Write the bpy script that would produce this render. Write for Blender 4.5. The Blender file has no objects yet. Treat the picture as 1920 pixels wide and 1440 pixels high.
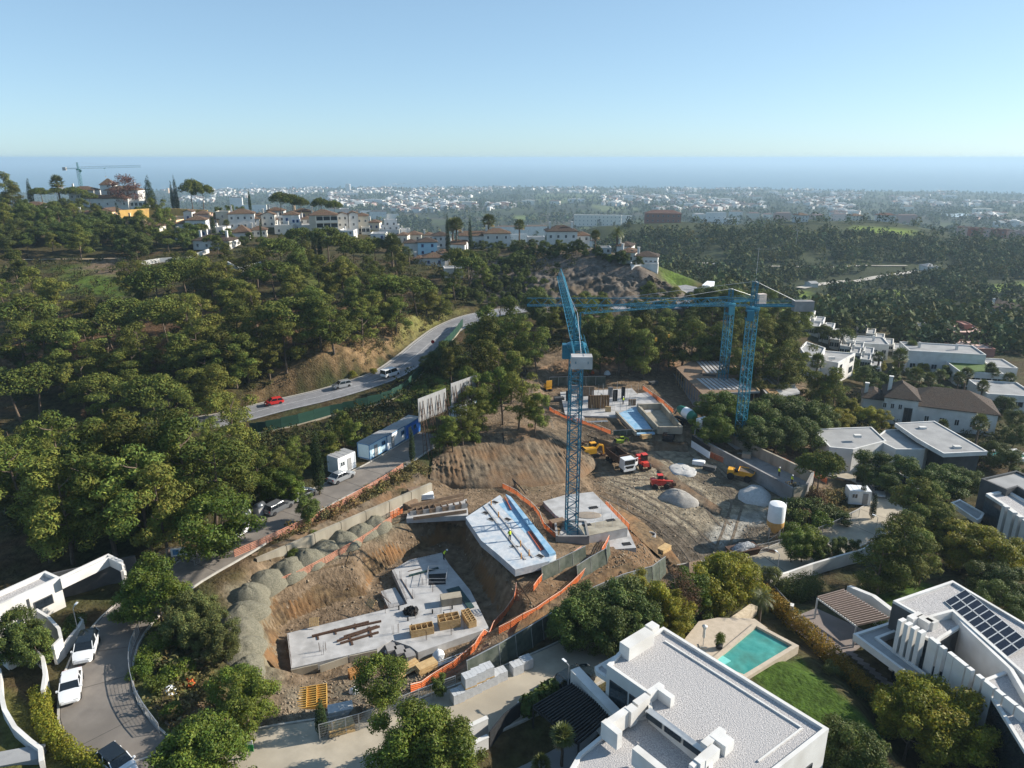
import bpy,bmesh,math,random
import numpy as np
from mathutils import Vector,Matrix
# ------------------------------------------------------------------ camera,sky,sun,exposure
SC = bpy.context.scene
COL = SC.collection
F = 1333.0                                   # focal length,pixels of a 1920 x 1440 frame
PITCH = math.atan(424.0 / F)                 # camera looks down by about 18 degrees
CZ = 50.0                                    # camera height above the datum,metres
cam_d = bpy.data.cameras.new("camera")
cam_d.sensor_width = 36.0
cam_d.lens = F / 1920.0 * 36.0
cam_d.clip_start = 0.5
cam_d.clip_end = 400000.0
cam = bpy.data.objects.new("camera",cam_d)
COL.objects.link(cam)
cam.location = (0,0,CZ)
cam.rotation_euler = (math.pi / 2 - PITCH,0,0)
SC.camera = cam
SUN_AZ = math.radians(13)                    # direction to the sun: from +X turned towards +Y
SUN_EL = math.radians(27)
world = bpy.data.worlds.new("World")
SC.world = world
world.use_nodes = True
wn = world.node_tree
bg = wn.nodes["Background"]
sky = wn.nodes.new("ShaderNodeTexSky")
sky.sky_type = 'NISHITA'
sky.sun_disc = False
sky.sun_elevation = SUN_EL
sky.sun_rotation = math.pi / 2 - SUN_AZ
sky.altitude = 200
sky.air_density = 0.7
sky.dust_density = 0.45
sky.ozone_density = 1.8
gam = wn.nodes.new("ShaderNodeGamma")                  # the photograph's flatter, paler, slightly cyan sky, everywhere alike
gam.inputs["Gamma"].default_value = 0.55
tnt = wn.nodes.new("ShaderNodeVectorMath")
tnt.operation = 'MULTIPLY'
tnt.inputs[1].default_value = (1.00,1.26,1.40)
wn.links.new(sky.outputs[0],gam.inputs["Color"])
wn.links.new(gam.outputs[0],tnt.inputs[0])
wn.links.new(tnt.outputs[0],bg.inputs[0])
bg.inputs[1].default_value = 0.14
sun_d = bpy.data.lights.new("sun",'SUN')
sun_d.energy = 4.9
sun_d.angle = math.radians(0.53)
sun_d.color = (1.0,0.92,0.80)
sun = bpy.data.objects.new("sun",sun_d)
COL.objects.link(sun)
sdir = Vector((math.cos(SUN_EL) * math.cos(SUN_AZ),math.cos(SUN_EL) * math.sin(SUN_AZ),math.sin(SUN_EL)))
sun.rotation_euler = sdir.to_track_quat('Z','Y').to_euler()
sun.location = (60,20,90)
VS = SC.view_settings
VS.view_transform = 'Standard'
VS.look = 'None'
VS.gamma = 1.0
VS.use_curve_mapping = False
VS.exposure = 0.85
SC.render.engine = 'CYCLES'
CY = SC.cycles
CY.use_denoising = True
CY.max_bounces = 5
CY.diffuse_bounces = 2
CY.glossy_bounces = 2
CY.transmission_bounces = 2
CY.transparent_max_bounces = 6
CY.volume_bounces = 1
CY.use_adaptive_sampling = True
CY.adaptive_threshold = 0.015
CY.sample_clamp_indirect = 6.0
CY.caustics_reflective = False
CY.caustics_refractive = False
# ------------------------------------------------------------------ helpers: points
CP_,SP_ = math.cos(PITCH),math.sin(PITCH)
def ray(px,py):
 u,v = (px - 960.0) / F,(py - 720.0) / F
 return np.array((u,CP_ - v * SP_,-SP_ - v * CP_))
def PZ(px,py,z):
 """where the line of sight of a picture point meets the level z"""
 r = ray(px,py)
 return Vector(tuple(r * ((z - CZ) / r[2]) + np.array((0,0,CZ))))
def PD(px,py,d):
 """the point of that line of sight at depth d"""
 return Vector(tuple(ray(px,py) * d + np.array((0,0,CZ))))
def rng(seed):
 return np.random.default_rng(seed)
# ------------------------------------------------------------------ helpers: objects
def tag(o,label=None,cat=None,group=None,kind=None):
 if label: o["label"] = label
 if cat: o["category"] = cat
 if group: o["group"] = group
 if kind: o["kind"] = kind
 return o
def link(name,data,parent=None,loc=None,rz=None):
 o = bpy.data.objects.new(name,data)
 COL.objects.link(o)
 if parent is not None: o.parent = parent
 if loc is not None: o.location = loc
 if rz is not None: o.rotation_euler = (0,0,rz)
 return o
def thing(name,label,cat,loc=(0,0,0),rz=0.0,group=None):
 o = link(name,None,None,loc,rz)
 o.empty_display_size = 0.3
 return tag(o,label,cat,group)
def copy_tree(o,parent=None):
 c = o.copy()
 COL.objects.link(c)
 c.parent = parent
 for ch in o.children:
  copy_tree(ch,c)
 return c
def np_mesh(name,verts,faces,mats=(),smooth=False,color=None):
 """verts (n,3); faces (m,3|4) array"""
 verts = np.ascontiguousarray(verts,dtype=np.float32)
 faces = np.ascontiguousarray(faces,dtype=np.int32)
 me = bpy.data.meshes.new(name)
 n,k = faces.shape
 me.vertices.add(len(verts)); me.vertices.foreach_set("co",verts.ravel())
 me.loops.add(n * k); me.loops.foreach_set("vertex_index",faces.ravel())
 me.polygons.add(n)
 me.polygons.foreach_set("loop_start",np.arange(0,n * k,k,dtype=np.int32))
 me.polygons.foreach_set("loop_total",np.full(n,k,dtype=np.int32))
 if smooth:
  me.polygons.foreach_set("use_smooth",np.ones(n,dtype=bool))
 me.update(calc_edges=True)
 if color is not None:
  a = me.color_attributes.new("tint",'FLOAT_COLOR','POINT')
  c = np.ones((len(verts),4),np.float32); c[:,:3] = color
  a.data.foreach_set("color",c.ravel())
 for m in mats: me.materials.append(m)
 return me
class MB:
 """collects boxes, prisms, tubes ... and links them as ONE mesh"""
 def __init__(s): s.v = []; s.f = []
 def add(s,vs,fs):
  b = len(s.v); s.v += [tuple(p) for p in vs]; s.f += [tuple(i + b for i in f) for f in fs]; return s
 def box(s,c,sz,rz=0.0,taper=1.0):
  cx,cy,cz = c; a,b,h = sz[0] / 2,sz[1] / 2,sz[2] / 2
  co,si = math.cos(rz),math.sin(rz); vs = []
  for z,t in ((-h,1.0),(h,taper)):
   for x,y in ((-a,-b),(a,-b),(a,b),(-a,b)):
    x *= t; y *= t
    vs.append((cx + x * co - y * si,cy + x * si + y * co,cz + z))
  return s.add(vs,[(3,2,1,0),(4,5,6,7),(0,1,5,4),(1,2,6,5),(2,3,7,6),(3,0,4,7)])
 def prism(s,poly,z0,z1,ccw=None):
  p = [(q[0],q[1]) for q in poly]
  ar = sum(p[i][0] * p[(i + 1) % len(p)][1] - p[(i + 1) % len(p)][0] * p[i][1] for i in range(len(p)))
  if ar < 0: p = p[::-1]
  n = len(p)
  z0f = z0 if callable(z0) else (lambda q: z0)
  z1f = z1 if callable(z1) else (lambda q: z1)
  vs = [(q[0],q[1],z0f(q)) for q in p] + [(q[0],q[1],z1f(q)) for q in p]
  fs = [tuple(range(n - 1,-1,-1)),tuple(range(n,2 * n))]
  fs += [(i,(i + 1) % n,n + (i + 1) % n,n + i) for i in range(n)]
  return s.add(vs,fs)
 def tube(s,a,b,r,n=6,r2=None,cap=True):
  a,b = Vector(a),Vector(b); r2 = r if r2 is None else r2
  d = (b - a)
  if d.length < 1e-6: return s
  q = d.to_track_quat('Z','Y'); vs = []
  for p,rr in ((a,r),(b,r2)):
   for i in range(n):
    t = 2 * math.pi * i / n
    vs.append(p + q @ Vector((rr * math.cos(t),rr * math.sin(t),0)))
  fs = [(i,(i + 1) % n,n + (i + 1) % n,n + i) for i in range(n)]
  if cap: fs += [tuple(range(n - 1,-1,-1)),tuple(range(n,2 * n))]
  return s.add(vs,fs)
 def path(s,pts,r,n=6):
  for i in range(len(pts) - 1): s.tube(pts[i],pts[i + 1],r,n)
  return s
 def bar(s,a,b,w,h=None):
  """square bar between two points"""
  a,b = Vector(a),Vector(b); h = w if h is None else h
  d = b - a
  if d.length < 1e-6: return s
  z = Vector((0,0,1)); x = d.normalized()
  y = z.cross(x)
  if y.length < 1e-3: y = Vector((0,1,0))
  y.normalize(); zz = x.cross(y)
  vs = []
  for p in (a,b):
   for q,t in ((-1,-1),(1,-1),(1,1),(-1,1)):
    vs.append(p + y * (w / 2 * q) + zz * (h / 2 * t))
  return s.add(vs,[(3,2,1,0),(4,5,6,7),(0,1,5,4),(1,2,6,5),(2,3,7,6),(3,0,4,7)])
 def lathe(s,prof,n=16,c=(0,0,0),axis='Z'):
  vs = []
  for r,z in prof:
   for i in range(n):
    t = 2 * math.pi * i / n
    x,y = r * math.cos(t),r * math.sin(t)
    p = {'Z': (x,y,z),'X': (z,x,y),'Y': (x,z,y)}[axis]
    vs.append((c[0] + p[0],c[1] + p[1],c[2] + p[2]))
  fs = []
  for j in range(len(prof) - 1):
   for i in range(n):
    fs.append((j * n + i,j * n + (i + 1) % n,(j + 1) * n + (i + 1) % n,(j + 1) * n + i))
  fs.append(tuple(range(n - 1,-1,-1))); fs.append(tuple(range((len(prof) - 1) * n,len(prof) * n)))
  return s.add(vs,fs)
 def quad(s,a,b,c,d): return s.add((a,b,c,d),[(0,1,2,3)])
 def loft(s,rings,closed=True,cap=True):
  n = len(rings[0]); vs = [p for r in rings for p in r]; fs = []
  for j in range(len(rings) - 1):
   for i in range(n if closed else n - 1):
    fs.append((j * n + i,j * n + (i + 1) % n,(j + 1) * n + (i + 1) % n,(j + 1) * n + i))
  if cap: fs += [tuple(range(n - 1,-1,-1)),tuple(range((len(rings) - 1) * n,len(rings) * n))]
  return s.add(vs,fs)
 def mesh(s,name,mat,smooth=False):
  me = bpy.data.meshes.new(name)
  me.from_pydata(s.v,[],s.f)
  if smooth is True:
   me.polygons.foreach_set("use_smooth",np.ones(len(s.f),dtype=bool))
  elif smooth:
   me.polygons.foreach_set("use_smooth",np.ones(len(s.f),dtype=bool))
   me.set_sharp_from_angle(angle=math.radians(smooth))
  if mat is not None: me.materials.append(mat)
  return me
 def fix(s,me):
  bm = bmesh.new(); bm.from_mesh(me); bmesh.ops.recalc_face_normals(bm,faces=bm.faces); bm.to_mesh(me); bm.free()
 def obj(s,name,mat,parent=None,loc=None,rz=None,smooth=False,fix=False):
  me = s.mesh(name,mat,smooth)
  if fix: s.fix(me)
  return link(name,me,parent,loc,rz)
# ------------------------------------------------------------------ helpers: materials
MATS = {}
def mat(name,c,c2=None,rough=0.8,scale=3.0,bump=0.0,bscale=None,metal=0.0,spec=0.3,rnd=0.0,detail=4,lo=0.35,hi=0.65,
  tint=False,trans=0.0,coords='Object',bd=None,streak=None,c3=None,scale3=0.4):
 """procedural: two colours mixed by noise, optional bump, per-object variation and vertex tint"""
 if name in MATS: return MATS[name]
 m = bpy.data.materials.new(name); m.use_nodes = True
 nt = m.node_tree; N,L = nt.nodes,nt.links
 b = N["Principled BSDF"]
 b.inputs["Roughness"].default_value = rough
 b.inputs["Metallic"].default_value = metal
 b.inputs["Specular IOR Level"].default_value = spec
 if coords == 'World':
  g = N.new("ShaderNodeNewGeometry"); co = g.outputs["Position"]
 else:
  tc = N.new("ShaderNodeTexCoord"); co = tc.outputs[coords]
 if streak:
  mp = N.new("ShaderNodeMapping"); mp.inputs["Scale"].default_value = streak; L.new(co,mp.inputs[0]); co = mp.outputs[0]
 cur = None
 if c2 is not None:
  nz = N.new("ShaderNodeTexNoise"); nz.inputs["Scale"].default_value = scale; nz.inputs["Detail"].default_value = detail
  nz.inputs["Roughness"].default_value = 0.6
  L.new(co,nz.inputs["Vector"])
  rp = N.new("ShaderNodeValToRGB")
  rp.color_ramp.elements[0].position = lo; rp.color_ramp.elements[1].position = hi
  rp.color_ramp.elements[0].color = (*c,1); rp.color_ramp.elements[1].color = (*c2,1)
  L.new(nz.outputs[0],rp.inputs[0]); cur = rp.outputs[0]
  if c3 is not None:
   n3 = N.new("ShaderNodeTexNoise"); n3.inputs["Scale"].default_value = scale3; n3.inputs["Detail"].default_value = 3
   L.new(co,n3.inputs["Vector"])
   r3 = N.new("ShaderNodeValToRGB"); r3.color_ramp.elements[0].position = 0.45; r3.color_ramp.elements[1].position = 0.7
   L.new(n3.outputs[0],r3.inputs[0])
   mx3 = N.new("ShaderNodeMix"); mx3.data_type = 'RGBA'; L.new(r3.outputs[0],mx3.inputs[0])
   L.new(cur,mx3.inputs[6]); mx3.inputs[7].default_value = (*c3,1); cur = mx3.outputs[2]
 if tint:
  at = N.new("ShaderNodeVertexColor"); at.layer_name = "tint"
  if cur is None: cur = at.outputs[0]
  else:
   mx = N.new("ShaderNodeMix"); mx.data_type = 'RGBA'; mx.blend_type = 'MULTIPLY'; mx.inputs[0].default_value = 1.0
   L.new(cur,mx.inputs[6]); L.new(at.outputs[0],mx.inputs[7]); cur = mx.outputs[2]
 if rnd:
  oi = N.new("ShaderNodeObjectInfo"); hs = N.new("ShaderNodeHueSaturation")
  mr = N.new("ShaderNodeMapRange"); mr.inputs[3].default_value = 1 - rnd; mr.inputs[4].default_value = 1 + rnd
  L.new(oi.outputs["Random"],mr.inputs[0]); L.new(mr.outputs[0],hs.inputs["Value"])
  mh = N.new("ShaderNodeMapRange"); mh.inputs[3].default_value = 0.5 - rnd * 0.06; mh.inputs[4].default_value = 0.5 + rnd * 0.06
  ml = N.new("ShaderNodeMath"); ml.operation = 'MULTIPLY'; ml.inputs[1].default_value = 7.13
  fr = N.new("ShaderNodeMath"); fr.operation = 'FRACT'
  L.new(oi.outputs["Random"],ml.inputs[0]); L.new(ml.outputs[0],fr.inputs[0]); L.new(fr.outputs[0],mh.inputs[0])
  L.new(mh.outputs[0],hs.inputs["Hue"])
  if cur is None: hs.inputs["Color"].default_value = (*c,1)
  else: L.new(cur,hs.inputs["Color"])
  cur = hs.outputs[0]
 if cur is None: b.inputs["Base Color"].default_value = (*c,1)
 else: L.new(cur,b.inputs["Base Color"])
 if bump:
  nb = N.new("ShaderNodeTexNoise"); nb.inputs["Scale"].default_value = bscale or scale * 3; nb.inputs["Detail"].default_value = 5 if bd is None else 10
  L.new(co,nb.inputs["Vector"])
  bp = N.new("ShaderNodeBump"); bp.inputs["Strength"].default_value = min(1.0,bump); bp.inputs["Distance"].default_value = bd or max(0.02,bump * 0.1)
  L.new(nb.outputs[0],bp.inputs["Height"]); L.new(bp.outputs[0],b.inputs["Normal"])
 if trans:
  tr = N.new("ShaderNodeBsdfTranslucent"); ms = N.new("ShaderNodeMixShader"); ms.inputs[0].default_value = trans
  if cur is None: tr.inputs[0].default_value = (*c,1)
  else: L.new(cur,tr.inputs[0])
  L.new(b.outputs[0],ms.inputs[1]); L.new(tr.outputs[0],ms.inputs[2]); L.new(ms.outputs[0],N["Material Output"].inputs[0])
 MATS[name] = m
 return m
# ------------------------------------------------------------------ terrain heights
# (picture x,picture y,metres below the camera) of points read off the photograph
GROUND = [
 (0,1440,47.5),(100,1440,48),(300,1430,48),(150,1300,48),(200,1180,48),(40,1150,47.5),(0,1000,47.5),(100,1020,47.5),(350,1080,48),(480,1020,48),
 (620,930,48),(740,870,48),(790,835,48),(100,900,49.5),(300,900,50),(450,870,50),(600,830,50),(700,790,49.5),(850,790,48.2),
 (0,855,55),(200,815,54),(400,790,53),(518,755,52),(630,735,51),(725,695,49.5),(800,640,47.5),(840,612,46.5),(890,592,45.5),(1000,578,44.5),
 (1290,572,44),(1310,556,43.5),
 (600,690,46),(650,660,44),(780,600,42.5),(300,700,47),(100,720,50),(40,660,47),(420,700,47),
 (100,560,41),(300,560,40),(500,560,40),(700,560,41),(100,490,36),(200,490,36),(400,490,36),(600,490,36),(760,500,38),(850,500,39.5),
 (200,420,28),(50,430,27),(215,388,26),(0,400,23),(330,402,29),(390,402,29.5),(340,455,33),(450,440,31),(620,432,32),(700,425,33),(440,398,27),(560,410,28),
 (800,500,38.5),(870,465,38),(930,460,38),(1000,455,37.5),(1065,468,35),(1110,466,34.5),
 (980,475,35.5),(1050,475,33.5),(1130,478,33),(1200,505,35),(1250,535,38),
 (960,570,45),(1100,573,45.5),(1200,572,45),(1270,567,44.5),(1185,490,40),(1215,500,43),(1260,500,62),(1350,560,62),
 (900,700,49),(900,640,47.5),(1000,690,50),(1160,665,49),(1300,640,48.5),(1430,650,51.5),(1000,620,46),(1250,600,45.5),(1420,600,49),
 (1080,720,51),(1150,780,51.5),(1240,760,51.5),(1330,740,52),(1440,720,53.5),
 (1110,860,53.5),(1200,880,53.5),(1250,930,54),(1150,920,53),(1390,900,54),(1300,1000,55.5),(1400,1040,56),(1450,1020,55.5),
 (840,846,47.8),(900,816,47.2),(960,802,47),(1000,800,47.6),(1045,822,49.5),(850,913,51.2),(900,916,51.4),(950,916,51.6),(1000,913,52),(1060,906,52.6),
 (1350,1075,55.5),(1450,1060,55.5),(1560,1015,55.5),(1650,975,56),(1690,960,56),(1655,915,56.5),(1620,900,56.5),
 (1500,1110,54),(1600,1100,54),(1700,1110,53),(1850,1150,52.5),(1540,1180,52.5),(1660,1240,51.5),(1760,1300,51),(1900,1400,50.5),
 (1400,1230,49.5),(1330,1200,50),(1250,1130,52),(1500,1300,49.5),(1650,1400,49),(1250,1440,48.5),(1040,1290,48),(1120,1220,49),(900,1330,48),(720,1390,48),(600,1410,48),
 (600,1320,51.5),(720,1300,51.5),(800,1270,51.5),(860,1250,51),(560,1360,50),(480,1330,50),(430,1280,49),(400,1180,48.5),(430,1080,48.5),
 (500,1080,50.2),(600,1030,50.3),(700,975,50.3),(760,950,50.2),
 (970,1120,51.5),(1010,1060,51),(1100,1060,52),(1180,1060,53),(1240,1040,54),(1000,1170,51),(1100,1120,53),(1200,1090,54),(880,1260,50),
 (950,990,50.5),(880,940,50.5),(1100,960,51.5),(1075,1000,52),
 (1600,880,57),(1530,860,56),(1480,800,56),(1600,840,57.5),(1750,850,58),(1900,880,57.5),(1900,960,56.5),(1800,960,56.5),(1850,1050,54.5),
 (1700,805,59),(1560,720,57.5),(1500,650,57),(1650,720,59),(1850,720,61),(1900,660,64),(1700,660,62),(1560,620,60),(1480,590,60),(1900,610,68),
 (1470,575,75),(1680,556,80),(1860,535,82),(1740,592,74),(1600,525,83),(1750,503,81),(1330,520,74),(1400,540,77),(1550,560,79),(1900,565,80),
 (1350,480,72),(1500,470,72),(1700,470,75),(1900,490,81),(1250,440,64),(1400,430,64),(1600,430,65),(1800,440,73),(1120,425,62),(1250,414,60.5),
 (1500,411,60),(1650,409,61),(1900,440,77),
]
SPOT = [(-150,480,5),(-100,600,-35),(0,600,-45),(-300,600,-10),(-320,450,22),(100,480,-45),(100,900,-75),(300,900,-65),(560,900,-65),(-200,900,-75),
  (-600,900,-60),(900,850,-60),(-400,300,18),(-260,200,6),(-200,100,0),(-150,40,2),(0,20,2),(60,20,1.5),(150,40,0),(220,150,-10),(300,250,-20),
  (500,400,-34),(700,600,-40),(30,420,-30),(60,360,-25)]
def _ctl():
 a = []
 for x,y,D in GROUND:
  p = PZ(x,y,CZ - D); a.append((p.x,p.y,p.z))
 return np.array(a + SPOT,dtype=np.float64)
CTL = _ctl()
def _solve(c):
 n = len(c); d = np.hypot(c[:,None,0] - c[None,:,0],c[:,None,1] - c[None,:,1])
 A = np.zeros((n + 3,n + 3)); A[:n,:n] = -d - np.eye(n) * 1.2
 A[:n,n] = 1; A[:n,n + 1] = c[:,0]; A[:n,n + 2] = c[:,1]; A[n:,:n] = A[:n,n:].T
 # keep the matrix conditionally well posed with the linear kernel
 return np.linalg.solve(A,np.concatenate([c[:,2],np.zeros(3)]))
RW = _solve(CTL)
def rbf(x,y):
 x = np.asarray(x,float); y = np.asarray(y,float); sh = x.shape
 x = x.ravel(); y = y.ravel(); out = np.empty(len(x)); n = len(CTL)
 for i in range(0,len(x),20000):
  a,b = x[i:i + 20000],y[i:i + 20000]
  out[i:i + 20000] = -np.hypot(a[:,None] - CTL[None,:,0],b[:,None] - CTL[None,:,1]) @ RW[:n] + RW[n] + RW[n + 1] * a + RW[n + 2] * b
 return out.reshape(sh)
_g = rng(7)
_NP = [(_g.uniform(0,6.28),_g.uniform(0,6.28),_g.uniform(0,math.pi)) for _ in range(40)]
def wav(x,y,wl,k=0,n=5):
 """cheap smooth noise about -1..1: a few crossed waves"""
 s = 0.0
 for i in range(n):
  a,b,t = _NP[(k * 7 + i) % 40]; f = 6.283 / wl * (0.7 + 0.25 * i)
  s = s + np.sin((x * math.cos(t) + y * math.sin(t)) * f + a + 1.3 * np.sin((x * math.sin(t) - y * math.cos(t)) * f * 0.6 + b))
 return s / n
def sst(a,b,x):
 t = np.clip((x - a) / (b - a),0,1); return t * t * (3 - 2 * t)
SEA_Z = -146.0
def plain(x,y):
 r = np.hypot(x,y)
 z = -78 - 66.0 * sst(800,5200,r) ** 0.8 + 5 * wav(x,y,900,2) * (1 - sst(3900,5100,r)) + 1.0
 z = z - 14 * sst(5000,5400,r + 140 * wav(x,y,1500,3))
 return z
def base(x,y):
 x = np.asarray(x,float); y = np.asarray(y,float)
 r = np.hypot(x,y); t = sst(830,1250,r)
 xx = np.where(r > 1000,x * 1000 / np.maximum(r,1),x); yy = np.where(r > 1000,y * 1000 / np.maximum(r,1),y)
 return rbf(xx,yy) * (1 - t) + plain(x,y) * t
# --- signed distance helpers
def seg_dist(x,y,P):
 """distance to a polyline, and the interpolated third value of its nearest point"""
 best = np.full(np.shape(x),1e9); val = np.zeros(np.shape(x))
 for i in range(len(P) - 1):
  ax,ay,az = P[i]; bx,by,bz = P[i + 1]
  dx,dy = bx - ax,by - ay; L2 = dx * dx + dy * dy + 1e-9
  t = np.clip(((x - ax) * dx + (y - ay) * dy) / L2,0,1)
  d = np.hypot(x - ax - t * dx,y - ay - t * dy); m = d < best
  best = np.where(m,d,best); val = np.where(m,az + t * (bz - az),val)
 return best,val
def inside(x,y,P):
 c = np.zeros(np.shape(x),bool); n = len(P); j = n - 1
 for i in range(n):
  xi,yi,xj,yj = P[i][0],P[i][1],P[j][0],P[j][1]
  c ^= ((yi > y) != (yj > y)) & (x < (xj - xi) * (y - yi) / (yj - yi + 1e-12) + xi)
  j = i
 return c
def sdist(x,y,P):
 """negative inside"""
 Q = [(p[0],p[1],0) for p in P] + [(P[0][0],P[0][1],0)]
 d,_ = seg_dist(x,y,Q)
 return np.where(inside(x,y,P),-d,d)
def spline(pts,step=2.0):
 """Catmull-Rom through points of any dimension"""
 p = [np.array(q,float) for q in pts]; p = [2 * p[0] - p[1]] + p + [2 * p[-1] - p[-2]]; out = []
 for i in range(1,len(p) - 2):
  n = max(2,int(np.linalg.norm(p[i + 1][:2] - p[i][:2]) / step))
  for k in range(n):
   t = k / n
   out.append(0.5 * (2 * p[i] + (p[i + 1] - p[i - 1]) * t + (2 * p[i - 1] - 5 * p[i] + 4 * p[i + 1] - p[i + 2]) * t * t
                              + (3 * p[i] - p[i - 1] - 3 * p[i + 1] + p[i + 2]) * t ** 3))
 out.append(p[-2]); return out
def pzl(L): return [tuple(PZ(x,y,CZ - D)) for x,y,D in L]
# --- roads: centre lines with their own height profile
MAIN = spline(pzl([(-160,885,56.5),(0,858,55.2),(200,815,54),(400,790,53),(518,762,52.2),(630,735,51),(725,703,49.7),(775,670,48.5),(810,640,47.5),
                   (850,612,46.5),(905,592,45.5),(1000,578,44.6),(1120,574,44.3),(1220,576,44.2),(1290,570,44),(1316,556,43.6),(1306,545,43.2),(1270,536,43)]))
LOWER = spline(pzl([(345,1500,48.1),(225,1400,48),(182,1320,48),(187,1250,48),(215,1190,48),(270,1132,48),(345,1078,48),(440,1025,48),(520,975,48),(610,928,48),
     (700,885,48),(760,850,48),(815,815,48.2)]))
FRONT = spline(pzl([(180,1520,48.1),(330,1462,48.1),(480,1425,48.1),(620,1402,48.1),(740,1382,48.1),(860,1340,48.1),(980,1290,48.2),(1080,1243,48.6),(1150,1205,49.2),(1190,1180,50)]))
RIGHT = spline(pzl([(1290,1085,55.7),(1370,1072,55.6),(1450,1056,55.5),(1540,1020,55.5),(1610,990,55.7),(1660,962,56),(1672,940,56.2),(1655,915,56.5),(1618,893,56.7),(1560,880,57)]))
ROADS = [(MAIN,4.4),(LOWER,3.0),(FRONT,3.6),(RIGHT,3.4)]
SITE_Z = {}
# --- level pads and pits: (outline in picture points,level,slope width)
def poly(L,z): return [tuple(PZ(x,y,z))[:2] for x,y in L]
PIT_Z = -3.95
PIT = poly([(515,1200),(530,1165),(600,1135),(690,1110),(700,1075),(760,1040),(830,1012),(862,1020),(905,1100),(955,1175),(905,1205),(850,1245),(790,1262),(640,1290),(525,1285)],PIT_Z - 0.3)
PADS = [   # outline,height,blend width
 (poly([(1290,1175),(1560,1290),(1700,1500),(900,1500),(1000,1330),(1080,1268),(1130,1215)],1.0),1.0,3.0),
 (poly([(1500,1140),(1640,1170),(1700,1120),(1960,1180),(2000,1500),(1720,1460),(1620,1300),(1480,1180)],-2.2),-2.2,3.5),
 (poly([(0,1165),(110,1130),(235,1070),(240,1050),(100,1050),(-60,1100),(-60,1190)],2.0),2.0,2.0),
]
TER1 = poly([(1000,795),(1040,700),(1150,690),(1270,690),(1312,800),(1285,833),(1150,830),(1060,800)],-1.7)
TER2 = poly([(1230,720),(1270,680),(1420,665),(1500,730),(1420,790),(1330,800)],-2.2)
LOWB = poly([(1080,860),(1140,852),(1300,842),(1520,920),(1560,930),(1480,1000),(1440,1060),(1330,1072),(1250,1045),(1190,985),(1120,925)],-4.5)
def height(x,y):
 x = np.asarray(x,float); y = np.asarray(y,float)
 z = base(x,y)
 r = np.hypot(x,y)
 near = r < 420
 z = z + np.where(near,0.22 * wav(x,y,9,1) + 0.10 * wav(x,y,3.5,4),0) + np.where(r > 420,1.0 * wav(x,y,60,5),0) * (r < 1200)
 m = (np.abs(x) < 140) & (y < 260)
 if not np.any(m): return z
 X,Y,Z = x[m],y[m],z[m]
 for P,h,w in PADS:
  d = sdist(X,Y,P); t = 1 - sst(0,w,d); Z = Z * (1 - t) + h * t
 for P,h,w in ((TER1,-1.7,2.5),(TER2,-2.3,3.0)):
  d = sdist(X,Y,P); t = 1 - sst(0,w,d); Z = Z * (1 - t) + (h + 0.10 * wav(X,Y,4,6)) * t
 d = sdist(X,Y,LOWB); t = 1 - sst(0,2.5,d); tilt = -4.0 - 1.5 * sst(140,88,Y) + 0.25 * wav(X,Y,11,8) + 0.12 * wav(X,Y,3,9)
 Z = Z * (1 - t) + tilt * t
 d = sdist(X,Y,PIT); t = 1 - sst(-0.3,2.2,d); Z = Z * (1 - t) + (PIT_Z - 0.6 + 0.12 * wav(X,Y,3,3)) * t
 for P,w in ROADS:
  d,v = seg_dist(X,Y,P); t = 1 - sst(w + 0.5,w + 4.0,d); Z = Z * (1 - t) + (v - 0.10) * t
 z = z.copy(); z[m] = Z
 return z
def hz(x,y): return float(height(np.array([x]),np.array([y]))[0])
_DD = np.concatenate([np.arange(36,330,1.0),np.arange(330,1500,6.0),np.arange(1500,6500,40.0)])
def G(px,py):
 """the ground point seen at a picture point"""
 r = ray(px,py); P = r[None,:] * _DD[:,None]; P[:,2] += CZ
 h = height(P[:,0],P[:,1]); k = np.nonzero(P[:,2] <= h)[0]
 i = k[0] if len(k) else len(_DD) - 1
 if i == 0: p = P[0]
 else:
  a,b = P[i - 1,2] - h[i - 1],P[i,2] - h[i]; t = a / (a - b + 1e-9); p = P[i - 1] + (P[i] - P[i - 1]) * min(max(t,0),1)
 return Vector((p[0],p[1],hz(p[0],p[1])))
def gpoly(L): return [tuple(G(x,y))[:2] for x,y in L]
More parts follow.
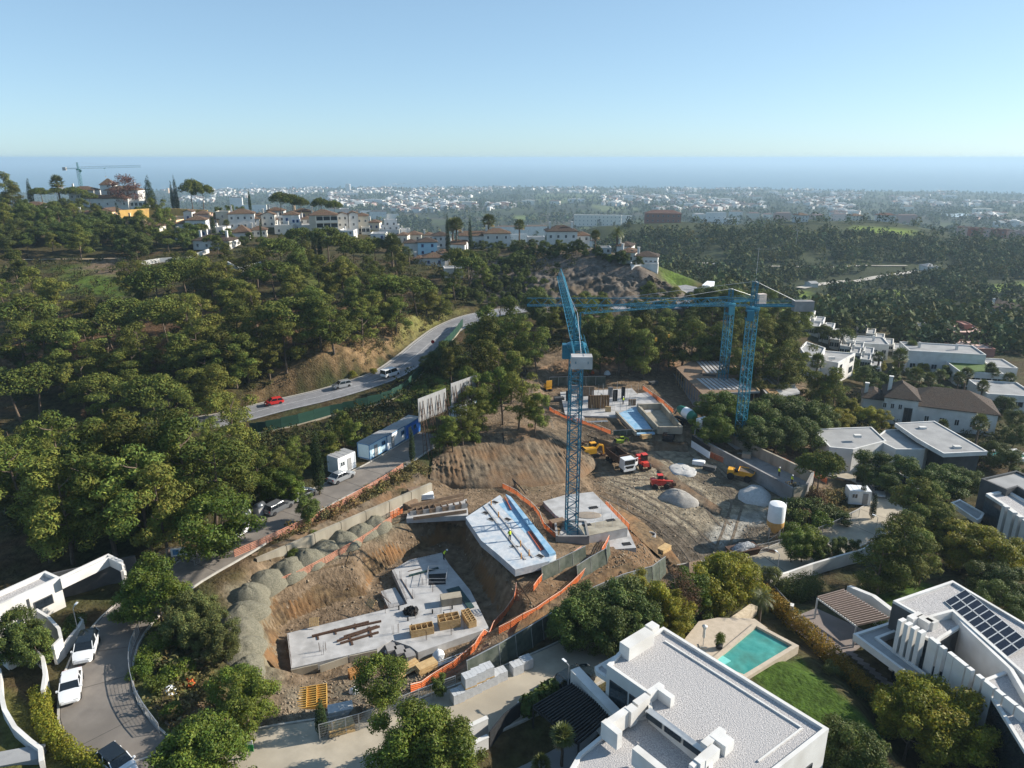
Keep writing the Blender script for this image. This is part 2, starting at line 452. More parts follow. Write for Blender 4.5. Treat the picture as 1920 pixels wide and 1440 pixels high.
# ------------------------------------------------------------------ land cover colours
C_FLOOR,C_SCRUB,C_DIRT,C_KHAKI,C_RED = (0.085,0.055,0.032),(0.045,0.055,0.020),(0.17,0.124,0.082),(0.26,0.22,0.16),(0.18,0.10,0.055)
C_GRASS,C_LAWN,C_GOLF,C_ROCK,C_PALE = (0.085,0.13,0.022),(0.050,0.088,0.014),(0.16,0.22,0.035),(0.15,0.125,0.105),(0.42,0.40,0.36)
COVER = [  # (outline in picture points,colour,edge softness)
 ([(830,870),(1000,690),(1010,650),(1320,640),(1500,700),(1560,870),(1560,930),(1490,1010),(1420,1070),(1270,1080),(1180,1140),(1000,1200),(860,1300),(700,1330),(520,1420),(420,1400),(500,1290),(400,1150),(470,1060),(700,960),(790,900)],C_DIRT,1.5),
 ([(1000,800),(1120,790),(1290,800),(1280,830),(1150,835),(1010,815)],(0.10,0.078,0.055),1.0),
 ([(820,870),(1000,800),(1110,860),(1000,925),(860,915)],(0.15,0.115,0.075),1.2),
 ([(1130,900),(1230,820),(1320,830),(1480,940),(1440,1000),(1400,1060),(1300,1050),(1200,960)],C_KHAKI,2.0),
 ([(1290,1005),(1400,970),(1440,985),(1400,1050),(1330,1060)],(0.085,0.075,0.062),1.5),([(1330,985),(1420,955),(1450,965),(1390,1000),(1350,1030),(1330,1020)],(0.30,0.285,0.25),1.2),
 ([(1170,985),(1230,960),(1290,1010),(1330,1060),(1270,1060)],(0.11,0.09,0.068),1.5),([(1290,890),(1340,880),(1420,930),(1380,950)],(0.15,0.125,0.09),1.0),
 ([(430,1100),(560,1040),(740,960),(770,975),(640,1040),(520,1100),(500,1180),(530,1280),(460,1280),(430,1200)],(0.17,0.15,0.105),0.8),
 ([(530,1290),(640,1280),(800,1250),(830,1290),(650,1370),(500,1420)],(0.155,0.13,0.095),1.0),
 ([(1100,985),(1180,990),(1250,1040),(1180,1020)],C_RED,1.0),
 ([(940,1170),(1100,1050),(1200,1020),(1240,1060),(1060,1160),(960,1215)],(0.15,0.098,0.058),1.0),
 ([(1010,690),(1100,660),(1270,660),(1290,690),(1150,700)],(0.22,0.14,0.085),1.5),
 ([(1410,1260),(1500,1235),(1560,1290),(1680,1420),(1560,1440),(1430,1290)],C_LAWN,0.4),
 ([(1590,1110),(1680,1080),(1760,1100),(1720,1140),(1650,1150)],C_LAWN,0.6),
 ([(0,720),(300,700),(560,660),(700,580),(560,560),(300,580),(60,600),(0,640)],(0.13,0.078,0.044),6.0),([(330,640),(420,600),(480,640),(400,690)],C_GRASS,3.0),([(560,520),(640,500),(660,540),(600,560)],(0.10,0.12,0.03),3.0),
 ([(1590,655),(1640,665),(1650,700),(1620,715),(1595,710)],(0.13,0.14,0.03),0.5),
 ([(110,500),(220,490),(240,560),(150,550)],C_GRASS,2.0),
 ([(150,490),(235,485),(240,520),(160,515)],C_DIRT,1.5),
 ([(10,650),(110,650),(110,690),(0,700)],(0.20,0.12,0.07),1.5),
 ([(480,745),(560,705),(690,690),(760,640),(820,590),(770,590),(650,630),(520,690)],(0.20,0.135,0.072),2.0),
 ([(740,650),(850,590),(900,580),(780,580)],(0.15,0.145,0.05),2.0),
 ([(800,690),(860,720),(780,760),(740,750)],(0.11,0.14,0.03),1.0),
 ([(230,1180),(330,1160),(420,1280),(430,1420),(330,1420),(250,1330)],(0.085,0.095,0.035),0.8),
 ([(300,1330),(420,1300),(440,1390),(350,1400)],(0.17,0.115,0.07),0.8),
 ([(0,1290),(60,1330),(180,1440),(0,1440)],(0.10,0.10,0.030),0.5),
 ([(1240,500),(1290,500),(1300,545),(1240,540)],C_GRASS,3.0),
 ([(900,480),(1270,560),(1270,585),(930,585),(880,520)],C_ROCK,3.0),
]
GOLF = [[(1640,548),(1700,544),(1700,556),(1640,560)],[(1720,545),(1760,543),(1760,552),(1720,552)],[(1830,538),(1925,528),(1925,545),(1830,545)],
  [(1700,588),(1780,582),(1782,596),(1740,600),(1700,598)],[(1330,572),(1545,562),(1545,575),(1330,582)],[(1490,548),(1520,545),(1520,558),(1490,560)],
  [(1880,565),(1925,562),(1925,575),(1880,576)],[(1690,434),(1715,430),(1715,440),(1690,442)],[(1570,430),(1650,425),(1700,445),(1640,442)]]
def axis(lo,hi,step,far_lo,far_hi,gr=1.075):
 a = list(np.arange(lo,hi + 1e-6,step)); s = step; x = a[-1]
 while x < far_hi: s = min(s * gr,160.0); x += s; a.append(x)
 s = step; x = a[0]; b = []
 while x > far_lo: s = min(s * gr,160.0); x -= s; b.append(x)
 return np.array(b[::-1] + a)
def build_ground():
 xs = axis(-62,78,0.62,-5300,5300); ys = axis(40,175,0.62,12,5900,1.045)
 X,Y = np.meshgrid(xs,ys); x,y = X.ravel(),Y.ravel()
 z = height(x,y)
 # rugged cliff between the road bend and the ridge houses
 cl = gpoly([(900,500),(1000,470),(1120,468),(1210,500),(1275,552),(1265,574),(1150,578),(1010,580),(940,572)])
 t = 1 - sst(-6,5,sdist(x,y,cl))
 g = rng(3)
 z = z + t * (1.1 * np.abs(wav(x,y,22,4)) + 0.6 * wav(x,y,9,2))
 r = np.hypot(x,y)
 col = np.empty((len(x),3)); n1 = wav(x,y,24,0); n2 = wav(x,y,6,1); n0 = g.normal(0,1,len(x))
 k = np.clip(0.5 + 0.5 * n1 + 0.35 * n2,0,1)[:,None]
 col[:] = np.array(C_FLOOR) * (1 - k) + np.array(C_SCRUB) * k
 for L,c,s in COVER:
  P = gpoly(L); d = sdist(x,y,P) + 0.9 * s * n2
  t2 = (1 - sst(-s,s,d))[:,None]; col = col * (1 - t2) + np.array(c) * t2
 tr = (t * sst(-0.5,0.2,wav(x,y,12,6)))[:,None]
 col = col * (1 - tr * 0.75) + np.array(C_ROCK) * tr * 0.75
 # valley,ridge and the coastal plain
 f = sst(330,420,r)[:,None]; far = np.array((0.045,0.055,0.026)) * (1 + 0.3 * n1[:,None]); col = col * (1 - f) + far * f
 pl = sst(1000,1300,r)[:,None]
 fields = (wav(np.round(x / 130) * 130,np.round(y / 110) * 110,400,5) + 0.4 * wav(x,y,300,3))[:,None]
 pc = np.where(fields > 0.28,(0.06,0.075,0.028),np.where(fields > 0.05,(0.038,0.046,0.022),np.where(fields < -0.42,(0.075,0.068,0.048),(0.028,0.036,0.018))))
 col = col * (1 - pl) + pc * pl
 for L in GOLF:
  P = gpoly(L); t2 = (1 - sst(-1.5,2.0,sdist(x,y,P)))[:,None]; col = col * (1 - t2) + np.array(C_GOLF) * t2
 for L,c in (([(1000,364),(1150,362),(1150,378),(1010,382)],(0.085,0.105,0.035)),([(965,405),(1005,402),(1005,412),(965,413)],(0.14,0.18,0.05)),
                 ([(1100,385),(1160,380),(1200,392),(1130,396)],(0.12,0.14,0.06))):
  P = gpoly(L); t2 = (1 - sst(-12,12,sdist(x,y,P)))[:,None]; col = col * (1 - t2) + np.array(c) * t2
 col = np.clip(col * (1 + 0.10 * n0[:,None]),0.01,0.9)
 nx,ny = len(xs),len(ys)
 global GX,GY,GZ
 GX,GY,GZ = xs,ys,z.reshape(ny,nx)
 i = np.arange(nx * ny).reshape(ny,nx)
 q = np.stack([i[:-1,:-1],i[:-1,1:],i[1:,1:],i[1:,:-1]],-1).reshape(-1,4)
 # leave out cells well outside the view cone's surroundings to save memory
 cx,cy = X[:-1,:-1].ravel(),Y[:-1,:-1].ravel()
 q = q[(np.abs(cx) < 0.95 * cy + 110)]
 used = np.unique(q); mp = np.full(nx * ny,-1); mp[used] = np.arange(len(used)); q = mp[q]
 m = mat("earth",(0.5,0.48,0.45),(1.35,1.35,1.35),rough=0.95,scale=0.9,bump=1.0,bscale=2.6,bd=.24,tint=True,coords='World',spec=0.1,detail=8,lo=0.3,hi=0.7)
 me = np_mesh("ground",np.stack([x,y,z],1)[used],q,[m],True,col[used])
 tag(link("ground",me),"brown earth, scrub and farmland from the building site down to the coast",None,None,"structure")
build_ground()
_slow = height
def height(x,y):
 """the built ground, looked up on its own grid"""
 x = np.asarray(x,float); y = np.asarray(y,float)
 i = np.clip(np.searchsorted(GX,x) - 1,0,len(GX) - 2); j = np.clip(np.searchsorted(GY,y) - 1,0,len(GY) - 2)
 u = np.clip((x - GX[i]) / (GX[i + 1] - GX[i]),0,1); v = np.clip((y - GY[j]) / (GY[j + 1] - GY[j]),0,1)
 return (GZ[j,i] * (1 - u) + GZ[j,i + 1] * u) * (1 - v) + (GZ[j + 1,i] * (1 - u) + GZ[j + 1,i + 1] * u) * v
# ------------------------------------------------------------------ roads
def ribbon(name,P,w0,w1,dz,m,label=None,kind="structure",parent=None,z=None,uvstep=None):
 """strip along P between the offsets w0 and w1 (metres right of the line)"""
 P = [np.array(p) for p in P]; vs = []; n = len(P)
 for i in range(n):
  t = P[min(i + 1,n - 1)][:2] - P[max(i - 1,0)][:2]; t = t / (np.linalg.norm(t) + 1e-9); r = np.array((t[1],-t[0]))
  for w in (w0,w1):
   q = P[i][:2] + r * w; vs.append((q[0],q[1],(P[i][2] if z is None else z(q)) + dz))
 fs = [(2 * i,2 * i + 1,2 * i + 3,2 * i + 2) for i in range(n - 1)]
 mb = MB(); mb.add(vs,fs)
 o = mb.obj(name,m,parent)
 if parent is None: tag(o,label,None,None,kind)
 return o
M_ASPH = mat("asphalt",(0.20,0.20,0.21),(0.26,0.26,0.27),rough=0.85,scale=0.7,bump=0.15,bscale=20,coords='World',c3=(0.17,0.17,0.178),scale3=0.12)
M_CONC_ROAD = mat("concrete_road",(0.34,0.30,0.235),(0.43,0.38,0.30),rough=0.9,scale=0.5,bump=0.12,bscale=12,coords='World',c3=(0.29,0.255,0.20),scale3=0.09,detail=8)
M_LANE = mat("brown_concrete",(0.16,0.142,0.125),(0.22,0.195,0.17),rough=0.9,scale=0.6,bump=0.12,bscale=12,coords='World',c3=(0.14,0.125,0.11),scale3=0.1,detail=8)
M_LINE = mat("road_paint",(0.62,0.62,0.62),(0.42,0.42,0.42),rough=0.7,scale=1.5,coords='World')
M_KERB = mat("kerb_stone",(0.34,0.32,0.29),(0.44,0.42,0.38),rough=0.9,scale=2,coords='World')
M_JOINT = mat("dark_joint",(0.07,0.062,0.055),(0.10,0.09,0.08),rough=0.9,coords='World')
main_road = ribbon("road",MAIN,-4.2,4.2,0.02,M_ASPH,"grey two-lane road curving along the wooded slope")
for k,(a,b) in enumerate(((-3.8,-3.66),(3.66,3.8))):
 ribbon("edge_line",MAIN,a,b,0.026,M_LINE,parent=main_road)
ribbon("centre_line",MAIN,-0.07,0.07,0.026,M_LINE,parent=main_road)
ribbon("verge_gutter",MAIN,-4.9,-4.22,0.05,M_KERB,parent=main_road)
lower = ribbon("lane",LOWER,-2.9,2.9,0.02,M_LANE,"brown concrete lane climbing past the site cabins")
front = ribbon("street",FRONT,-3.4,3.4,0.03,M_CONC_ROAD,"pale concrete street in front of the building site")
right = ribbon("side_street",RIGHT,-3.3,3.3,0.02,M_CONC_ROAD,"pale concrete street below the silo")
def kerb(parent,P,off,w=0.18,h=0.13,m=M_KERB):
 P = [np.array(p) for p in P]; n = len(P); rings = []
 for i in range(n):
  t = P[min(i + 1,n - 1)][:2] - P[max(i - 1,0)][:2]; t = t / (np.linalg.norm(t) + 1e-9); r = np.array((t[1],-t[0])); z = P[i][2]
  a = P[i][:2] + r * (off - w / 2); b = P[i][:2] + r * (off + w / 2)
  rings.append([(a[0],a[1],z - 0.15),(b[0],b[1],z - 0.15),(b[0],b[1],z + h),(a[0],a[1],z + h)])
 return MB().loft(rings).obj("kerb",m,parent)
for r,P,w in ((lower,LOWER,2.95),(front,FRONT,3.45),(right,RIGHT,3.35)):
 kerb(r,P,-w - 0.1); kerb(r,P,w + 0.1)
def joints(parent,P,w,every,m=M_JOINT):
 """dark sealed joints across a concrete carriageway"""
 d = 0.0
 for i in range(1,len(P) - 1):
  d += np.linalg.norm(np.array(P[i])[:2] - np.array(P[i - 1])[:2])
  if d > every:
   d = 0; t = np.array(P[i + 1])[:2] - np.array(P[i - 1])[:2]; t /= np.linalg.norm(t); r = np.array((t[1],-t[0])); p = np.array(P[i])
   a,b = p[:2] - r * w,p[:2] + r * w; t = t * 0.045
   MB().quad((*(a - t),p[2] + .026),(*(b - t),p[2] + .026),(*(b + t),p[2] + .026),(*(a + t),p[2] + .026)).obj("joint",m,parent)
joints(lower,LOWER,2.85,4.6); joints(front,FRONT,3.3,5.5); joints(right,RIGHT,3.2,5.5)
def gline(L,step=6,dz=0.0):
 P = [G(x,y) for x,y in L]; return [(q[0],q[1],hz(q[0],q[1]) + dz) for q in spline([(p.x,p.y) for p in P],step)]
M_TRACK = mat("pale_track",(0.36,0.33,0.28),(0.48,0.45,0.40),rough=0.95,scale=0.3,coords='World')
for nm,L,w,lab in (("valley_road",[(1500,541),(1560,531),(1640,521),(1710,511),(1756,503)],3.2,"pale straight road descending through the wooded valley"),
                 ("hillside_track",[(1310,493),(1336,495),(1362,497)],3.8,"pale wide track at the foot of the wooded hill"),
                 ("forest_track",[(1440,500),(1500,501),(1560,502),(1640,499),(1700,499)],1.6,"thin pale track crossing the wooded hillside"),
                 ("golf_path",[(1545,575),(1600,570),(1650,580)],1.2,"narrow pale path beside the golf greens")):
 P = gline(L,5,0.5)
 ribbon(nm,P,-w,w,0.0,M_TRACK,lab)
# terrace path along the hill on the left
P = gline([(10,487),(60,487),(120,486),(190,486),(235,484)],4,0.12)
ribbon("hill_path",P,-1.1,1.1,0,mat("path_earth",(0.42,0.32,0.22),(0.5,0.4,0.28),scale=1,coords='World'),"earth path with fence along the green slope")
# ------------------------------------------------------------------ sea
def build_sea():
 m = mat("sea_water",(0.030,0.080,0.105),(0.038,0.095,0.125),rough=0.32,scale=0.0006,spec=0.35,bump=0.35,bscale=0.02,coords='World',streak=(0.35,1.6,1))
 mb = MB(); mb.quad((-75000,3300,SEA_Z),(75000,3300,SEA_Z),(75000,62000,SEA_Z),(-75000,62000,SEA_Z))
 tag(mb.obj("sea",m),"calm blue sea reaching the horizon",None,None,"structure")
build_sea()
def build_haze():
 m = bpy.data.materials.new("haze_air"); m.use_nodes = True; nt = m.node_tree
 nt.nodes.remove(nt.nodes["Principled BSDF"])
 v = nt.nodes.new("ShaderNodeVolumePrincipled")
 v.inputs["Color"].default_value = (0.50,0.68,0.84,1)
 v.inputs["Density"].default_value = 0.00013
 v.inputs["Anisotropy"].default_value = 0.15
 nt.links.new(v.outputs[0],nt.nodes["Material Output"].inputs["Volume"])
 MB().box((0,29000,(SEA_Z - 22 + 62) / 2),(152000,68000,62 - SEA_Z + 22)).obj("haze",m)
 tag(bpy.data.objects["haze"],"thin blue haze over the coast",None,None,"stuff")
build_haze()
USED = []        # places already taken by houses and trunks
# wheel tracks pressed into the yard
M_RUT = mat("rutted_earth",(0.085,0.066,0.046),(0.17,0.135,0.098),rough=0.95,scale=1.5,bump=1.0,bscale=5,coords='World')
for i,L in enumerate(([(1130,925),(1180,950),(1240,985),(1290,1030),(1310,1058)],[(1150,905),(1215,935),(1280,980),(1335,1030)],[(1190,895),(1250,900),(1310,930),(1360,985)],[(1300,850),(1340,885),(1380,930),(1370,985),(1350,1040)],[(1220,850),(1270,880),(1330,905),(1400,945)],[(1120,880),(1160,900),(1200,905)],[(1330,870),(1370,900),(1430,925)],[(560,1330),(640,1320),(700,1330)],[(1000,720),(1010,760),(1030,800)])):
 C = spline([tuple(G(x,y))[:2] for x,y in L],.6)
 for off in (-.85,.85): ribbon("wheel_track",[(q[0],q[1],0) for q in C],off - .2,off + .2,.035,M_RUT,"dark wheel track pressed into the earth of the yard",z=lambda q: hz(q[0],q[1]))
# ------------------------------------------------------------------ rock face above the road bend
from mathutils import noise as mnoise
def build_cliff():
 bot = [(905,552),(930,562),(965,571),(1010,577),(1080,577),(1150,576),(1220,575),(1262,570),(1288,556)]
 top = [(915,510),(940,494),(970,484),(1010,474),(1055,468),(1110,470),(1155,480),(1210,508),(1268,545)]
 B = spline([tuple(G(x,y)) for x,y in bot],.45); T_ = [G(x,y) for x,y in top]; n,m = len(B),46; V = []
 tp = spline([tuple(p) for p in T_],.45); tp = [tp[int(i * (len(tp) - 1) / (n - 1))] for i in range(n)]
 for j in range(m):
  t = j / (m - 1)
  for i in range(n):
   a,b = Vector(B[i]),Vector(tp[i]); p = a.lerp(b,t); p.z = a.z + (b.z - a.z) * (t ** 0.72) - .5 + .9 * math.sin(t * 3.14)
   w = math.sin(min(1,t * 5,(1 - t) * 5) * 1.57) * min(1,i / 8,(n - 1 - i) / 8)
   q = p * .085; r = mnoise.ridged_multi_fractal(q,.9,2.1,6,.9,2.0) - 1.1; r2 = mnoise.fractal(p * .5,.8,2.0,4)
   p.y -= w * (2.4 * r + .9 * r2 + .8); p.z += w * (.7 * r2 + .35 * r); p.x += w * .4 * mnoise.fractal(p * .4 + Vector((9,9,9)),.8,2.,3); V.append(p)
 Fq = np.array([(j * n + i,j * n + i + 1,(j + 1) * n + i + 1,(j + 1) * n + i) for j in range(m - 1) for i in range(n - 1)])
 mm = mat("cliff_rock",(0.045,0.037,0.030),(0.18,0.155,0.13),rough=0.95,scale=.35,bump=1.0,bscale=1.1,detail=9,coords='World',c3=(0.095,0.07,0.045),scale3=.09,lo=.38,hi=.68)
 tag(link("rock_face",np_mesh("rock_face",np.array([tuple(p) for p in V]),Fq,[mm])),"craggy grey-brown rock face above the road bend",None,None,"structure")
build_cliff()
# ------------------------------------------------------------------ buildings
M_WHITE = mat("white_render",(0.60,0.59,0.565),(0.68,0.67,0.645),rough=0.85,scale=0.6,c3=(0.53,0.51,0.475),scale3=0.35)
M_CREAM = mat("cream_render",(0.62,0.58,0.50),(0.68,0.64,0.56),rough=0.85,scale=0.6)
M_BEIGE = mat("beige_render",(0.46,0.41,0.33),(0.53,0.48,0.39),rough=0.85,scale=0.6)
M_PEACH = mat("peach_render",(0.72,0.48,0.28),(0.78,0.55,0.34),rough=0.85,scale=0.6)
M_BLUEW = mat("pale_blue_render",(0.40,0.62,0.74),(0.46,0.68,0.79),rough=0.85,scale=0.6)
M_OCHREW = mat("ochre_render",(0.55,0.34,0.09),(0.62,0.40,0.13),rough=0.85,scale=0.6,c3=(0.48,0.30,0.10))
M_REDW = mat("brick_red_render",(0.28,0.13,0.10),(0.34,0.17,0.13),rough=0.85,scale=0.6)
M_PINKW = mat("pink_render",(0.58,0.40,0.34),(0.64,0.46,0.40),rough=0.85,scale=0.6)
M_DGREY = mat("dark_grey_render",(0.060,0.063,0.066),(0.080,0.083,0.086),rough=0.8,scale=0.8)
M_BLUE = mat("blue_paint",(0.03,0.12,0.42),(0.05,0.16,0.5),rough=0.6)
M_GLASS = mat("dark_glass",(0.015,0.022,0.028),(0.03,0.04,0.05),rough=0.08,spec=0.6,rnd=0.3)
M_FRAME = mat("window_frame",(0.55,0.55,0.54),(0.62,0.62,0.6),rough=0.5)
M_GRAV = mat("roof_gravel",(0.26,0.25,0.25),(0.56,0.54,0.53),rough=0.95,scale=9,bump=1.0,bscale=11,detail=8,lo=0.36,hi=0.62,c3=(0.42,0.405,0.40),scale3=0.25)
M_GREYROOF = mat("grey_roofing",(0.27,0.27,0.27),(0.34,0.34,0.335),rough=0.9,scale=0.8,c3=(0.23,0.23,0.23))
M_STEEL = mat("galvanised_steel",(0.38,0.40,0.41),(0.50,0.51,0.52),rough=0.45,metal=0.6,scale=4)
def tile_mat(name,a,b,c):
 """clay tiles: rows of ridges across the slope plus patchy colour"""
 m = mat(name,a,b,rough=0.9,scale=2.5,c3=c,scale3=0.5,detail=6)
 nt = m.node_tree; N,L = nt.nodes,nt.links; tc = N.new("ShaderNodeTexCoord"); bs = N["Principled BSDF"]
 w = N.new("ShaderNodeTexWave"); w.wave_type = 'BANDS'; w.bands_direction = 'DIAGONAL'; w.inputs["Scale"].default_value = 2.2; w.inputs["Distortion"].default_value = 0.6
 L.new(tc.outputs["Object"],w.inputs["Vector"]); bp = N.new("ShaderNodeBump"); bp.inputs["Strength"].default_value = 0.9; bp.inputs["Distance"].default_value = 0.08
 L.new(w.outputs[0],bp.inputs["Height"]); L.new(bp.outputs[0],bs.inputs["Normal"]); return m
M_TILE = tile_mat("clay_tiles",(0.085,0.050,0.033),(0.15,0.092,0.060),(0.115,0.085,0.048))
M_TILED = tile_mat("dark_clay_tiles",(0.042,0.032,0.026),(0.085,0.062,0.048),(0.065,0.042,0.030))
M_TILER = tile_mat("red_tiles",(0.11,0.058,0.045),(0.16,0.085,0.064),(0.095,0.055,0.042))
WC = {}
def win_mesh(w,h,fm,bars=1):
 k = (round(w,2),round(h,2),fm.name,bars)
 if k not in WC:
  f = MB(); t = min(0.10,w * 0.14)
  for x in (-w / 2 + t / 2,w / 2 - t / 2): f.box((x,0,h / 2),(t,0.14,h))
  for z in (t / 2,h - t / 2): f.box((0,0,z),(w - 2 * t,0.14,t))
  for i in range(bars): f.box((-w / 2 + w * (i + 1) / (bars + 1),-0.004,h / 2),(t * 0.7,0.11,h - 2 * t))
  p = MB().box((0,0.02,h / 2),(w - 2 * t + 0.004,0.05,h - 2 * t + 0.004))
  WC[k] = (f.mesh("window_frame",fm),p.mesh("pane",M_GLASS))
 return WC[k]
def window(parent,x,y,z,w,h,rz=0.0,fm=None,name="window",bars=1):
 """rz 0: the pane looks along -Y of the parent"""
 a,b = win_mesh(w,h,fm or M_FRAME,bars)
 o = link(name,a,parent,(x,y,z),rz); link("pane",b,o); return o
def roof_mb(kind,x0,x1,y0,y1,z,rise,ov=0.45):
 a,b,c,d = x0 - ov,x1 + ov,y0 - ov,y1 + ov; t = 0.16; mb = MB()
 if kind == 'hip':
  w,l = b - a,d - c; r = min(w,l) / 2
  if w >= l: p,q = (a + r,(c + d) / 2,z + rise),(b - r,(c + d) / 2,z + rise)
  else: p,q = ((a + b) / 2,c + r,z + rise),((a + b) / 2,d - r,z + rise)
  e = [(a,c,z),(b,c,z),(b,d,z),(a,d,z)]; lo = [(u,v,z - t) for u,v,_ in e]
  if abs(w - l) < 0.05: mb.add(lo + e + [p],[(3,2,1,0),(0,1,5,4),(1,2,6,5),(2,3,7,6),(3,0,4,7),(4,5,8),(5,6,8),(6,7,8),(7,4,8)])
  elif w >= l: mb.add(lo + e + [p,q],[(3,2,1,0),(0,1,5,4),(1,2,6,5),(2,3,7,6),(3,0,4,7),(4,5,9,8),(5,6,9),(6,7,8,9),(7,4,8)])
  else: mb.add(lo + e + [p,q],[(3,2,1,0),(0,1,5,4),(1,2,6,5),(2,3,7,6),(3,0,4,7),(4,5,8),(5,6,9,8),(6,7,9),(7,4,8,9)])
 elif kind == 'gable':       # ridge along x
  m = (c + d) / 2; mb.add([(a,c,z - t),(b,c,z - t),(b,d,z - t),(a,d,z - t),(a,c,z),(b,c,z),(b,d,z),(a,d,z),(a,m,z + rise),(b,m,z + rise),(a,m,z + rise - t),(b,m,z + rise - t)],
               [(0,1,5,4),(4,5,9,8),(8,9,6,7),(3,7,6,2),(1,0,10,11),(11,10,3,2),(1,11,9,5),(11,2,6,9),(0,4,8,10),(10,8,7,3)])
 elif kind == 'gabley':      # ridge along y
  m = (a + b) / 2; mb.add([(a,c,z - t),(b,c,z - t),(b,d,z - t),(a,d,z - t),(a,c,z),(b,c,z),(b,d,z),(a,d,z),(m,c,z + rise),(m,d,z + rise),(m,c,z + rise - t),(m,d,z + rise - t)],
               [(1,2,6,5),(5,6,9,8),(3,0,4,7),(7,4,8,9),(2,1,10,11),(0,3,11,10),(1,5,8,10),(10,8,4,0),(2,11,9,6),(11,3,7,9)])
 return mb
def gable_wall(mb,kind,x0,x1,y0,y1,z,rise):
 if kind == 'gable':
  for x in (x0,x1): mb.add([(x,y0,z),(x,y1,z),(x,(y0 + y1) / 2,z + rise * 0.92)],[(0,1,2)])
 if kind == 'gabley':
  for y in (y0,y1): mb.add([(x0,y,z),(x1,y,z),((x0 + x1) / 2,y,z + rise * 0.92)],[(0,1,2)])
HG = random.Random(5)
BLD = []         # footprints of the flat-roofed villas: nothing grows there
def add_block(o,x0,x1,y0,y1,z0,z1,roof='hip',wall=None,tile=None,rise=None,win=None,chim=0,fm=None,ov=0.45,sides='fr',wsz=(0.95,1.25)):
 """one volume of a house: wall, roof (> chimney), windows (> pane)"""
 wall = wall or M_WHITE; tile = tile or M_TILE
 mb = MB().box(((x0 + x1) / 2,(y0 + y1) / 2,(z0 + z1) / 2 - 1.5),(x1 - x0,y1 - y0,z1 - z0 + 3.0))
 rise = rise if rise is not None else min(x1 - x0,y1 - y0) * 0.21
 if roof in ('gable','gabley'): gable_wall(mb,roof,x0,x1,y0,y1,z1,rise)
 mb.obj("wall",wall,o)
 if roof in ('hip','gable','gabley'):
  r = roof_mb(roof,x0,x1,y0,y1,z1 + 0.17,rise,ov).obj("roof",tile,o)
  for k in range(chim):
   cx = x0 + (x1 - x0) * (0.12 if k == 0 else 0.85); cy = y0 + (y1 - y0) * 0.35
   MB().box((cx,cy,z1 + rise * 0.6 + 0.5),(0.75,0.75,rise * 0.8 + 1.8)).box((cx,cy,z1 + rise + 1.45),(0.95,0.95,0.16)).obj("chimney",wall,r)
 else:
  p = MB(); t = 0.22
  for c,s in ((((x0 + x1) / 2,y0 + t / 2),(x1 - x0 + .06,t + .06)),(((x0 + x1) / 2,y1 - t / 2),(x1 - x0 + .06,t + .06)),((x0 + t / 2,(y0 + y1) / 2),(t + .06,y1 - y0 - 2 * t)),((x1 - t / 2,(y0 + y1) / 2),(t + .06,y1 - y0 - 2 * t))):
   p.box((c[0],c[1],z1 + 0.2),(s[0],s[1],0.42))
  r = p.obj("parapet",wall,o)
  MB().box(((x0 + x1) / 2,(y0 + y1) / 2,z1 + 0.03),(x1 - x0 - .5,y1 - y0 - .5,0.06)).obj("roof",M_GREYROOF if tile in (M_TILE,M_TILED,M_TILER) else tile,o)
  for k in range(chim):
   MB().box((x0 + (x1 - x0) * (0.2 + 0.5 * k),(y0 + y1) / 2,z1 + 0.9),(0.6,0.6,1.8)).obj("chimney",wall,o)
 if win:
  nc,nf = win; fh = (z1 - z0) / nf; ww,wh = wsz
  for j in range(nf):
   for i in range(nc):
    x = x0 + (x1 - x0) * (i + 0.5) / nc
    if 'f' in sides: window(o,x,y0 - 0.03,z0 + fh * j + fh * 0.30,ww,min(wh,fh * 0.6),0,fm)
   for i in range(max(1,int((y1 - y0) / 4))):
    y = y0 + (y1 - y0) * (i + 0.5) / max(1,int((y1 - y0) / 4))
    if 'r' in sides: window(o,x1 + 0.03,y,z0 + fh * j + fh * 0.30,ww,min(wh,fh * 0.6),math.pi / 2,fm)
def at_px(px,py):
 p = G(px,py); d = (p - Vector((0,0,CZ))).dot(Vector((0,CP_,-SP_))); USED.append((p.x,p.y)); return p,d
def village_house(name,label,blocks,yaw=0.0,group=None,cat="house"):
 """blocks: (left, right, eaves, base) in picture points, depth m, setback m, then options"""
 b0 = blocks[0]; px,py = (b0[0] + b0[1]) / 2,b0[3]; p,d = at_px(px,py); k = d / F
 o = thing(name,label,cat,(p.x,p.y,p.z),math.radians(yaw),group)
 for b in blocks:
  l,r,e,bs,dep,back,opt = b
  z1 = (py - e) * k - back * 0.10; z0 = max(0.0,(py - bs) * k - back * 0.10) if bs < py else 0.0
  add_block(o,(l - px) * k,(r - px) * k,back,back + dep,z0,max(z1,z0 + 1.2),**opt)
 return o
H_ = dict
village_house("ridge_villa","large white villa with tiled hip roofs and a roof tower on the left ridge",[
 (166,240,373,390,8,0,H_(roof='hip',win=(5,1),tile=M_TILE)),(192,252,357,378,10,6,H_(roof='hip',win=(5,2),chim=2)),(122,168,356,376,9,9,H_(roof='hip',win=(4,1),chim=1)),
 (178,202,346,358,6,11,H_(roof='hip',rise=3.2)),(241,272,379,390,6,1,H_(roof='flat',win=(4,1),wsz=(1.6,2.2)))],6)
village_house("peach_house","peach-coloured gabled house below the ridge villa",[(183,212,397,409,8,0,H_(roof='gabley',wall=M_PEACH,win=(3,1),fm=M_BLUE))],-5)
village_house("low_white_house","low white house half hidden behind the stone pines on the left",[(42,82,386,400,7,0,H_(roof='hip',win=(3,1)))],4)
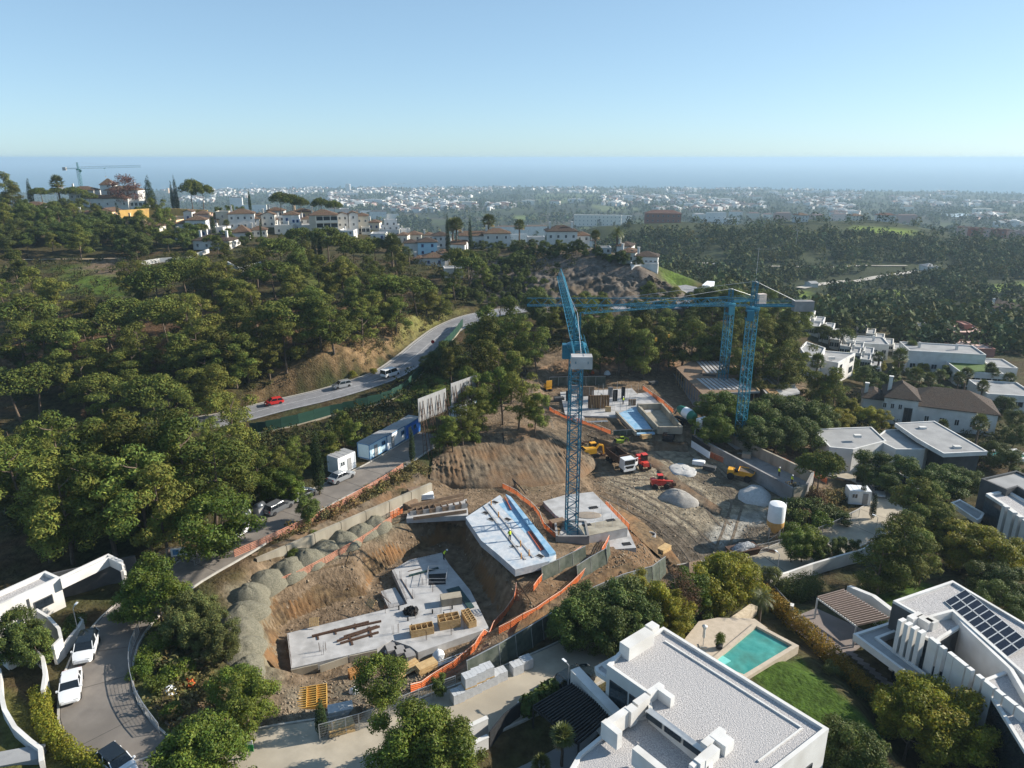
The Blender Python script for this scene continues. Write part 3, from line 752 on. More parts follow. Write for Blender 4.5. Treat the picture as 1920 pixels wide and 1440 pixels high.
village_house("small_gabled_house","small white gabled house with blue windows below the ochre wall",[(346,361,398,416,6,0,H_(roof='gabley',win=(1,1),fm=M_BLUE)),(325,348,408,424,6,0.5,H_(roof='flat',wall=M_PEACH,win=(2,1))),(363,390,402,420,7,1.5,H_(roof='hip',wall=M_PINKW,win=(2,1)))],8)
village_house("blue_window_house","white two-storey house with blue windows and brown roof left of the cypress",[(352,388,414,446,8,0,H_(roof='hip',win=(3,2),fm=M_BLUE)),(330,356,420,440,7,2,H_(roof='hip',win=(2,1)))],12)
village_house("long_roof_house","low house with a broad dark tiled roof and two white chimneys",[(362,432,452,468,10,0,H_(roof='hip',tile=M_TILED,chim=2,win=(4,1)))],-4)
village_house("pavilion","small pavilion with a ribbed pyramid tile roof",[(437,468,437,450,7,0,H_(roof='hip',rise=3.0))],10)
village_house("flat_tower_house","tall plain house with a flat slab roof beside the cypress",[(408,431,399,428,7,0,H_(roof='flat',wall=M_BEIGE,win=(1,2)))],10)
village_house("white_hip_house","white house with a wide brown hip roof in the village centre",[(432,478,402,430,9,0,H_(roof='hip',win=(4,2),chim=1)),(470,486,412,430,7,0.6,H_(roof='hip',win=(1,2),chim=1))],16)
village_house("grey_gable_house","grey and white gabled house right of the village centre",[(492,516,404,426,8,0,H_(roof='gabley',wall=M_CREAM,win=(2,2),chim=1)),(478,494,404,424,8,1.5,H_(roof='hip',wall=M_BEIGE,win=(1,2)))],12)
village_house("low_pink_house","low pinkish house with chimneys before the white village tower",[(516,548,424,440,7,0,H_(roof='flat',wall=M_CREAM,win=(2,1),chim=2))],5)
village_house("arcade_house","long white house with an arcade on the crest behind the village",[(440,500,385,399,6,0,H_(roof='flat',win=(6,1),wsz=(2.2,2.4),tile=M_GREYROOF)),(433,456,371,386,7,4,H_(roof='hip',tile=M_TILED,win=(2,1)))],4)
village_house("blue_white_house","white house with pale blue sides and round tower front",[(533,562,404,434,8,0,H_(roof='hip',win=(2,2),fm=M_BLUE)),(549,563,409,434,5,-1.5,H_(roof='flat',win=(2,2),fm=M_BLUE))],12)
o = village_house("beige_flats","beige block of flats with open balconies and a tile roof",[(583,634,405,444,10,0,H_(roof='hip',wall=M_BEIGE,chim=1))],14,None,"flats")
def balconies(o,x0,x1,y0,z0,nf,fh,nb,wall=M_CREAM,dark=M_GLASS):
 """open loggias: floor slabs, posts and dark recess"""
 for j in range(nf):
  z = z0 + fh * j
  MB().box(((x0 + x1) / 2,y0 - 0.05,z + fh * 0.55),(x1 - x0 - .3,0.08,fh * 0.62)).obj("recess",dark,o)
  MB().box(((x0 + x1) / 2,y0 - 0.8,z + 0.12),(x1 - x0,1.6,0.22)).obj("floor_slab",wall,o)
  MB().box(((x0 + x1) / 2,y0 - 1.5,z + 0.65),(x1 - x0,0.14,0.8)).obj("parapet",wall,o)
  for i in range(nb + 1): MB().box((x0 + (x1 - x0) * i / nb,y0 - 1.45,z + fh / 2 + .12),(0.28,0.28,fh - .25)).obj("post",wall,o)
balconies(o,-3.0,6.0,-0.02,3.0,2,3.0,3)
village_house("white_tower_house","white house with a square look-out tower in the right part of the village",[(634,654,404,440,8,0,H_(roof='gabley',win=(2,3))),(641,657,394,412,5,4,H_(roof='flat',win=(2,1)))],14)
village_house("white_gable_house","narrow white house with a pointed gable and curved window",[(656,673,402,440,7,0,H_(roof='gabley',win=(1,3)))],14)
village_house("beige_arch_house","beige house with an arcade at the right end of the flats",[(670,692,406,438,8,0,H_(roof='hip',wall=M_BEIGE,win=(2,2),chim=1)),(678,694,427,443,4,-2.5,H_(roof='flat',wall=M_CREAM,win=(2,1),wsz=(1.6,2.6)))],12)
village_house("chimney_house","white house with four tall chimneys at the village edge",[(694,725,397,415,9,0,H_(roof='hip',tile=M_TILED,win=(3,2),chim=2))],10)
village_house("stepped_house","white terraced house stepping down with slanted white walls",[(712,752,432,446,6,0,H_(roof='flat',win=(3,1),chim=1)),(716,750,424,434,6,4,H_(roof='flat',win=(3,1))),(722,746,414,426,6,8,H_(roof='flat',win=(2,1),chim=1))],10)
village_house("blue_trim_house","white house with bright blue trim beside the palm pair",[(696,724,440,462,8,0,H_(roof='flat',wall=M_WHITE,win=(2,2),fm=M_BLUE)),(730,748,456,468,5,-1,H_(roof='flat',wall=M_BLUE,win=(1,1)))],4)
village_house("light_blue_house","light-blue house with two brown hip roofs",[(784,820,455,480,8,0,H_(roof='hip',wall=M_BLUEW,win=(2,2),fm=M_BLUE,tile=M_TILED)),(759,786,456,478,7,1.5,H_(roof='hip',tile=M_TILED,win=(1,1)))],8)
village_house("roof_front_house","white house with blue windows and a mossy tile roof at the slope edge",[(794,834,484,499,8,0,H_(roof='hip',win=(2,1),fm=M_BLUE)),(778,796,485,499,7,0.8,H_(roof='hip',chim=1)),(826,842,476,492,7,3,H_(roof='hip'))],8)
village_house("small_terrace_house","small white flat-roofed house under the stone pines",[(834,868,505,522,6,0,H_(roof='flat',win=(3,1),tile=M_GREYROOF))],10)
village_house("back_house","low cream house behind the light-blue house",[(762,790,441,453,8,0,H_(roof='hip',wall=M_CREAM,chim=1,win=(2,1)))],5)
village_house("back_white_house","low white house behind the very tall cypress",[(794,813,442,453,8,0,H_(roof='hip',win=(2,1),chim=1))],5)
village_house("cypress_house","white hip-roofed house just left of the very tall cypress",[(812,842,443,466,8,0,H_(roof='hip',tile=M_TILED,win=(3,2)))],6)
village_house("gabled_annex","low gabled house with an orange roof below the very tall cypress",[(838,872,459,474,7,0,H_(roof='gable',chim=1,win=(2,1)))],-8)
village_house("long_white_house","long white house with brown tile roof and white chimneys on the ridge",[(862,908,443,466,8,0,H_(roof='gable',win=(3,1),chim=1,wsz=(1.0,2.0))),(907,957,439,466,9,-0.6,H_(roof='hip',win=(3,2),chim=1))],4)
village_house("rear_ridge_house","white house with hip roof behind the long white house",[(930,972,426,446,9,0,H_(roof='hip',win=(3,2),chim=1))],4)
village_house("square_ridge_house","square white house with tile roof and chimney in the middle of the ridge",[(984,1026,425,450,9,0,H_(roof='hip',win=(3,2),chim=2)),(966,986,430,450,8,1,H_(roof='hip',win=(1,2)))],6)
village_house("terrace_house","low white terraced annex below the square ridge house",[(990,1022,446,459,5,0,H_(roof='flat',win=(3,1)))],6)
village_house("cliff_house","white two-storey house with hip roof above the cliff",[(1025,1082,435,469,9,0,H_(roof='hip',tile=M_TILED,win=(4,2),chim=2)),(1082,1108,443,467,8,3,H_(roof='hip',win=(2,2)))],3)
village_house("cliff_end_house","white house with brown roof and chimneys at the end of the cliff",[(1160,1190,474,494,8,0,H_(roof='hip',win=(2,1),chim=1)),(1150,1178,463,482,8,5,H_(roof='hip',tile=M_TILED,chim=1))],-18)
village_house("last_ridge_house","last low white house with arcade and terrace at the right end of the ridge",[(1190,1232,482,500,7,0,H_(roof='hip',tile=M_TILED,win=(5,1),chim=1)),(1184,1234,496,504,4,-4,H_(roof='none',))],-14)
village_house("white_garden_house","low white building right of the cliff garden",[(1123,1146,466,476,5,0,H_(roof='flat',win=(2,1)))],0)
# ochre garden wall of the ridge villa and white garden walls
def wall_line(name,label,L,h,m,th=0.35,cat="wall",cap=None,down=1.0,group=None):
 """a wall along picture points that lie at its foot"""
 P = [G(x,y) for x,y in L]; o = thing(name,label,cat,P[0],0,group); mb = MB(); c = MB()
 for i in range(len(P) - 1):
  a,b = P[i] - P[0],P[i + 1] - P[0]; n = Vector((-(b - a).y,(b - a).x,0)).normalized() * th / 2
  mb.add([a - n + Vector((0,0,-down)),b - n + Vector((0,0,-down)),b + n + Vector((0,0,-down)),a + n + Vector((0,0,-down)),a - n + Vector((0,0,h)),b - n + Vector((0,0,h)),b + n + Vector((0,0,h)),a + n + Vector((0,0,h))],
               [(3,2,1,0),(4,5,6,7),(0,1,5,4),(1,2,6,5),(2,3,7,6),(3,0,4,7)])
  if cap: c.bar(a + Vector((0,0,h + 0.05)),b + Vector((0,0,h + 0.05)),th + 0.12,0.1)
 mb.obj("wall",m,o)
 if cap: c.obj("coping",cap,o)
 return o
wall_line("garden_wall","long ochre garden wall below the ridge villa",[(225,412),(282,408),(330,408),(391,411)],4.2,M_OCHREW,0.5)
wall_line("white_wall","white garden wall with turquoise patch among the pines",[(262,498),(300,492),(352,488),(392,474)],1.5,M_WHITE,0.4)
wall_line("sloping_wall","white sloping retaining wall below the village pines",[(428,500),(450,512),(470,505),(490,500)],1.8,M_WHITE,0.4)
wall_line("terrace_wall","white terrace wall at the foot of the last ridge house",[(1184,506),(1210,502),(1236,496)],1.4,M_WHITE,0.3)
# ---- ridge opposite,about 700 m away
o = village_house("hilltop_flats","pale four-storey block of flats with dark windows on the ridge opposite",[(1076,1164,404,424,14,0,H_(roof='none',wall=M_CREAM,win=(12,3),wsz=(1.5,2.4)))],-10,None,"flats")
for i,(x,w) in enumerate(((-20,9),(-9,8),(3,9),(14,8))): roof_mb('hip',x,x + w,1,12,10.9,1.8).obj("roof",M_TILER,o)
village_house("white_block","small white block at the right end of the hilltop flats",[(1160,1184,405,420,10,0,H_(roof='flat',win=(3,2)))],-10)
village_house("red_complex","long reddish housing complex on the ridge opposite",[(1210,1276,401,418,14,0,H_(roof='hip',wall=M_REDW,tile=M_TILER,win=(7,2),wsz=(1.4,1.6)))],-6,None,"flats")
village_house("white_modern_villa","white modern villa with stacked terraces on the ridge opposite",[(1345,1386,410,421,10,0,H_(roof='flat',win=(4,1),wsz=(1.4,1.6))),(1326,1362,399,413,12,6,H_(roof='flat',win=(4,1),wsz=(2.2,1.6),chim=1))],4)
village_house("white_gate_house","small white villa left of the modern villa on the ridge opposite",[(1300,1322,402,414,10,0,H_(roof='hip',tile=M_GREYROOF,win=(2,2)))],8)
for i,(l,r,e,b,w,t,lab) in enumerate((
 (1368,1392,397,410,M_WHITE,M_TILE,"white house right behind the modern villa on the opposite ridge"),(1402,1424,400,411,M_BEIGE,M_TILER,"beige house among palms on the opposite ridge"),
 (1452,1482,400,414,M_REDW,M_TILER,"dark red house left of the white pair on the opposite ridge"),(1494,1516,404,417,M_WHITE,M_TILE,"white house between red houses on the opposite ridge"),
 (1560,1588,402,414,M_PINKW,M_TILER,"pink house right of the tall palms on the opposite ridge"),(1596,1618,405,414,M_CREAM,M_TILE,"cream house in the middle of the opposite ridge"),
 (1644,1676,404,416,M_WHITE,M_TILER,"white house beside the dark red cluster on the opposite ridge"),(1680,1718,404,418,M_REDW,M_TILER,"dark red cluster at the right end of the opposite ridge"),
 (1520,1544,403,412,M_REDW,M_TILER,"small red house behind trees on the opposite ridge"),(1430,1448,402,411,M_CREAM,M_TILER,"small cream house behind trees on the opposite ridge"))):
 village_house("hilltop_house",lab,[(l,r,e,b,10,0,H_(roof='hip',wall=w,tile=t,win=(3,2),wsz=(1.3,1.4),chim=1))],HG.uniform(-14,14),"houses on the opposite ridge")
for i in range(9):
 l = 1800 + i * 14.5
 village_house("row_house","dark red row house at the right edge below the opposite ridge",[(l,l + 12,428 + i * 0.9,442 + i * 1.0,9,0,H_(roof='gabley',wall=M_REDW if i % 3 else M_PINKW,tile=M_TILER,win=(1,2),wsz=(1.4,1.4)))],-8,"dark red row houses")
# ---- white terraces and villas in the right middle ground
for i in range(9):
 l,e = 1478 + i * 19,588 + i * 12.5
 village_house("terrace_unit","white cubic unit of the long stepped terrace sliding down to the right",[(l,l + 17,e,e + 17,9,0,H_(roof='flat',win=(2,1),chim=1,wsz=(1.4,1.5))),(l + 3,l + 20,e - 6,e + 8,8,7,H_(roof='flat',win=(1,1)))],-28,"white stepped terrace units")
for i in range(7):
 l,e = 1572 + i * 17,597 + i * 10.0
 village_house("pergola_unit","cream house with timber pergola roof behind the white terrace",[(l,l + 15,e,e + 11,9,0,H_(roof='flat',wall=M_CREAM,win=(2,1),wsz=(1.4,1.4)))],-28,"cream pergola houses")
 o = bpy.context.scene.objects[-1]
village_house("row_villa","long white two-storey row with roof chimneys right of the palms",[(1704,1832,662,706,11,0,H_(roof='flat',win=(7,1),chim=2,wsz=(1.6,1.5)))],-14,None,"house")
village_house("row_villa","lower white row left of the long white row",[(1586,1660,645,668,10,0,H_(roof='flat',win=(5,1),chim=2,wsz=(1.3,1.3)))],-16,None,"house")
village_house("edge_villa","white flat-roofed house behind the long white row",[(1840,1900,690,712,10,0,H_(roof='flat',win=(3,1),wsz=(1.5,1.4)))],-12)
village_house("glass_villa","white villa with turquoise glass balustrade and roof lawn",[(1798,1872,700,728,12,0,H_(roof='flat',win=(4,1),wsz=(2.6,1.8),tile=mat("roof_lawn",(0.06,0.11,0.02),(0.09,0.14,0.03))))],-12)
village_house("pool_villa","white villa with a long roof terrace at the right edge",[(1850,1935,742,772,12,0,H_(roof='flat',win=(4,1),wsz=(2.6,1.6)))],-12)
village_house("domed_villa","white villa with dark domes at the far right",[(1858,1925,580,606,12,0,H_(roof='hip',tile=M_TILED,win=(5,2),chim=1)),(1866,1890,574,590,8,4,H_(roof='hip',tile=M_TILED,rise=2.5))],-10)
village_house("red_roof_hall","low reddish flat-roofed building with a box on top",[(1786,1850,625,645,14,0,H_(roof='flat',wall=M_REDW,tile=M_PINKW,win=(3,1))),(1815,1830,613,626,6,5,H_(roof='flat',wall=M_REDW,tile=M_REDW))],-6)
village_house("red_roof_hall","lower reddish terrace building before the boxed one",[(1792,1862,655,668,12,0,H_(roof='flat',wall=M_REDW,tile=M_PINKW))],-6)
village_house("grey_roof_villa","grey flat-roofed house in the hollow left of the red building",[(1700,1748,612,626,12,0,H_(roof='flat',win=(3,1),tile=M_GREYROOF))],-20)
village_house("flat_roof_house","flat grey roof between the trees before the domed villa",[(1798,1828,590,600,9,0,H_(roof='flat'))],-8)
village_house("valley_farm","white farmhouse beside the valley road",[(1736,1758,500,510,9,0,H_(roof='hip',tile=M_GREYROOF,win=(2,1)))],8)
village_house("valley_barn","small white barn at the lower end of the valley road",[(1520,1534,532,539,8,0,H_(roof='gable',tile=M_GREYROOF))],8)
# tiled villa in the right middle ground
o = village_house("tiled_villa","white villa with a long dark tile roof, arches and small windows",[
 (1702,1850,766,808,11,0,H_(roof='hip',tile=M_TILED,rise=3.3,win=(6,1),wsz=(1.0,1.5))),(1664,1720,754,800,9,-1.6,H_(roof='hip',tile=M_TILED,rise=2.8,chim=1)),(1628,1664,764,796,7,.6,H_(roof='hip',tile=M_TILED,rise=1.6,chim=1))],-24,None,"villa")
for x in (-2.0,-0.4,1.2): window(o,-11.5 + x,-1.66,4.2,0.85,1.3,0,M_FRAME)
window(o,-8.6,-1.66,0.6,1.7,4.2,0,M_DGREY,"arched_door"); window(o,-15.6,0.55,1.2,1.2,1.4,0,M_FRAME)
# smaller houses packed between the others
for i,(l,r,e,b,wm,rf) in enumerate(((448,470,415,428,M_WHITE,'hip'),(500,520,412,424,M_WHITE,'hip'),(516,534,408,424,M_WHITE,'flat'),(562,584,412,430,M_WHITE,'hip'),(548,584,398,410,M_PEACH,'hip'),(500,532,396,408,M_WHITE,'hip'),
 (604,640,432,446,M_WHITE,'flat'),(640,664,434,450,M_WHITE,'flat'),(690,712,418,432,M_CREAM,'hip'),(676,700,396,408,M_WHITE,'flat'),(752,770,432,446,M_WHITE,'flat'),(744,764,442,456,M_CREAM,'hip'),(708,730,446,462,M_WHITE,'flat'),
 (308,332,415,428,M_PEACH,'flat'),(330,352,438,452,M_WHITE,'hip'),(388,412,412,428,M_PEACH,'hip'),(396,420,428,442,M_WHITE,'flat'),(470,500,432,444,M_CREAM,'hip'),(238,262,412,424,M_PEACH,'hip'),(262,300,425,436,M_CREAM,'hip'),
 (1108,1128,452,466,M_WHITE,'hip'),(955,990,440,456,M_WHITE,'flat'),(840,866,432,444,M_WHITE,'hip'),(148,176,402,412,M_WHITE,'hip'),(820,846,476,490,M_WHITE,'hip'),(724,748,402,414,M_WHITE,'flat'),(615,645,392,402,M_BEIGE,'hip'),(560,590,424,438,M_WHITE,'flat'))):
 village_house("village_house",("small %s village house with a %s roof squeezed between larger houses" % ({M_WHITE: "white",M_PEACH: "peach",M_CREAM: "cream",M_BEIGE: "beige"}[wm],"tiled" if rf == 'hip' else "flat")),[(l,r,e,b,7,0,H_(roof=rf,wall=wm,win=(max(1,(r - l) // 9),1 if b - e < 15 else 2),chim=1,fm=M_BLUE if i % 4 == 0 else None))],HG.uniform(-6,18),"small houses packed into the village, %s, %s" % (wm.name.split("_")[0],rf))
# ------------------------------------------------------------------ flat-roofed villas: roof outlines read off the photograph at their height
def wpoly(L,z,o): return [(PZ(x,y,z).x - o.x,PZ(x,y,z).y - o.y) for x,y in L]
def inset(P,t):
 n = len(P); ar = sum(P[i][0] * P[(i + 1) % n][1] - P[(i + 1) % n][0] * P[i][1] for i in range(n)); s = 1 if ar > 0 else -1; out = []
 for i in range(n):
  a,b,c = Vector(P[i - 1]),Vector(P[i]),Vector(P[(i + 1) % n])
  u,v = (b - a).normalized(),(c - b).normalized(); n1,n2 = Vector((-u.y,u.x)) * s,Vector((-v.y,v.x)) * s
  m = (n1 + n2); m = m / max(0.25,m.dot(n1)); out.append(tuple(b + m * t))
 return out
def flat_block(o,L,z,zb,wall=None,roof=None,par=0.35,pw=0.3,loc=None,world=None,name="wall",core=None):
 """one volume: wall down to zb, parapet rim, roof surface below the rim; heights absolute"""
 wall = wall or M_WHITE; roof = roof or M_GRAV; org = o.location
 P = world or wpoly(L,z,org); Z = z - org.z; BLD.append([(x + org.x,y + org.y) for x,y in P])
 MB().prism(P,zb - org.z,Z - par).obj(name,core or wall,o)
 Q = inset(P,pw); n = len(P); mb = MB(); e = 0.015; Po = inset(P,-e)
 mb.add([(x,y,Z) for x,y in Po] + [(x,y,Z) for x,y in Q] + [(x,y,Z - par - 0.1) for x,y in Po] + [(x,y,Z - par - 0.1) for x,y in Q],
           [(i,(i + 1) % n,n + (i + 1) % n,n + i) for i in range(n)] + [(2 * n + i,2 * n + (i + 1) % n,(i + 1) % n,i) for i in range(n)] + [(n + i,n + (i + 1) % n,3 * n + (i + 1) % n,3 * n + i) for i in range(n)])
 mb.obj("parapet",wall,o,fix=True)
 MB().prism(inset(P,pw - 0.02),Z - par - 0.05,Z - par + 0.03).obj("roof",roof,o)
 return P
def blk(o,px,py,z,sx,sy,h,yaw,m=None,name="chimney"):
 p = PZ(px,py,z) - o.location
 return MB().box((p.x,p.y,p.z - h / 2),(sx,sy,h),yaw).obj(name,m or M_WHITE,o)
def wedge_dir(a,b,z): p,q = PZ(*a,z),PZ(*b,z); return math.atan2(q.y - p.y,q.x - p.x)
M_SLAT = mat("black_slats",(0.020,0.021,0.023),(0.03,0.031,0.033),rough=0.6)
M_SLATB = mat("brown_slats",(0.24,0.18,0.15),(0.30,0.23,0.19),rough=0.6)
M_POOL = mat("pool_water",(0.035,0.22,0.19),(0.09,0.36,0.31),rough=0.04,spec=0.6,scale=0.5,bump=0.12,bscale=4,c3=(0.05,0.17,0.13),scale3=0.4)
M_DECK = mat("stone_deck",(0.42,0.35,0.27),(0.50,0.42,0.33),rough=0.85,scale=1.5)
M_PAVE = mat("brown_paving",(0.20,0.165,0.15),(0.26,0.215,0.19),rough=0.85,scale=0.8,c3=(0.17,0.14,0.125))
M_GPAVE = mat("grey_paving",(0.22,0.22,0.22),(0.28,0.28,0.275),rough=0.85,scale=0.8,c3=(0.18,0.18,0.18))
def pergola(name,label,A,B,C,D,z,n,m,zg,rim=None):
 """slats parallel to A-B, repeated from A-B to D-C"""
 a,b,c,d = [PZ(*q,z) for q in (A,B,C,D)]; o = thing(name,label,"pergola",(a.x,a.y,zg)); s = MB()
 for i in range(n):
  t = i / (n - 1); p,q = a.lerp(d,t) - o.location,b.lerp(c,t) - o.location
  MB().bar(p,q,0.10,0.26).obj("slat",m,o)
 for p,q in ((a,d),(b,c)): MB().bar(p - o.location + Vector((0,0,-.16)),q - o.location + Vector((0,0,-.16)),0.12,0.18).obj("beam",rim or m,o)
 for p in (a,b,c,d): MB().box((p.x - a.x,p.y - a.y,(z - zg) / 2 - .2),(0.16,0.16,z - zg + .2)).obj("post",rim or m,o)
 return o
# ---- big villa,bottom right
BZ = 7.6; bo = PZ(1300,1300,1.0)
big = thing("flat_roofed_villa","large white villa with gravel roof and courtyard in the bottom right","villa",(bo.x,bo.y,1.0))
flat_block(big,[(1244,1175),(1554,1366),(1452,1446),(1320,1560),(1330,1425),(1217,1332),(1213,1298),(1138,1246),(1162,1220)],BZ,0.5,par=0.30)
flat_block(big,[(1218,1336),(1328,1428),(1318,1560),(1000,1560),(1085,1412),(1142,1366),(1180,1345)],BZ - 0.9,0.5,par=0.30)
flat_block(big,[(1115,1250),(1158,1226),(1136,1248),(1212,1302),(1200,1312),(1118,1258)],BZ - 1.7,BZ - 2.2,par=0.12)
flat_block(big,[(1070,1256),(1086,1250),(1170,1338),(1152,1342)],4.6,0.5,par=0.05,pw=0.05,roof=M_WHITE,name="garden_wall")
# raised rim line on the long side and roof boxes
YA = wedge_dir((1244,1175),(1554,1366),BZ)
L = inset(wpoly([(1244,1175),(1554,1366),(1452,1446),(1320,1560),(1330,1425),(1217,1332),(1213,1298),(1138,1246),(1162,1220)],BZ,big.location),1.35)
mb = MB()
for i in (0,1): mb.bar((*L[i],BZ - 1.0 - 0.22),(*L[i + 1],BZ - 1.0 - 0.22),0.14,0.16)
mb.obj("roof_kerb",M_WHITE,big)
blk(big,1195,1195,BZ + 1.1,1.15,3.4,1.6,YA); blk(big,1223,1172,BZ + 0.7,0.9,1.0,1.0,YA)
for px,py,sx,sy in ((1228,1290,0.55,1.7),(1247,1297,1.6,0.5),(1203,1310,0.6,1.5),(1184,1327,0.7,0.8),(1160,1340,0.6,2.3),(1147,1362,1.7,0.55),(1338,1380,0.6,2.4),(1354,1383,1.4,1.1),(1330,1410,0.7,1.7),(1312,1424,0.6,0.6),(1300,1432,0.4,0.5),(1222,1425,3.2,0.6)):
 blk(big,px,py,BZ + 0.62 + 0.013 * ((px * 7) % 11),sx,sy,1.5,YA,name="roof_box")
sk = [PZ(1219,1326,BZ + .3),PZ(1324,1404,BZ + .3),PZ(1317,1411,BZ + .15),PZ(1210,1333,BZ + .15)]
MB().add([tuple(p - big.location) for p in sk] + [tuple(p - big.location - Vector((0,0,.14))) for p in sk],[(0,1,2,3),(7,6,5,4),(0,4,5,1),(1,5,6,2),(2,6,7,3),(3,7,4,0)]).obj("skylight",M_FRAME,big,fix=True)
for i in range(3):
 a,b = sk[3].lerp(sk[2],i / 3 + .02),sk[3].lerp(sk[2],(i + 1) / 3 - .02)
 q = [a,b,b + Vector((0,0,-.55)),a + Vector((0,0,-.55))]; MB().add([tuple(p - big.location + Vector((-.02,-.03,-.02))) for p in q],[(0,1,2,3)]).obj("pane",M_GLASS,big)
# street front: glazed entrance below the canopy and side windows
def facade_window(o,a,b,zt,zb,t0,t1,z,m=M_GLASS):
 """glass strip on the wall between two roof corners (picture points at height zt)"""
 p,q = PZ(*a,zt),PZ(*b,zt); u = p.lerp(q,t0); v = p.lerp(q,t1); n = Vector(((q - p).y,-(q - p).x,0)).normalized()
 if n.dot(Vector((0,0,CZ)) - p) < 0: n = -n
 o2 = MB(); c = (u + v) / 2 + n * 0.03 - o.location; yaw = math.atan2((v - u).y,(v - u).x); w = (v - u).length
 f = o2.box((0,0,z[0] + (z[1] - z[0]) / 2 - o.location.z),(w,0.10,z[1] - z[0])).obj("window",M_DGREY,o,(c.x,c.y,0),yaw)
 s = -1 if (n.x * -math.sin(yaw) + n.y * math.cos(yaw)) < 0 else 1
 MB().box((0,s * 0.03,(z[0] + z[1]) / 2 - o.location.z),(w - 0.16,0.08,z[1] - z[0] - 0.16)).obj("pane",m,f)
facade_window(big,(1554,1366),(1452,1446),BZ,1,0.25,0.6,(4.6,5.3)); facade_window(big,(1554,1366),(1452,1446),BZ,1,0.08,0.95,(1.2,3.6))
facade_window(big,(1138,1246),(1213,1298),BZ,1,0.1,0.55,(3.9,6.3)); facade_window(big,(1138,1246),(1213,1298),BZ,1,0.6,0.95,(3.9,6.3)); facade_window(big,(1138,1246),(1213,1298),BZ,1,0.2,0.9,(1.1,3.3))
facade_window(big,(1085,1412),(1142,1366),BZ - .9,1,0.15,0.85,(1.2,3.4)); facade_window(big,(1244,1175),(1554,1366),BZ,1,0.1,0.4,(1.2,3.6)); facade_window(big,(1244,1175),(1554,1366),BZ,1,0.5,0.9,(1.2,3.6))
pergola("black_pergola","black slatted carport pergola beside the big villa",(1000,1325),(1073,1282),(1148,1340),(1085,1393),4.0,19,M_SLAT,1.0)
# its forecourt,gate pillars,low wall
def sheet(name,L,z,m,label=None,parent=None,kind="structure",th=0.06):
 """level sheet with picture outline at height z"""
 P = [PZ(x,y,z) for x,y in L]; c = sum(P,Vector()) / len(P); ob = MB().prism([(p.x - c.x,p.y - c.y) for p in P],-th,0).obj(name,m,parent,(c.x,c.y,z))
 if parent is None: tag(ob,label,None,None,kind)
 return ob
sheet("forecourt",[(905,1440),(1000,1340),(1072,1290),(1150,1345),(1080,1420),(1030,1500),(880,1500)],1.06,M_GPAVE,"grey paved forecourt of the big villa")
def box_thing(name,label,cat,px,py,z,sx,sy,h,yaw,m,group=None):
 p = PZ(px,py,z); o = thing(name,label,cat,(p.x,p.y,z),yaw,group); MB().box((0,0,h / 2 - .3),(sx,sy,h + .6)).box((0,0,h + .04),(sx + .08,sy + .08,.08)).obj("body",m,o); return o
box_thing("gate_pillar","taller white slab wall of the villa gate","wall",887,1402,1.0,2.9,0.35,2.5,math.radians(33),M_WHITE)
box_thing("gate_pillar","lower white slab in front of the villa gate wall","wall",890,1428,1.0,2.6,0.35,2.0,math.radians(33),M_WHITE)
wall_line("low_wall","low white wall with planting along the villa forecourt",[(972,1335),(1000,1318),(1030,1302)],1.0,M_WHITE,0.35)
o = wall_line("dark_gate","dark slatted sliding gate between the gate wall and the low wall",[(918,1402),(945,1368),(975,1345)],1.7,M_SLAT,0.12,"gate")
# pool
pz = 1.32
pool = thing("swimming_pool","turquoise swimming pool with sunken steps beside the big villa","pool",PZ(1400,1220,pz))
ow = [(1415,1168),(1498,1212),(1398,1273),(1326,1246),(1338,1232)]
Pp = wpoly(ow,pz,pool.location); Pi = inset(Pp,0.45)
n = len(Pp); mb = MB()
mb.add([(x,y,.1) for x,y in Pp] + [(x,y,.1) for x,y in Pi] + [(x,y,-.9) for x,y in Pp] + [(x,y,-.32) for x,y in Pi],[(i,(i + 1) % n,n + (i + 1) % n,n + i) for i in range(n)] + [(2 * n + i,2 * n + (i + 1) % n,(i + 1) % n,i) for i in range(n)] + [(n + i,n + (i + 1) % n,3 * n + (i + 1) % n,3 * n + i) for i in range(n)])
mb.obj("coping",M_DECK,pool,fix=True)
M_TILEP = mat("pool_tiles",(0.14,0.50,0.46),(0.20,0.58,0.53),rough=0.4)
MB().prism(inset(Pp,0.4),-0.9,-0.18).obj("water",M_POOL,pool)
st = wpoly([(1330,1236),(1352,1222),(1378,1238),(1352,1252)],pz,pool.location); MB().prism(inset(st,.25),-0.5,-0.10).obj("step",M_TILEP,pool)
sheet("pool_deck",[(1290,1190),(1310,1165),(1345,1158),(1415,1160),(1440,1178),(1412,1170),(1338,1231),(1322,1250),(1395,1276),(1385,1282),(1290,1232),(1270,1215)],1.2,M_DECK,"beige stone deck around the turquoise pool")
um = thing("parasol","closed white parasol standing on the pool deck","parasol",PZ(1318,1212,1.2)); MB().tube((0,0,0),(0,0,2.6),0.035,6).obj("pole",M_STEEL,um)
MB().lathe([(0.05,1.0),(0.16,1.2),(0.13,2.1),(0.22,2.35),(0.30,2.5),(0.02,2.68)],10).obj("canopy",M_WHITE,um,smooth=True); MB().box((0,0,.04),(.8,.8,.1)).obj("base",M_DECK,um)
pp = thing("potted_tree","small potted tree on the pool deck","plant",PZ(1348,1216,1.2)); MB().lathe([(0.22,0),(0.36,.15),(0.38,.5),(0.30,.55)],12).obj("pot",M_SLAT,pp,smooth=40)
PP_POT = pp
o = wall_line("stone_block_wall","rough wall of pale stone blocks behind the pool",[(1362,1186),(1385,1170),(1412,1150)],1.2,mat("pale_stone",(0.36,0.30,0.22),(0.50,0.43,0.33),scale=2,bump=.5),0.9)
wall_line("planter_wall","white wall fin between the pool garden and the driveway",[(1481,1164),(1482,1158)],2.0,M_WHITE,0.4)
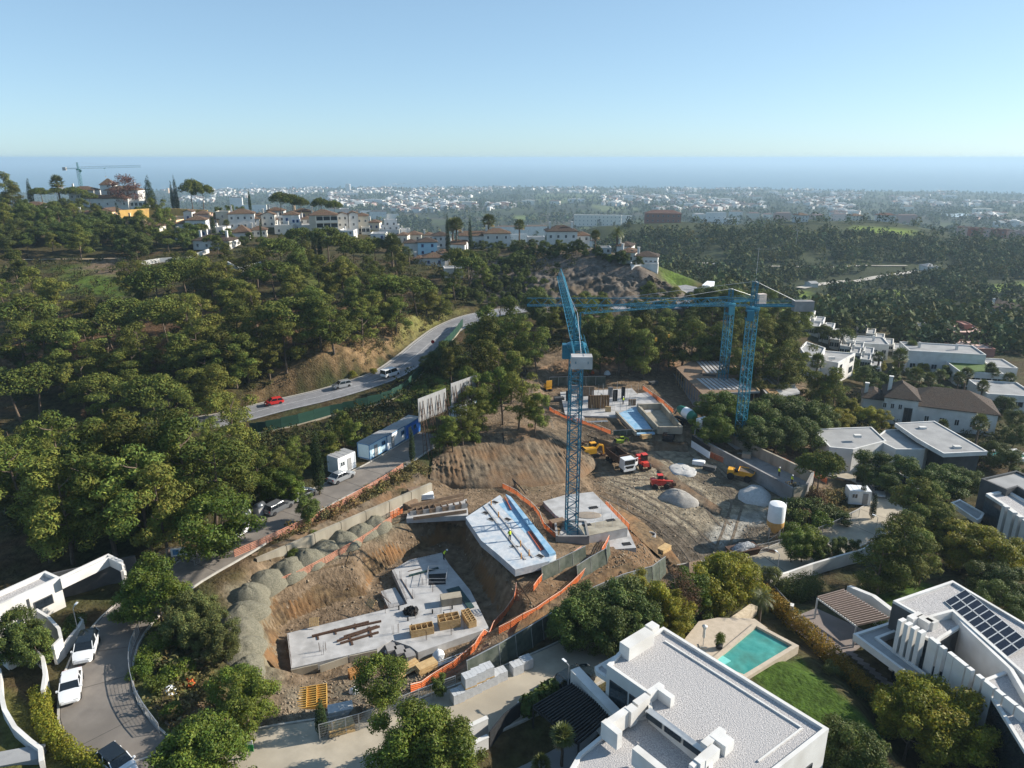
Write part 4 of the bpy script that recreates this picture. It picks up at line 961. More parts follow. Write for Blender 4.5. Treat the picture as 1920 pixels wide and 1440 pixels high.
wall_line("hedge_fence","dark boundary fence behind the pool garden",[(1425,1100),(1452,1128),(1480,1160)],2.0,M_DGREY,0.15,"fence")
# ---- villa with solar panels and white fins,right edge
RZ = 5.2; RG = -2.2; ro = PZ(1800,1250,RG)
rv = thing("finned_villa","white villa with solar panels and tall white fins at the right edge","villa",(ro.x,ro.y,RG))
flat_block(rv,[(1675,1126),(1786,1088),(2040,1238),(1960,1300),(1786,1146),(1735,1160)],RZ,RG - .5,wall=M_WHITE,par=0.28)
p,q = PZ(1675,1126,RZ),PZ(1735,1160,RZ); c = (p + q) / 2 - rv.location; MB().box((0,-.03,-3.9),((q - p).length + .02,.06,7.2)).obj("dark_facade",M_DGREY,rv,(c.x,c.y,RZ - RG),math.atan2((q - p).y,(q - p).x))
B1 = [(1690,1172),(1734,1163),(1790,1148),(1806,1172),(1765,1197),(1757,1205)]
flat_block(rv,B1,RZ - 0.7,RG - .5,par=0.2,core=M_GLASS)
flat_block(rv,[(1806,1172),(1790,1150),(1966,1302),(2040,1420),(1990,1420),(1893,1254)],RZ - 0.1,RG - .5,par=0.45,pw=.35)
flat_block(rv,[(1893,1254),(1990,1420),(1960,1470),(1840,1275)],RZ - 0.7,RG - .5,par=0.2,core=M_GLASS)
MB().prism(wpoly([(1765,1197),(1806,1172),(1893,1254),(1845,1272)],RZ - .7,rv.location),-.4,0.3).obj("courtyard_floor",M_DGREY,rv)
# fins along the front
fa,fb = PZ(1692,1172,RZ - .4),PZ(1765,1216,RZ - .4); fc,fd = PZ(1752,1207,RZ - .4),PZ(1925,1345,RZ - .4)
yf = math.atan2((fb - fa).y,(fb - fa).x); yf2 = math.atan2((fd - fc).y,(fd - fc).x)
for i in range(4):
 p = fa.lerp(fb,0.04 + i * 0.17) - rv.location; MB().box((0,-.45,3.9 - 3.0),(0.42,0.8,6.0)).obj("fin",M_WHITE,rv,(p.x,p.y,RZ - RG - 3.9 + .5),yf)
for i,w in enumerate((1.6,.8,1.1,1.9,.8,.9,1.5,1.1,1.6,1.2)):
 p = fc.lerp(fd,0.02 + i * 0.105) - rv.location; MB().box((0,-.25,(RZ - RG - .4) / 2),(w * .66,0.45,RZ - RG - .4 + 1.2)).obj("fin",M_WHITE,rv,(p.x,p.y,0),yf2)
p = (fa + fd) / 2; MB().box((0,.25,2.4),((fd - fa).length,.1,5.2)).obj("glazing",M_GLASS,rv,((p - rv.location).x,(p - rv.location).y,0),math.atan2((fd - fa).y,(fd - fa).x))
# cantilevered canopy with planter
flat_block(rv,[(1600,1188),(1668,1166),(1690,1180),(1648,1196),(1736,1262),(1738,1276),(1728,1282)],RZ - 3.2,RZ - 4.0,par=0.25,pw=.3,roof=M_GREYROOF)
flat_block(rv,[(1880,1335),(1915,1318),(1990,1380),(1960,1420)],RZ - 2.4,RZ - 3.2,par=0.3,pw=.3,roof=M_GREYROOF)
for px,py,s in ((1712,1156,.7),(1722,1151,.6),(1735,1160,1.3),(1748,1162,.9)): blk(rv,px,py,RZ + .1,s,.9,1.0,yf,name="roof_box")
# solar panels: two columns of ten,tilted slightly
a,b,c = PZ(1771,1127,RZ - .1),PZ(1808,1115,RZ - .1),PZ(1925,1218,RZ - .1)
M_SOLAR = mat("solar_cells",(0.012,0.014,0.022),(0.02,0.022,0.035),rough=0.15,spec=0.6)
arr = thing("solar_array","array of dark solar panels on the finned villa's roof","solar panels",(a.x,a.y,RZ - .25)); u = (b - a) / 2; v = (c - a - (b - a) * 0.9) / 10
for i in range(2):
 for j in range(10):
  q0 = a + u * (i + .02) + v * (j + .03); cs = [q0,q0 + u * .95,q0 + u * .95 + v * .94,q0 + v * .94]
  lift = [0.12 + .35 * i,0.12 + .35 * (i + .95),0.12 + .35 * (i + .95),0.12 + .35 * i]
  P4 = [(w.x - a.x,w.y - a.y,l) for w,l in zip(cs,lift)]
  pn = MB().add(P4 + [(x,y,z - .05) for x,y,z in P4],[(0,1,2,3),(7,6,5,4),(0,4,5,1),(1,5,6,2),(2,6,7,3),(3,7,4,0)]).obj("panel",M_SOLAR,arr,fix=True)
  f = MB();
  for k in range(4): f.bar(Vector(P4[k]) + Vector((0,0,.012)),Vector(P4[(k + 1) % 4]) + Vector((0,0,.012)),.05,.03)
  f.obj("frame",M_FRAME,pn)
pergola("brown_pergola","brown slatted carport pergola on the neighbour's driveway",(1533,1120),(1583,1106),(1668,1158),(1606,1172),-2.2 + 3.0,18,M_SLATB,-2.6,M_WHITE)
wall_line("carport_wall","long white stone wall behind the brown pergola",[(1585,1140),(1630,1160),(1665,1188)],3.2,M_WHITE,0.6)
sheet("driveway",[(1480,1160),(1530,1140),(1640,1190),(1610,1215),(1575,1240),(1560,1235),(1470,1165)],-2.10,M_PAVE,"brown paved driveway of the finned villa")
ss = thing("stepping_slabs","row of square stepping slabs beside the finned villa","paving",PZ(1620,1240,-2.1))
for i in range(7):
 p = PZ(1597 + i * 11,1226 + i * 9,-2.05) - ss.location; MB().box((p.x,p.y,0),(1.1,.62,.12),math.radians(-40)).obj("slab",M_PAVE,ss)
# neighbour villa above it
NZ = 0.8; NG = -6.0; no = PZ(1880,950,NG)
nv = thing("white_villa","white villa with dark cube and slotted wall at the right edge","villa",(no.x,no.y,NG))
flat_block(nv,[(1840,897),(1906,882),(2010,930),(1990,960),(1908,912),(1888,918)],NZ + .8,NG - .5,wall=M_DGREY,roof=M_GREYROOF,par=.35)
flat_block(nv,[(1849,925),(1888,918),(2000,980),(2000,1010),(1960,1002),(1885,948)],NZ,NG - .5,par=.35,pw=.5,core=M_GLASS)
flat_block(nv,[(1783,942),(1800,936),(1846,962),(1840,972),(1832,975)],NZ - 3.0,NZ - 3.7,par=.2,roof=M_GREYROOF)
fc,fd = PZ(1885,950,NZ),PZ(1965,1008,NZ); yf = math.atan2((fd - fc).y,(fd - fc).x)
for i in range(6):
 p = fc.lerp(fd,.06 + i * .17) - nv.location; MB().box((0,-.3,(NZ - NG) / 2),(1.1 if i % 2 else .7,.7,NZ - NG + .8)).obj("fin",M_WHITE,nv,(p.x,p.y,0),yf)
# long flat-roofed villa with pool,right middle
LZ = -1.6; LG = -8.5; lo = PZ(1700,830,LG)
lv = thing("long_villa","low white villa with wide grey flat roofs in the right middle ground","villa",(lo.x,lo.y,LG))
flat_block(lv,[(1524,804),(1634,800),(1662,826),(1600,842),(1556,838)],LZ - .4,LG - .5,roof=M_GREYROOF,par=.2,pw=.25)
flat_block(lv,[(1678,793),(1752,789),(1852,846),(1770,850),(1748,838),(1720,822)],LZ + .5,LZ - .3,roof=M_GREYROOF,par=.2,pw=.25)
flat_block(lv,[(1688,799),(1748,795),(1838,843),(1772,846),(1752,836)],LZ - .3,LG - .5,roof=M_GREYROOF,par=.1,wall=M_DGREY)
flat_block(lv,[(1640,822),(1660,806),(1690,804),(1745,832),(1735,842),(1680,842)],LZ - .7,LG - .5,roof=M_GREYROOF,par=.2,pw=.25)
for px,py in ((1730,800),(1795,836),(1608,815)): blk(lv,px,py,LZ + .75,1.3,.8,.5,0,name="skylight")
lp = thing("swimming_pool","turquoise pool with white rim beside the long flat-roofed villa","pool",PZ(1885,852,-7.2))
P = wpoly([(1845,846),(1905,843),(1935,858),(1862,862)],-7.2,lp.location); MB().prism(inset(P,.35),-.6,-.12).obj("water",M_POOL,lp); n = len(P); Q = inset(P,.4)
MB().add([(x,y,0) for x,y in inset(P,-.5)] + [(x,y,0) for x,y in Q] + [(x,y,-1.2) for x,y in inset(P,-.5)] + [(x,y,-.3) for x,y in Q],[(i,(i + 1) % n,n + (i + 1) % n,n + i) for i in range(n)] + [(2 * n + i,2 * n + (i + 1) % n,(i + 1) % n,i) for i in range(n)] + [(n + i,n + (i + 1) % n,3 * n + (i + 1) % n,3 * n + i) for i in range(n)]).obj("coping",M_WHITE,lp,fix=True)
# cubic white house with oval lawn
CZ2 = -1.0; CG = -8.0; co_ = PZ(1550,690,CG)
cv = thing("cubic_house","cubic white house with flat roofs and an oval lawn terrace","house",(co_.x,co_.y,CG))
flat_block(cv,[(1500,652),(1512,640),(1548,652),(1538,672),(1512,668)],CZ2 + .6,CG - .5,roof=M_GREYROOF,par=.35,pw=.35)
flat_block(cv,[(1530,672),(1545,657),(1604,662),(1572,680)],CZ2 - .6,CG - .5,roof=M_GREYROOF,par=.35,pw=.35)
facade_window(cv,(1572,680),(1604,662),CZ2 - .6,CG,.7,.92,(-3.6,-2.3)); facade_window(cv,(1572,680),(1604,662),CZ2 - .6,CG,.12,.25,(-5.2,-2.6)); facade_window(cv,(1572,680),(1604,662),CZ2 - .6,CG,.7,.92,(-6.6,-4.9)); facade_window(cv,(1500,652),(1538,672),CZ2,CG,.2,.9,(-5.6,-3.4))
for px in (1556,1562): blk(cv,px,669,CZ2 + .1,.9,.7,.7,0,name="roof_unit")
# white garage house at the left edge
WZ = 6.2; WG = 2.0; wo = PZ(60,1140,WG)
wv = thing("white_garage_house","white flat-roofed house with long canopy at the left edge","house",(wo.x,wo.y,WG))
flat_block(wv,[(-60,1135),(85,1070),(112,1082),(-40,1152),(-80,1165)],WZ,WG - .5,roof=M_GRAV,par=.5,pw=.3)
flat_block(wv,[(112,1081),(203,1038),(231,1051),(228,1058),(203,1046),(114,1088)],WZ - .1,WZ - 1.2,roof=M_DGREY,par=.9,pw=.25)
p = PZ(228,1053,WZ) - wv.location; MB().box((p.x,p.y,1.6),(.3,1.6,3.6),.4).obj("canopy_wall",M_WHITE,wv); p = PZ(205,1042,WZ) - wv.location; MB().box((p.x,p.y,1.6),(9.5,.25,3.4),.47).obj("garage_back",M_DGREY,wv,(-2.2,-.6,0))
facade_window(wv,(-40,1152),(112,1082),WZ,WG,.62,.86,(3.6,4.7)); facade_window(wv,(-40,1152),(112,1082),WZ,WG,.55,.575,(2.2,5.4),M_DGREY)
# garden walls below it
wall_line("planter_wall","curved white planter wall beside the parked white car",[(122,1228),(135,1210),(150,1192),(157,1178),(152,1172)],1.1,M_WHITE,0.3)
wall_line("gate_wall","tall white gate wall with dark gate at the left",[(75,1175),(98,1190),(118,1212),(122,1230),(106,1246)],2.2,M_WHITE,0.3)
wall_line("terrace_wall","white terrace wall with pointed corner at the left edge",[(0,1240),(20,1255),(45,1240),(65,1238),(86,1258),(90,1290),(86,1320)],1.6,M_WHITE,0.3)
wall_line("curved_wall","long curved white wall along the lawn at the left edge",[(2,1270),(4,1310),(12,1345),(32,1380),(60,1405),(80,1420),(82,1445)],1.0,M_WHITE,0.35)
box_thing("grey_slab","pale grey slab corner at the bottom left edge","wall",30,1428,2.1,4.0,1.6,0.5,math.radians(15),M_GREYROOF)
# white wall of the garden along the right street
wall_line("street_wall","long white garden wall along the right-hand street",[(1440,1108),(1475,1096),(1520,1080),(1570,1065),(1615,1052),(1632,1040)],2.0,M_WHITE,0.3)
wall_line("dark_street_wall","tall dark wall curving along the street beside the grey car",[(1605,905),(1640,902),(1675,915),(1700,930),(1716,950)],3.2,M_DGREY,0.3,cap=M_FRAME)
# ------------------------------------------------------------------ plants
def leaf_mass(cl,n,size,seed,jit=0.7,shell=(0.72,1.06),asp=0.6,droop=0.0,up=0.15):
 """leaf-sized faces spread over clumps; cl rows are x, y, z, rx, ry, rz"""
 g = rng(seed); cl = np.asarray(cl,float)
 w = (cl[:,3] * cl[:,4]) ** 1.0; k = g.choice(len(cl),n,p=w / w.sum())
 d = g.normal(size=(n,3)); d[:,2] += up; d /= np.linalg.norm(d,axis=1)[:,None]
 rr = g.uniform(shell[0],shell[1],n)[:,None]
 p = cl[k,:3] + d * cl[k,3:6] * rr
 nn = d + g.normal(size=(n,3)) * jit; nn[:,2] += 0.25; nn /= np.linalg.norm(nn,axis=1)[:,None]
 t = np.cross(nn,g.normal(size=(n,3))); t /= np.linalg.norm(t,axis=1)[:,None] + 1e-9
 b = np.cross(nn,t); L = size * g.uniform(0.6,1.3,n)[:,None]; W = L * asp
 t[:,2] -= droop
 v = np.stack([p - t * L,p - b * W + nn * L * 0.12,p + t * L,p + b * W + nn * L * 0.12],1).reshape(-1,3)
 f = np.arange(4 * n).reshape(-1,4)
 tint = (0.82 + 0.36 * g.random(len(cl)))[k] * g.uniform(0.75,1.25,n)
 hue = g.normal(0,0.10,n)
 c = np.stack([tint * (1 + hue),tint,tint * (1 - hue * 0.5)],1)
 return v,f,np.repeat(np.clip(c,0.3,1.8),4,0)
def trunk_mb(h,r,lean=(0,0),limbs=5,seed=0,spread=2.0,lo=0.45,hi=0.95,bend=0.3):
 g = random.Random(seed); mb = MB(); P = []
 for i in range(6):
  t = i / 5; P.append(Vector((lean[0] * t + bend * math.sin(t * 2.4 + seed),lean[1] * t + bend * math.cos(t * 2.1 + seed) - bend,h * t - 0.4 * (1 - t))))
 for i in range(5): mb.tube(P[i],P[i + 1],r * (1 - 0.16 * i),7,r * (1 - 0.16 * (i + 1)),cap=False)
 for k in range(limbs):
  t = lo + (hi - lo) * k / max(1,limbs - 1); i = min(4,int(t * 5)); a = P[i].lerp(P[i + 1],t * 5 - i)
  an = k * 2.4 + g.random(); L = spread * g.uniform(0.6,1.0) * (1.15 - 0.5 * t)
  m = a + Vector((math.cos(an) * L * 0.5,math.sin(an) * L * 0.5,L * 0.28)); e = a + Vector((math.cos(an) * L,math.sin(an) * L,L * 0.75))
  mb.tube(a,m,r * 0.42,5,r * 0.28,cap=False); mb.tube(m,e,r * 0.28,5,r * 0.08,cap=False)
 return mb
M_BARK = mat("bark",(0.085,0.06,0.042),(0.15,0.115,0.085),rough=0.95,scale=6,streak=(1,1,0.25))
M_PINE = mat("pine_needles",(0.072,0.090,0.018),(0.150,0.160,0.032),rough=0.75,scale=0.6,tint=True,rnd=0.42,trans=0.18,spec=0.15)
M_UMB = mat("umbrella_pine_needles",(0.065,0.088,0.018),(0.125,0.14,0.028),rough=0.75,scale=0.6,tint=True,rnd=0.2,trans=0.15,spec=0.15)
M_BROAD = mat("broad_leaves",(0.075,0.118,0.014),(0.15,0.185,0.024),rough=0.6,scale=0.8,tint=True,rnd=0.25,trans=0.3,spec=0.3)
M_DARK = mat("dark_leaves",(0.055,0.080,0.018),(0.11,0.138,0.028),rough=0.65,scale=0.8,tint=True,rnd=0.25,trans=0.2,spec=0.25)
M_YELL = mat("yellow_green_leaves",(0.17,0.175,0.02),(0.27,0.245,0.028),rough=0.6,scale=0.7,tint=True,rnd=0.2,trans=0.35,spec=0.25)
M_OCHRE = mat("ochre_leaves",(0.24,0.18,0.026),(0.36,0.24,0.035),rough=0.65,scale=1.2,tint=True,rnd=0.15,trans=0.3,spec=0.2)
M_BROWN = mat("dry_twigs",(0.12,0.075,0.045),(0.19,0.12,0.07),rough=0.85,scale=1.2,tint=True,rnd=0.2,trans=0.1,spec=0.1)
M_PLUM = mat("russet_leaves",(0.13,0.065,0.055),(0.18,0.095,0.075),rough=0.8,scale=1.2,tint=True,rnd=0.1,trans=0.2,spec=0.1)
M_CYP = mat("cypress_leaves",(0.020,0.034,0.012),(0.036,0.052,0.018),rough=0.8,scale=1,tint=True,rnd=0.2,trans=0.1,spec=0.1)
M_SILV = mat("grey_green_leaves",(0.085,0.10,0.03),(0.15,0.165,0.05),rough=0.7,scale=1,tint=True,rnd=0.2,trans=0.2,spec=0.2)
M_PALM = mat("palm_leaves",(0.070,0.090,0.022),(0.125,0.135,0.035),rough=0.5,scale=1,rnd=0.2,trans=0.2,spec=0.4)
M_PALMDRY = mat("dry_palm_leaves",(0.20,0.145,0.07),(0.28,0.21,0.11),rough=0.8,scale=1,spec=0.1)
def crown_mesh(name,m,cl,n,size,seed,**k):
 v,f,c = leaf_mass(cl,n,size,seed,**k); return np_mesh(name,v,f,[m],False,c)
def blob_clumps(seed,n,h0,h1,rx,cr,flat=0.7,profile=None,lean=(0,0)):
 g = rng(seed); out = []
 for i in range(n):
  t = (i + g.random()) / n; z = h0 + (h1 - h0) * t
  R = rx * (profile(t) if profile else math.sqrt(max(0.05,1 - (2 * t - 1) ** 2)))
  a = g.uniform(0,6.283); q = R * math.sqrt(g.uniform(0.1,1.0)); c = cr * g.uniform(0.65,1.25)
  out.append((math.cos(a) * q + lean[0] * z / h1,math.sin(a) * q + lean[1] * z / h1,z,c,c,c * flat))
 return out
TREES = {}
def proto(kind,crown_me,trunk_me,cat,cname="crown"):
 TREES.setdefault(kind,[]).append((crown_me,trunk_me,cat,cname))
def make_protos():
 for s in range(6):      # Aleppo pines,about 12 m
  g = random.Random(s); H = 12; lean = (g.uniform(-1,1),g.uniform(-1,1))
  prof = [lambda t: 0.55 + 0.55 * math.sin(3.0 * t ** 0.75),lambda t: 0.75 + 0.4 * math.sin(9 * t + 1) * (1 - t) - 0.5 * t ** 3,lambda t: 1.0 - 0.65 * t,
    lambda t: 0.6 + 0.5 * math.sin(2.6 * t + 0.3),lambda t: 0.95 - 0.25 * abs(2 * t - 0.8) - 0.3 * t ** 4,lambda t: 0.5 + 0.6 * (1 - (1.4 * t - 0.6) ** 2)][s]
  cl = blob_clumps(s + 10,30,3.2 if s % 2 else 2.4,11.5,3.7,1.12,0.66,prof,lean)
  proto('pine',crown_mesh("pine_crown",M_PINE,cl,7600,0.21,s,asp=0.36,jit=0.45,shell=(0.62,1.16),up=0.35),trunk_mb(10.5,0.24,lean,7,s,3.0,0.3).mesh("pine_trunk",M_BARK,True),'tree')
 for s in range(3):      # stone pines: bare stem,flat domed crown
  g = rng(s + 50); cl = []
  for i in range(34):
   a = g.uniform(0,6.283); q = 4.3 * math.sqrt(g.random()); cl.append((math.cos(a) * q,math.sin(a) * q,7.6 + 2.6 * (1 - (q / 4.6) ** 2) + g.uniform(-.4,.4),1.3,1.3,1.0))
  proto('umbrella',crown_mesh("stone_pine_crown",M_UMB,cl,5200,0.25,s + 20,asp=0.45,jit=0.8),trunk_mb(9.3,0.25,(0.5 * s - .5,0.3),8,s + 3,3.6,0.72,0.97).mesh("stone_pine_trunk",M_BARK,True),'tree')
 for s in range(4):      # broad-leaved trees,about 7 m
  cl = blob_clumps(s + 70,32,1.5,6.8,3.1,0.82,0.85,[None,lambda t: 1.05 - 0.5 * t,lambda t: 0.7 + 0.4 * math.sin(3 * t),lambda t: 0.9 - 0.4 * abs(2 * t - 1)][s])
  me = crown_mesh("leafy_crown",M_BROAD,cl,12500,0.135,s + 70,asp=0.5,jit=0.6,shell=(0.45,1.22)); tm = trunk_mb(5.2,0.15,(0.3,0.2 * s - .3),7,s + 8,2.0,0.35).mesh("tree_trunk",M_BARK,True)
  proto('broad',me,tm,'tree')
  for kd,mm in (('dark',M_DARK),('yellow',M_YELL),('silver',M_SILV)):
   m2 = me.copy(); m2.materials.clear(); m2.materials.append(mm); proto(kd,m2,tm,'tree')
 cl = blob_clumps(91,26,1.5,6.8,2.5,1.0,0.9)
 proto('brown',crown_mesh("bare_crown",M_BROWN,cl,3800,0.15,91,asp=0.22,jit=1.2,shell=(0.2,1.1)),trunk_mb(5.6,0.14,(0.2,0.1),11,91,2.6,0.3).mesh("bare_trunk",M_BARK,True),'tree')
 proto('plum',crown_mesh("russet_crown",M_PLUM,cl,3400,0.17,92,asp=0.35,jit=1.2,shell=(0.2,1.1)),trunk_mb(5.6,0.14,(0.2,0.1),11,92,2.6,0.3).mesh("russet_trunk",M_BARK,True),'tree')
 for s in range(2):      # cypresses,about 10 m
  g = rng(s + 95); cl = []
  for i in range(30):
   t = (i + 0.5) / 30; R = 0.95 * math.sin(min(1,t * 3.2 + 0.18) * 1.57) * (1 - t ** 2.4) + 0.12
   cl.append((g.normal(0,.08),g.normal(0,.08),0.5 + 9.4 * t,R,R,0.62))
  proto('cypress',crown_mesh("cypress_crown",M_CYP,cl,3600,0.14,s + 95,asp=0.4,jit=0.45,shell=(0.85,1.1),up=0.5),trunk_mb(5,0.14,(0,0),0,s,1,bend=0).mesh("cypress_trunk",M_BARK,True),'tree')
 for s in range(3):      # bushes,about 2 m
  cl = blob_clumps(s + 120,12,0.5,1.9,1.15,0.6,0.8,lambda t: 1.0 - 0.45 * t)
  me = crown_mesh("bush_foliage",M_DARK,cl,2600,0.10,s + 120,asp=0.55,jit=0.85,shell=(0.5,1.15)); tm = trunk_mb(1.2,0.06,(0,0),4,s,0.8,0.3,bend=0.1).mesh("bush_stem",M_BARK,True)
  proto('bush',me,tm,'shrub','foliage')
  for kd,mm in (('greenbush',M_BROAD),('yellowbush',M_YELL),('silverbush',M_SILV),('brownbush',M_BROWN)):
   m2 = me.copy(); m2.materials.clear(); m2.materials.append(mm); proto(kd,m2,tm,'shrub','foliage')
 # palms
 def fan(mb,base,d,L,W,droop,n=7):
  side = Vector((0,0,1)).cross(d); side.normalize(); up = d.cross(side) * -1
  s0 = base + d * L * 0.45 + Vector((0,0,-droop * L * 0.12)); mb.tube(base,s0,0.035,3,0.02,cap=False)
  for i in range(n):
   a = (i / (n - 1) - 0.5) * 2.3; dd = (d * math.cos(a) + side * math.sin(a)); dd.z -= droop * (0.35 + 0.4 * abs(a)); dd.normalize()
   e = s0 + dd * L * 0.58; w = side * math.cos(a) - d * math.sin(a); w = w * W
   m = s0 + dd * L * 0.32 + up * 0.05
   mb.add((s0,m - w,e,m + w),[(0,1,2,3)])
 for s in range(3):
  g = random.Random(s + 200); mb,dry = MB(),MB(); H = 5.0
  for k in range(44):
   t = k / 44; a = k * 2.39996; el = math.radians(82 - 120 * t + g.uniform(-6,6)); d = Vector((math.cos(a) * math.cos(el),math.sin(a) * math.cos(el),math.sin(el)))
   fan(mb if t < 0.86 else dry,Vector((0,0,H)),d,1.75 * g.uniform(0.85,1.1),0.11,0.25 + 0.5 * t)
  tr = MB()
  for i in range(10): tr.tube((0.03 * math.sin(i),0,H * i / 10 - (.4 if i == 0 else 0)),(0.03 * math.sin(i + 1),0,H * (i + 1) / 10),0.24 - 0.010 * i,9,0.20 - 0.008 * i,cap=False)
  TREES.setdefault('fanpalm',[]).append((mb.mesh("fan_leaves",M_PALM),tr.mesh("palm_trunk",M_BARK,True),'palm','leaves',dry.mesh("dry_leaves",M_PALMDRY)))
 for s in range(2):
  g = random.Random(s + 220); mb = MB(); H = 6.5
  for k in range(46):
   t = k / 46; a = k * 2.39996; el = math.radians(80 - 105 * t); L = 2.9 * g.uniform(0.85,1.05); pts = []
   hd = Vector((math.cos(a),math.sin(a),0)); p = Vector((0,0,H)); e2 = el
   for i in range(7):
    pts.append(p.copy()); p = p + (hd * math.cos(e2) + Vector((0,0,math.sin(e2)))) * (L / 6); e2 -= 0.26
   sd = Vector((-math.sin(a),math.cos(a),0))
   for i in range(6):
    for q in (-1,1):
     for j in (0.0,0.5):
      b = pts[i].lerp(pts[i + 1],j); w = 0.55 * math.sin(0.5 + 2.4 * (i + j) / 6); tip = b + sd * q * w + (pts[i + 1] - pts[i]) * 0.8 + Vector((0,0,-0.18 * w)); dd = (pts[i + 1] - pts[i]) * 0.28
      mb.add((b,b + dd,tip),[(0,1,2)])
  TREES.setdefault('datepalm',[]).append((mb.mesh("frond_crown",M_PALM),MB().tube((0,0,-.4),(0,0,H),0.30,9,0.24,cap=False).mesh("palm_trunk",M_BARK,True),'palm','fronds'))
make_protos()
NOMINAL = dict(pine=12,umbrella=11,broad=7,dark=7,yellow=7,silver=7,brown=7,plum=7,cypress=10,bush=2.3,greenbush=2.3,yellowbush=2.3,silverbush=2.3,brownbush=2.3,fanpalm=6.3,datepalm=8.2)
PRETTY = dict(pine='pine_tree',umbrella='stone_pine',broad='leafy_tree',dark='evergreen_tree',yellow='yellow_green_tree',silver='olive_tree',brown='bare_tree',plum='russet_tree',
              cypress='cypress',bush='shrub',greenbush='shrub',yellowbush='shrub',silverbush='shrub',brownbush='dry_shrub',fanpalm='fan_palm',datepalm='date_palm')
TG = random.Random(11)
def proj(p):
 v = Vector(p) - Vector((0,0,CZ)); d = v.y * CP_ - v.z * SP_; return 960 + F * v.x / d,720 + F * (-v.y * SP_ - v.z * CP_) / d
ZX = ["far left","left","centre left","left of centre","right of centre","centre right","right","far right"]
def zoned(label,loc,h,n):
 x,y = proj((loc[0],loc[1],loc[2] + h * .6)); s = "tall" if h > n * 1.04 else "low" if h < n * .8 else "medium"
 return "%s%s, %s, %s" % ("" if label.split()[0] in ("tall","low","small","large","broad","big","short") else s + " ",label,ZX[min(7,max(0,int(x // 240)))],["crest","upper","middle","lower","lowest"][min(4,max(0,int((y - 330) // 110)))])
COUNT = {}
def plant(kind,loc,h,label,group=None,wide=1.0,variant=None):
 if group and len(label.split()) < 12: label = zoned(label,loc,h,NOMINAL[kind])
 if any(sdist(np.array([loc[0]]),np.array([loc[1]]),B)[0] < .9 for B in BLD): return None
 V = TREES[kind]; p = V[TG.randrange(len(V)) if variant is None else variant % len(V)]
 o = thing(PRETTY[kind],label,p[2],loc,TG.uniform(0,6.283),group)
 s = h / NOMINAL[kind]; o.scale = (s * wide,s * wide,s)
 link("trunk" if p[2] != 'shrub' else "stem",p[1],o); link(p[3],p[0],o)
 if len(p) > 4: link("dry_leaves",p[4],o)
 COUNT[kind] = COUNT.get(kind,0) + 1
 return o
def GT(px,py,h):
 """foot of a thing of height h whose top is seen at a picture point"""
 r = ray(px,py); P = r[None,:] * _DD[:,None]; P[:,2] += CZ
 e = P[:,2] - h - height(P[:,0],P[:,1]); k = np.nonzero(e <= 0)[0]; i = k[0] if len(k) else len(_DD) - 1
 if _DD[i] > 620 and py < 480: i = int(np.argmin(np.where(_DD < 520,e,1e9)))      # on the crest: stand on the ridge
 return Vector((P[i,0],P[i,1],hz(P[i,0],P[i,1]) - 0.05))
def tree(kind,px,py,h,label,group=None,wide=1.0,variant=None):
 p = GT(px,py,h); d = math.hypot(p.x,p.y)
 if py < 480 and d < 620:
  r = ray(px,py); h = max(h,CZ + r[2] * d / math.hypot(r[0],r[1]) - p.z)      # grow until the top is where it is seen
 USED.append((p.x,p.y)); return plant(kind,p,h,label,group,wide,variant)
# ------------------------------------------------------------------ trees placed one by one (top point in the picture,height)
def row(kind,L,label,group,wide=1.0):
 for q in L:
  tree(q[3] if len(q) > 3 else kind if isinstance(kind,str) else kind[TG.randrange(len(kind))],q[0],q[1],q[2],label,group,wide * TG.uniform(0.9,1.12))
row('pine',[(8,322,14),(14,345,12),(0,380,12)],"tall dark pine at the far left end of the ridge","pines at the left end of the ridge")
tree('cypress',50,333,8,"slim pointed conifer beside the umbrella pines on the left ridge")
row('umbrella',[(72,352,9),(104,352,9),(138,350,9),(165,362,8)],"flat-topped stone pine below the big ridge villa","stone pines below the ridge villa",1.2)
tree('fanpalm',104,330,9,"stout palm standing above the stone pines on the left ridge")
row('dark',[(150,374,6),(182,386,5),(122,374,6),(256,389,4.5),(272,386,5),(100,378,6)],"dark tree partly hiding the front of the ridge villa","trees before the ridge villa",1.2)
tree('plum',228,330,10,"russet leafless tree in front of the big ridge villa",wide=1.3)
tree('cypress',217,378,15,"tall cypress rising in front of the ochre garden wall",wide=0.8)
tree('cypress',275,329,15,"broad dark cypress right of the big ridge villa",wide=1.35)
tree('cypress',318,337,15,"shorter of the two thin cypresses against the sea",wide=0.55)
tree('cypress',324,328,17,"taller of the two thin cypresses against the sea",wide=0.65)
row('umbrella',[(357,336,14),(378,345,13)],"dark stone pine with bare stems above the ochre wall","stone pines above the ochre wall",0.9)
tree('cypress',465,352,9,"small cypress behind the village roofs",wide=0.6)
row('umbrella',[(525,360,12),(545,364,12),(562,370,11)],"rounded stone pine in the dark group behind the village","stone pines in the middle behind the village")
row('umbrella',[(600,371,11),(625,375,11)],"rounded stone pine right of the dark group behind the village","stone pines on the right behind the village")
row('dark',[(430,385,7),(450,388,7),(410,388,7)],"dark round tree behind the white village houses","round trees behind the village")
tree('cypress',396,398,12,"cypress between the peach house and the white village houses",wide=0.85)
tree('cypress',486,408,9,"thin cypress in the middle of the white village",wide=0.5)
tree('fanpalm',424,412,6,"small palm among the white village houses")
row('dark',[(30,412,8),(60,415,8),(95,420,8),(125,418,8),(160,412,9),(190,418,8),(10,425,8),(235,430,8),(255,440,9)],"dark evergreen in the long belt below the ridge villa","evergreens of the belt below the ridge",1.35)
row('pine',[(290,372,13),(310,390,12),(270,395,12)],"big pine in front of the ochre wall","pines in front of the ochre wall")
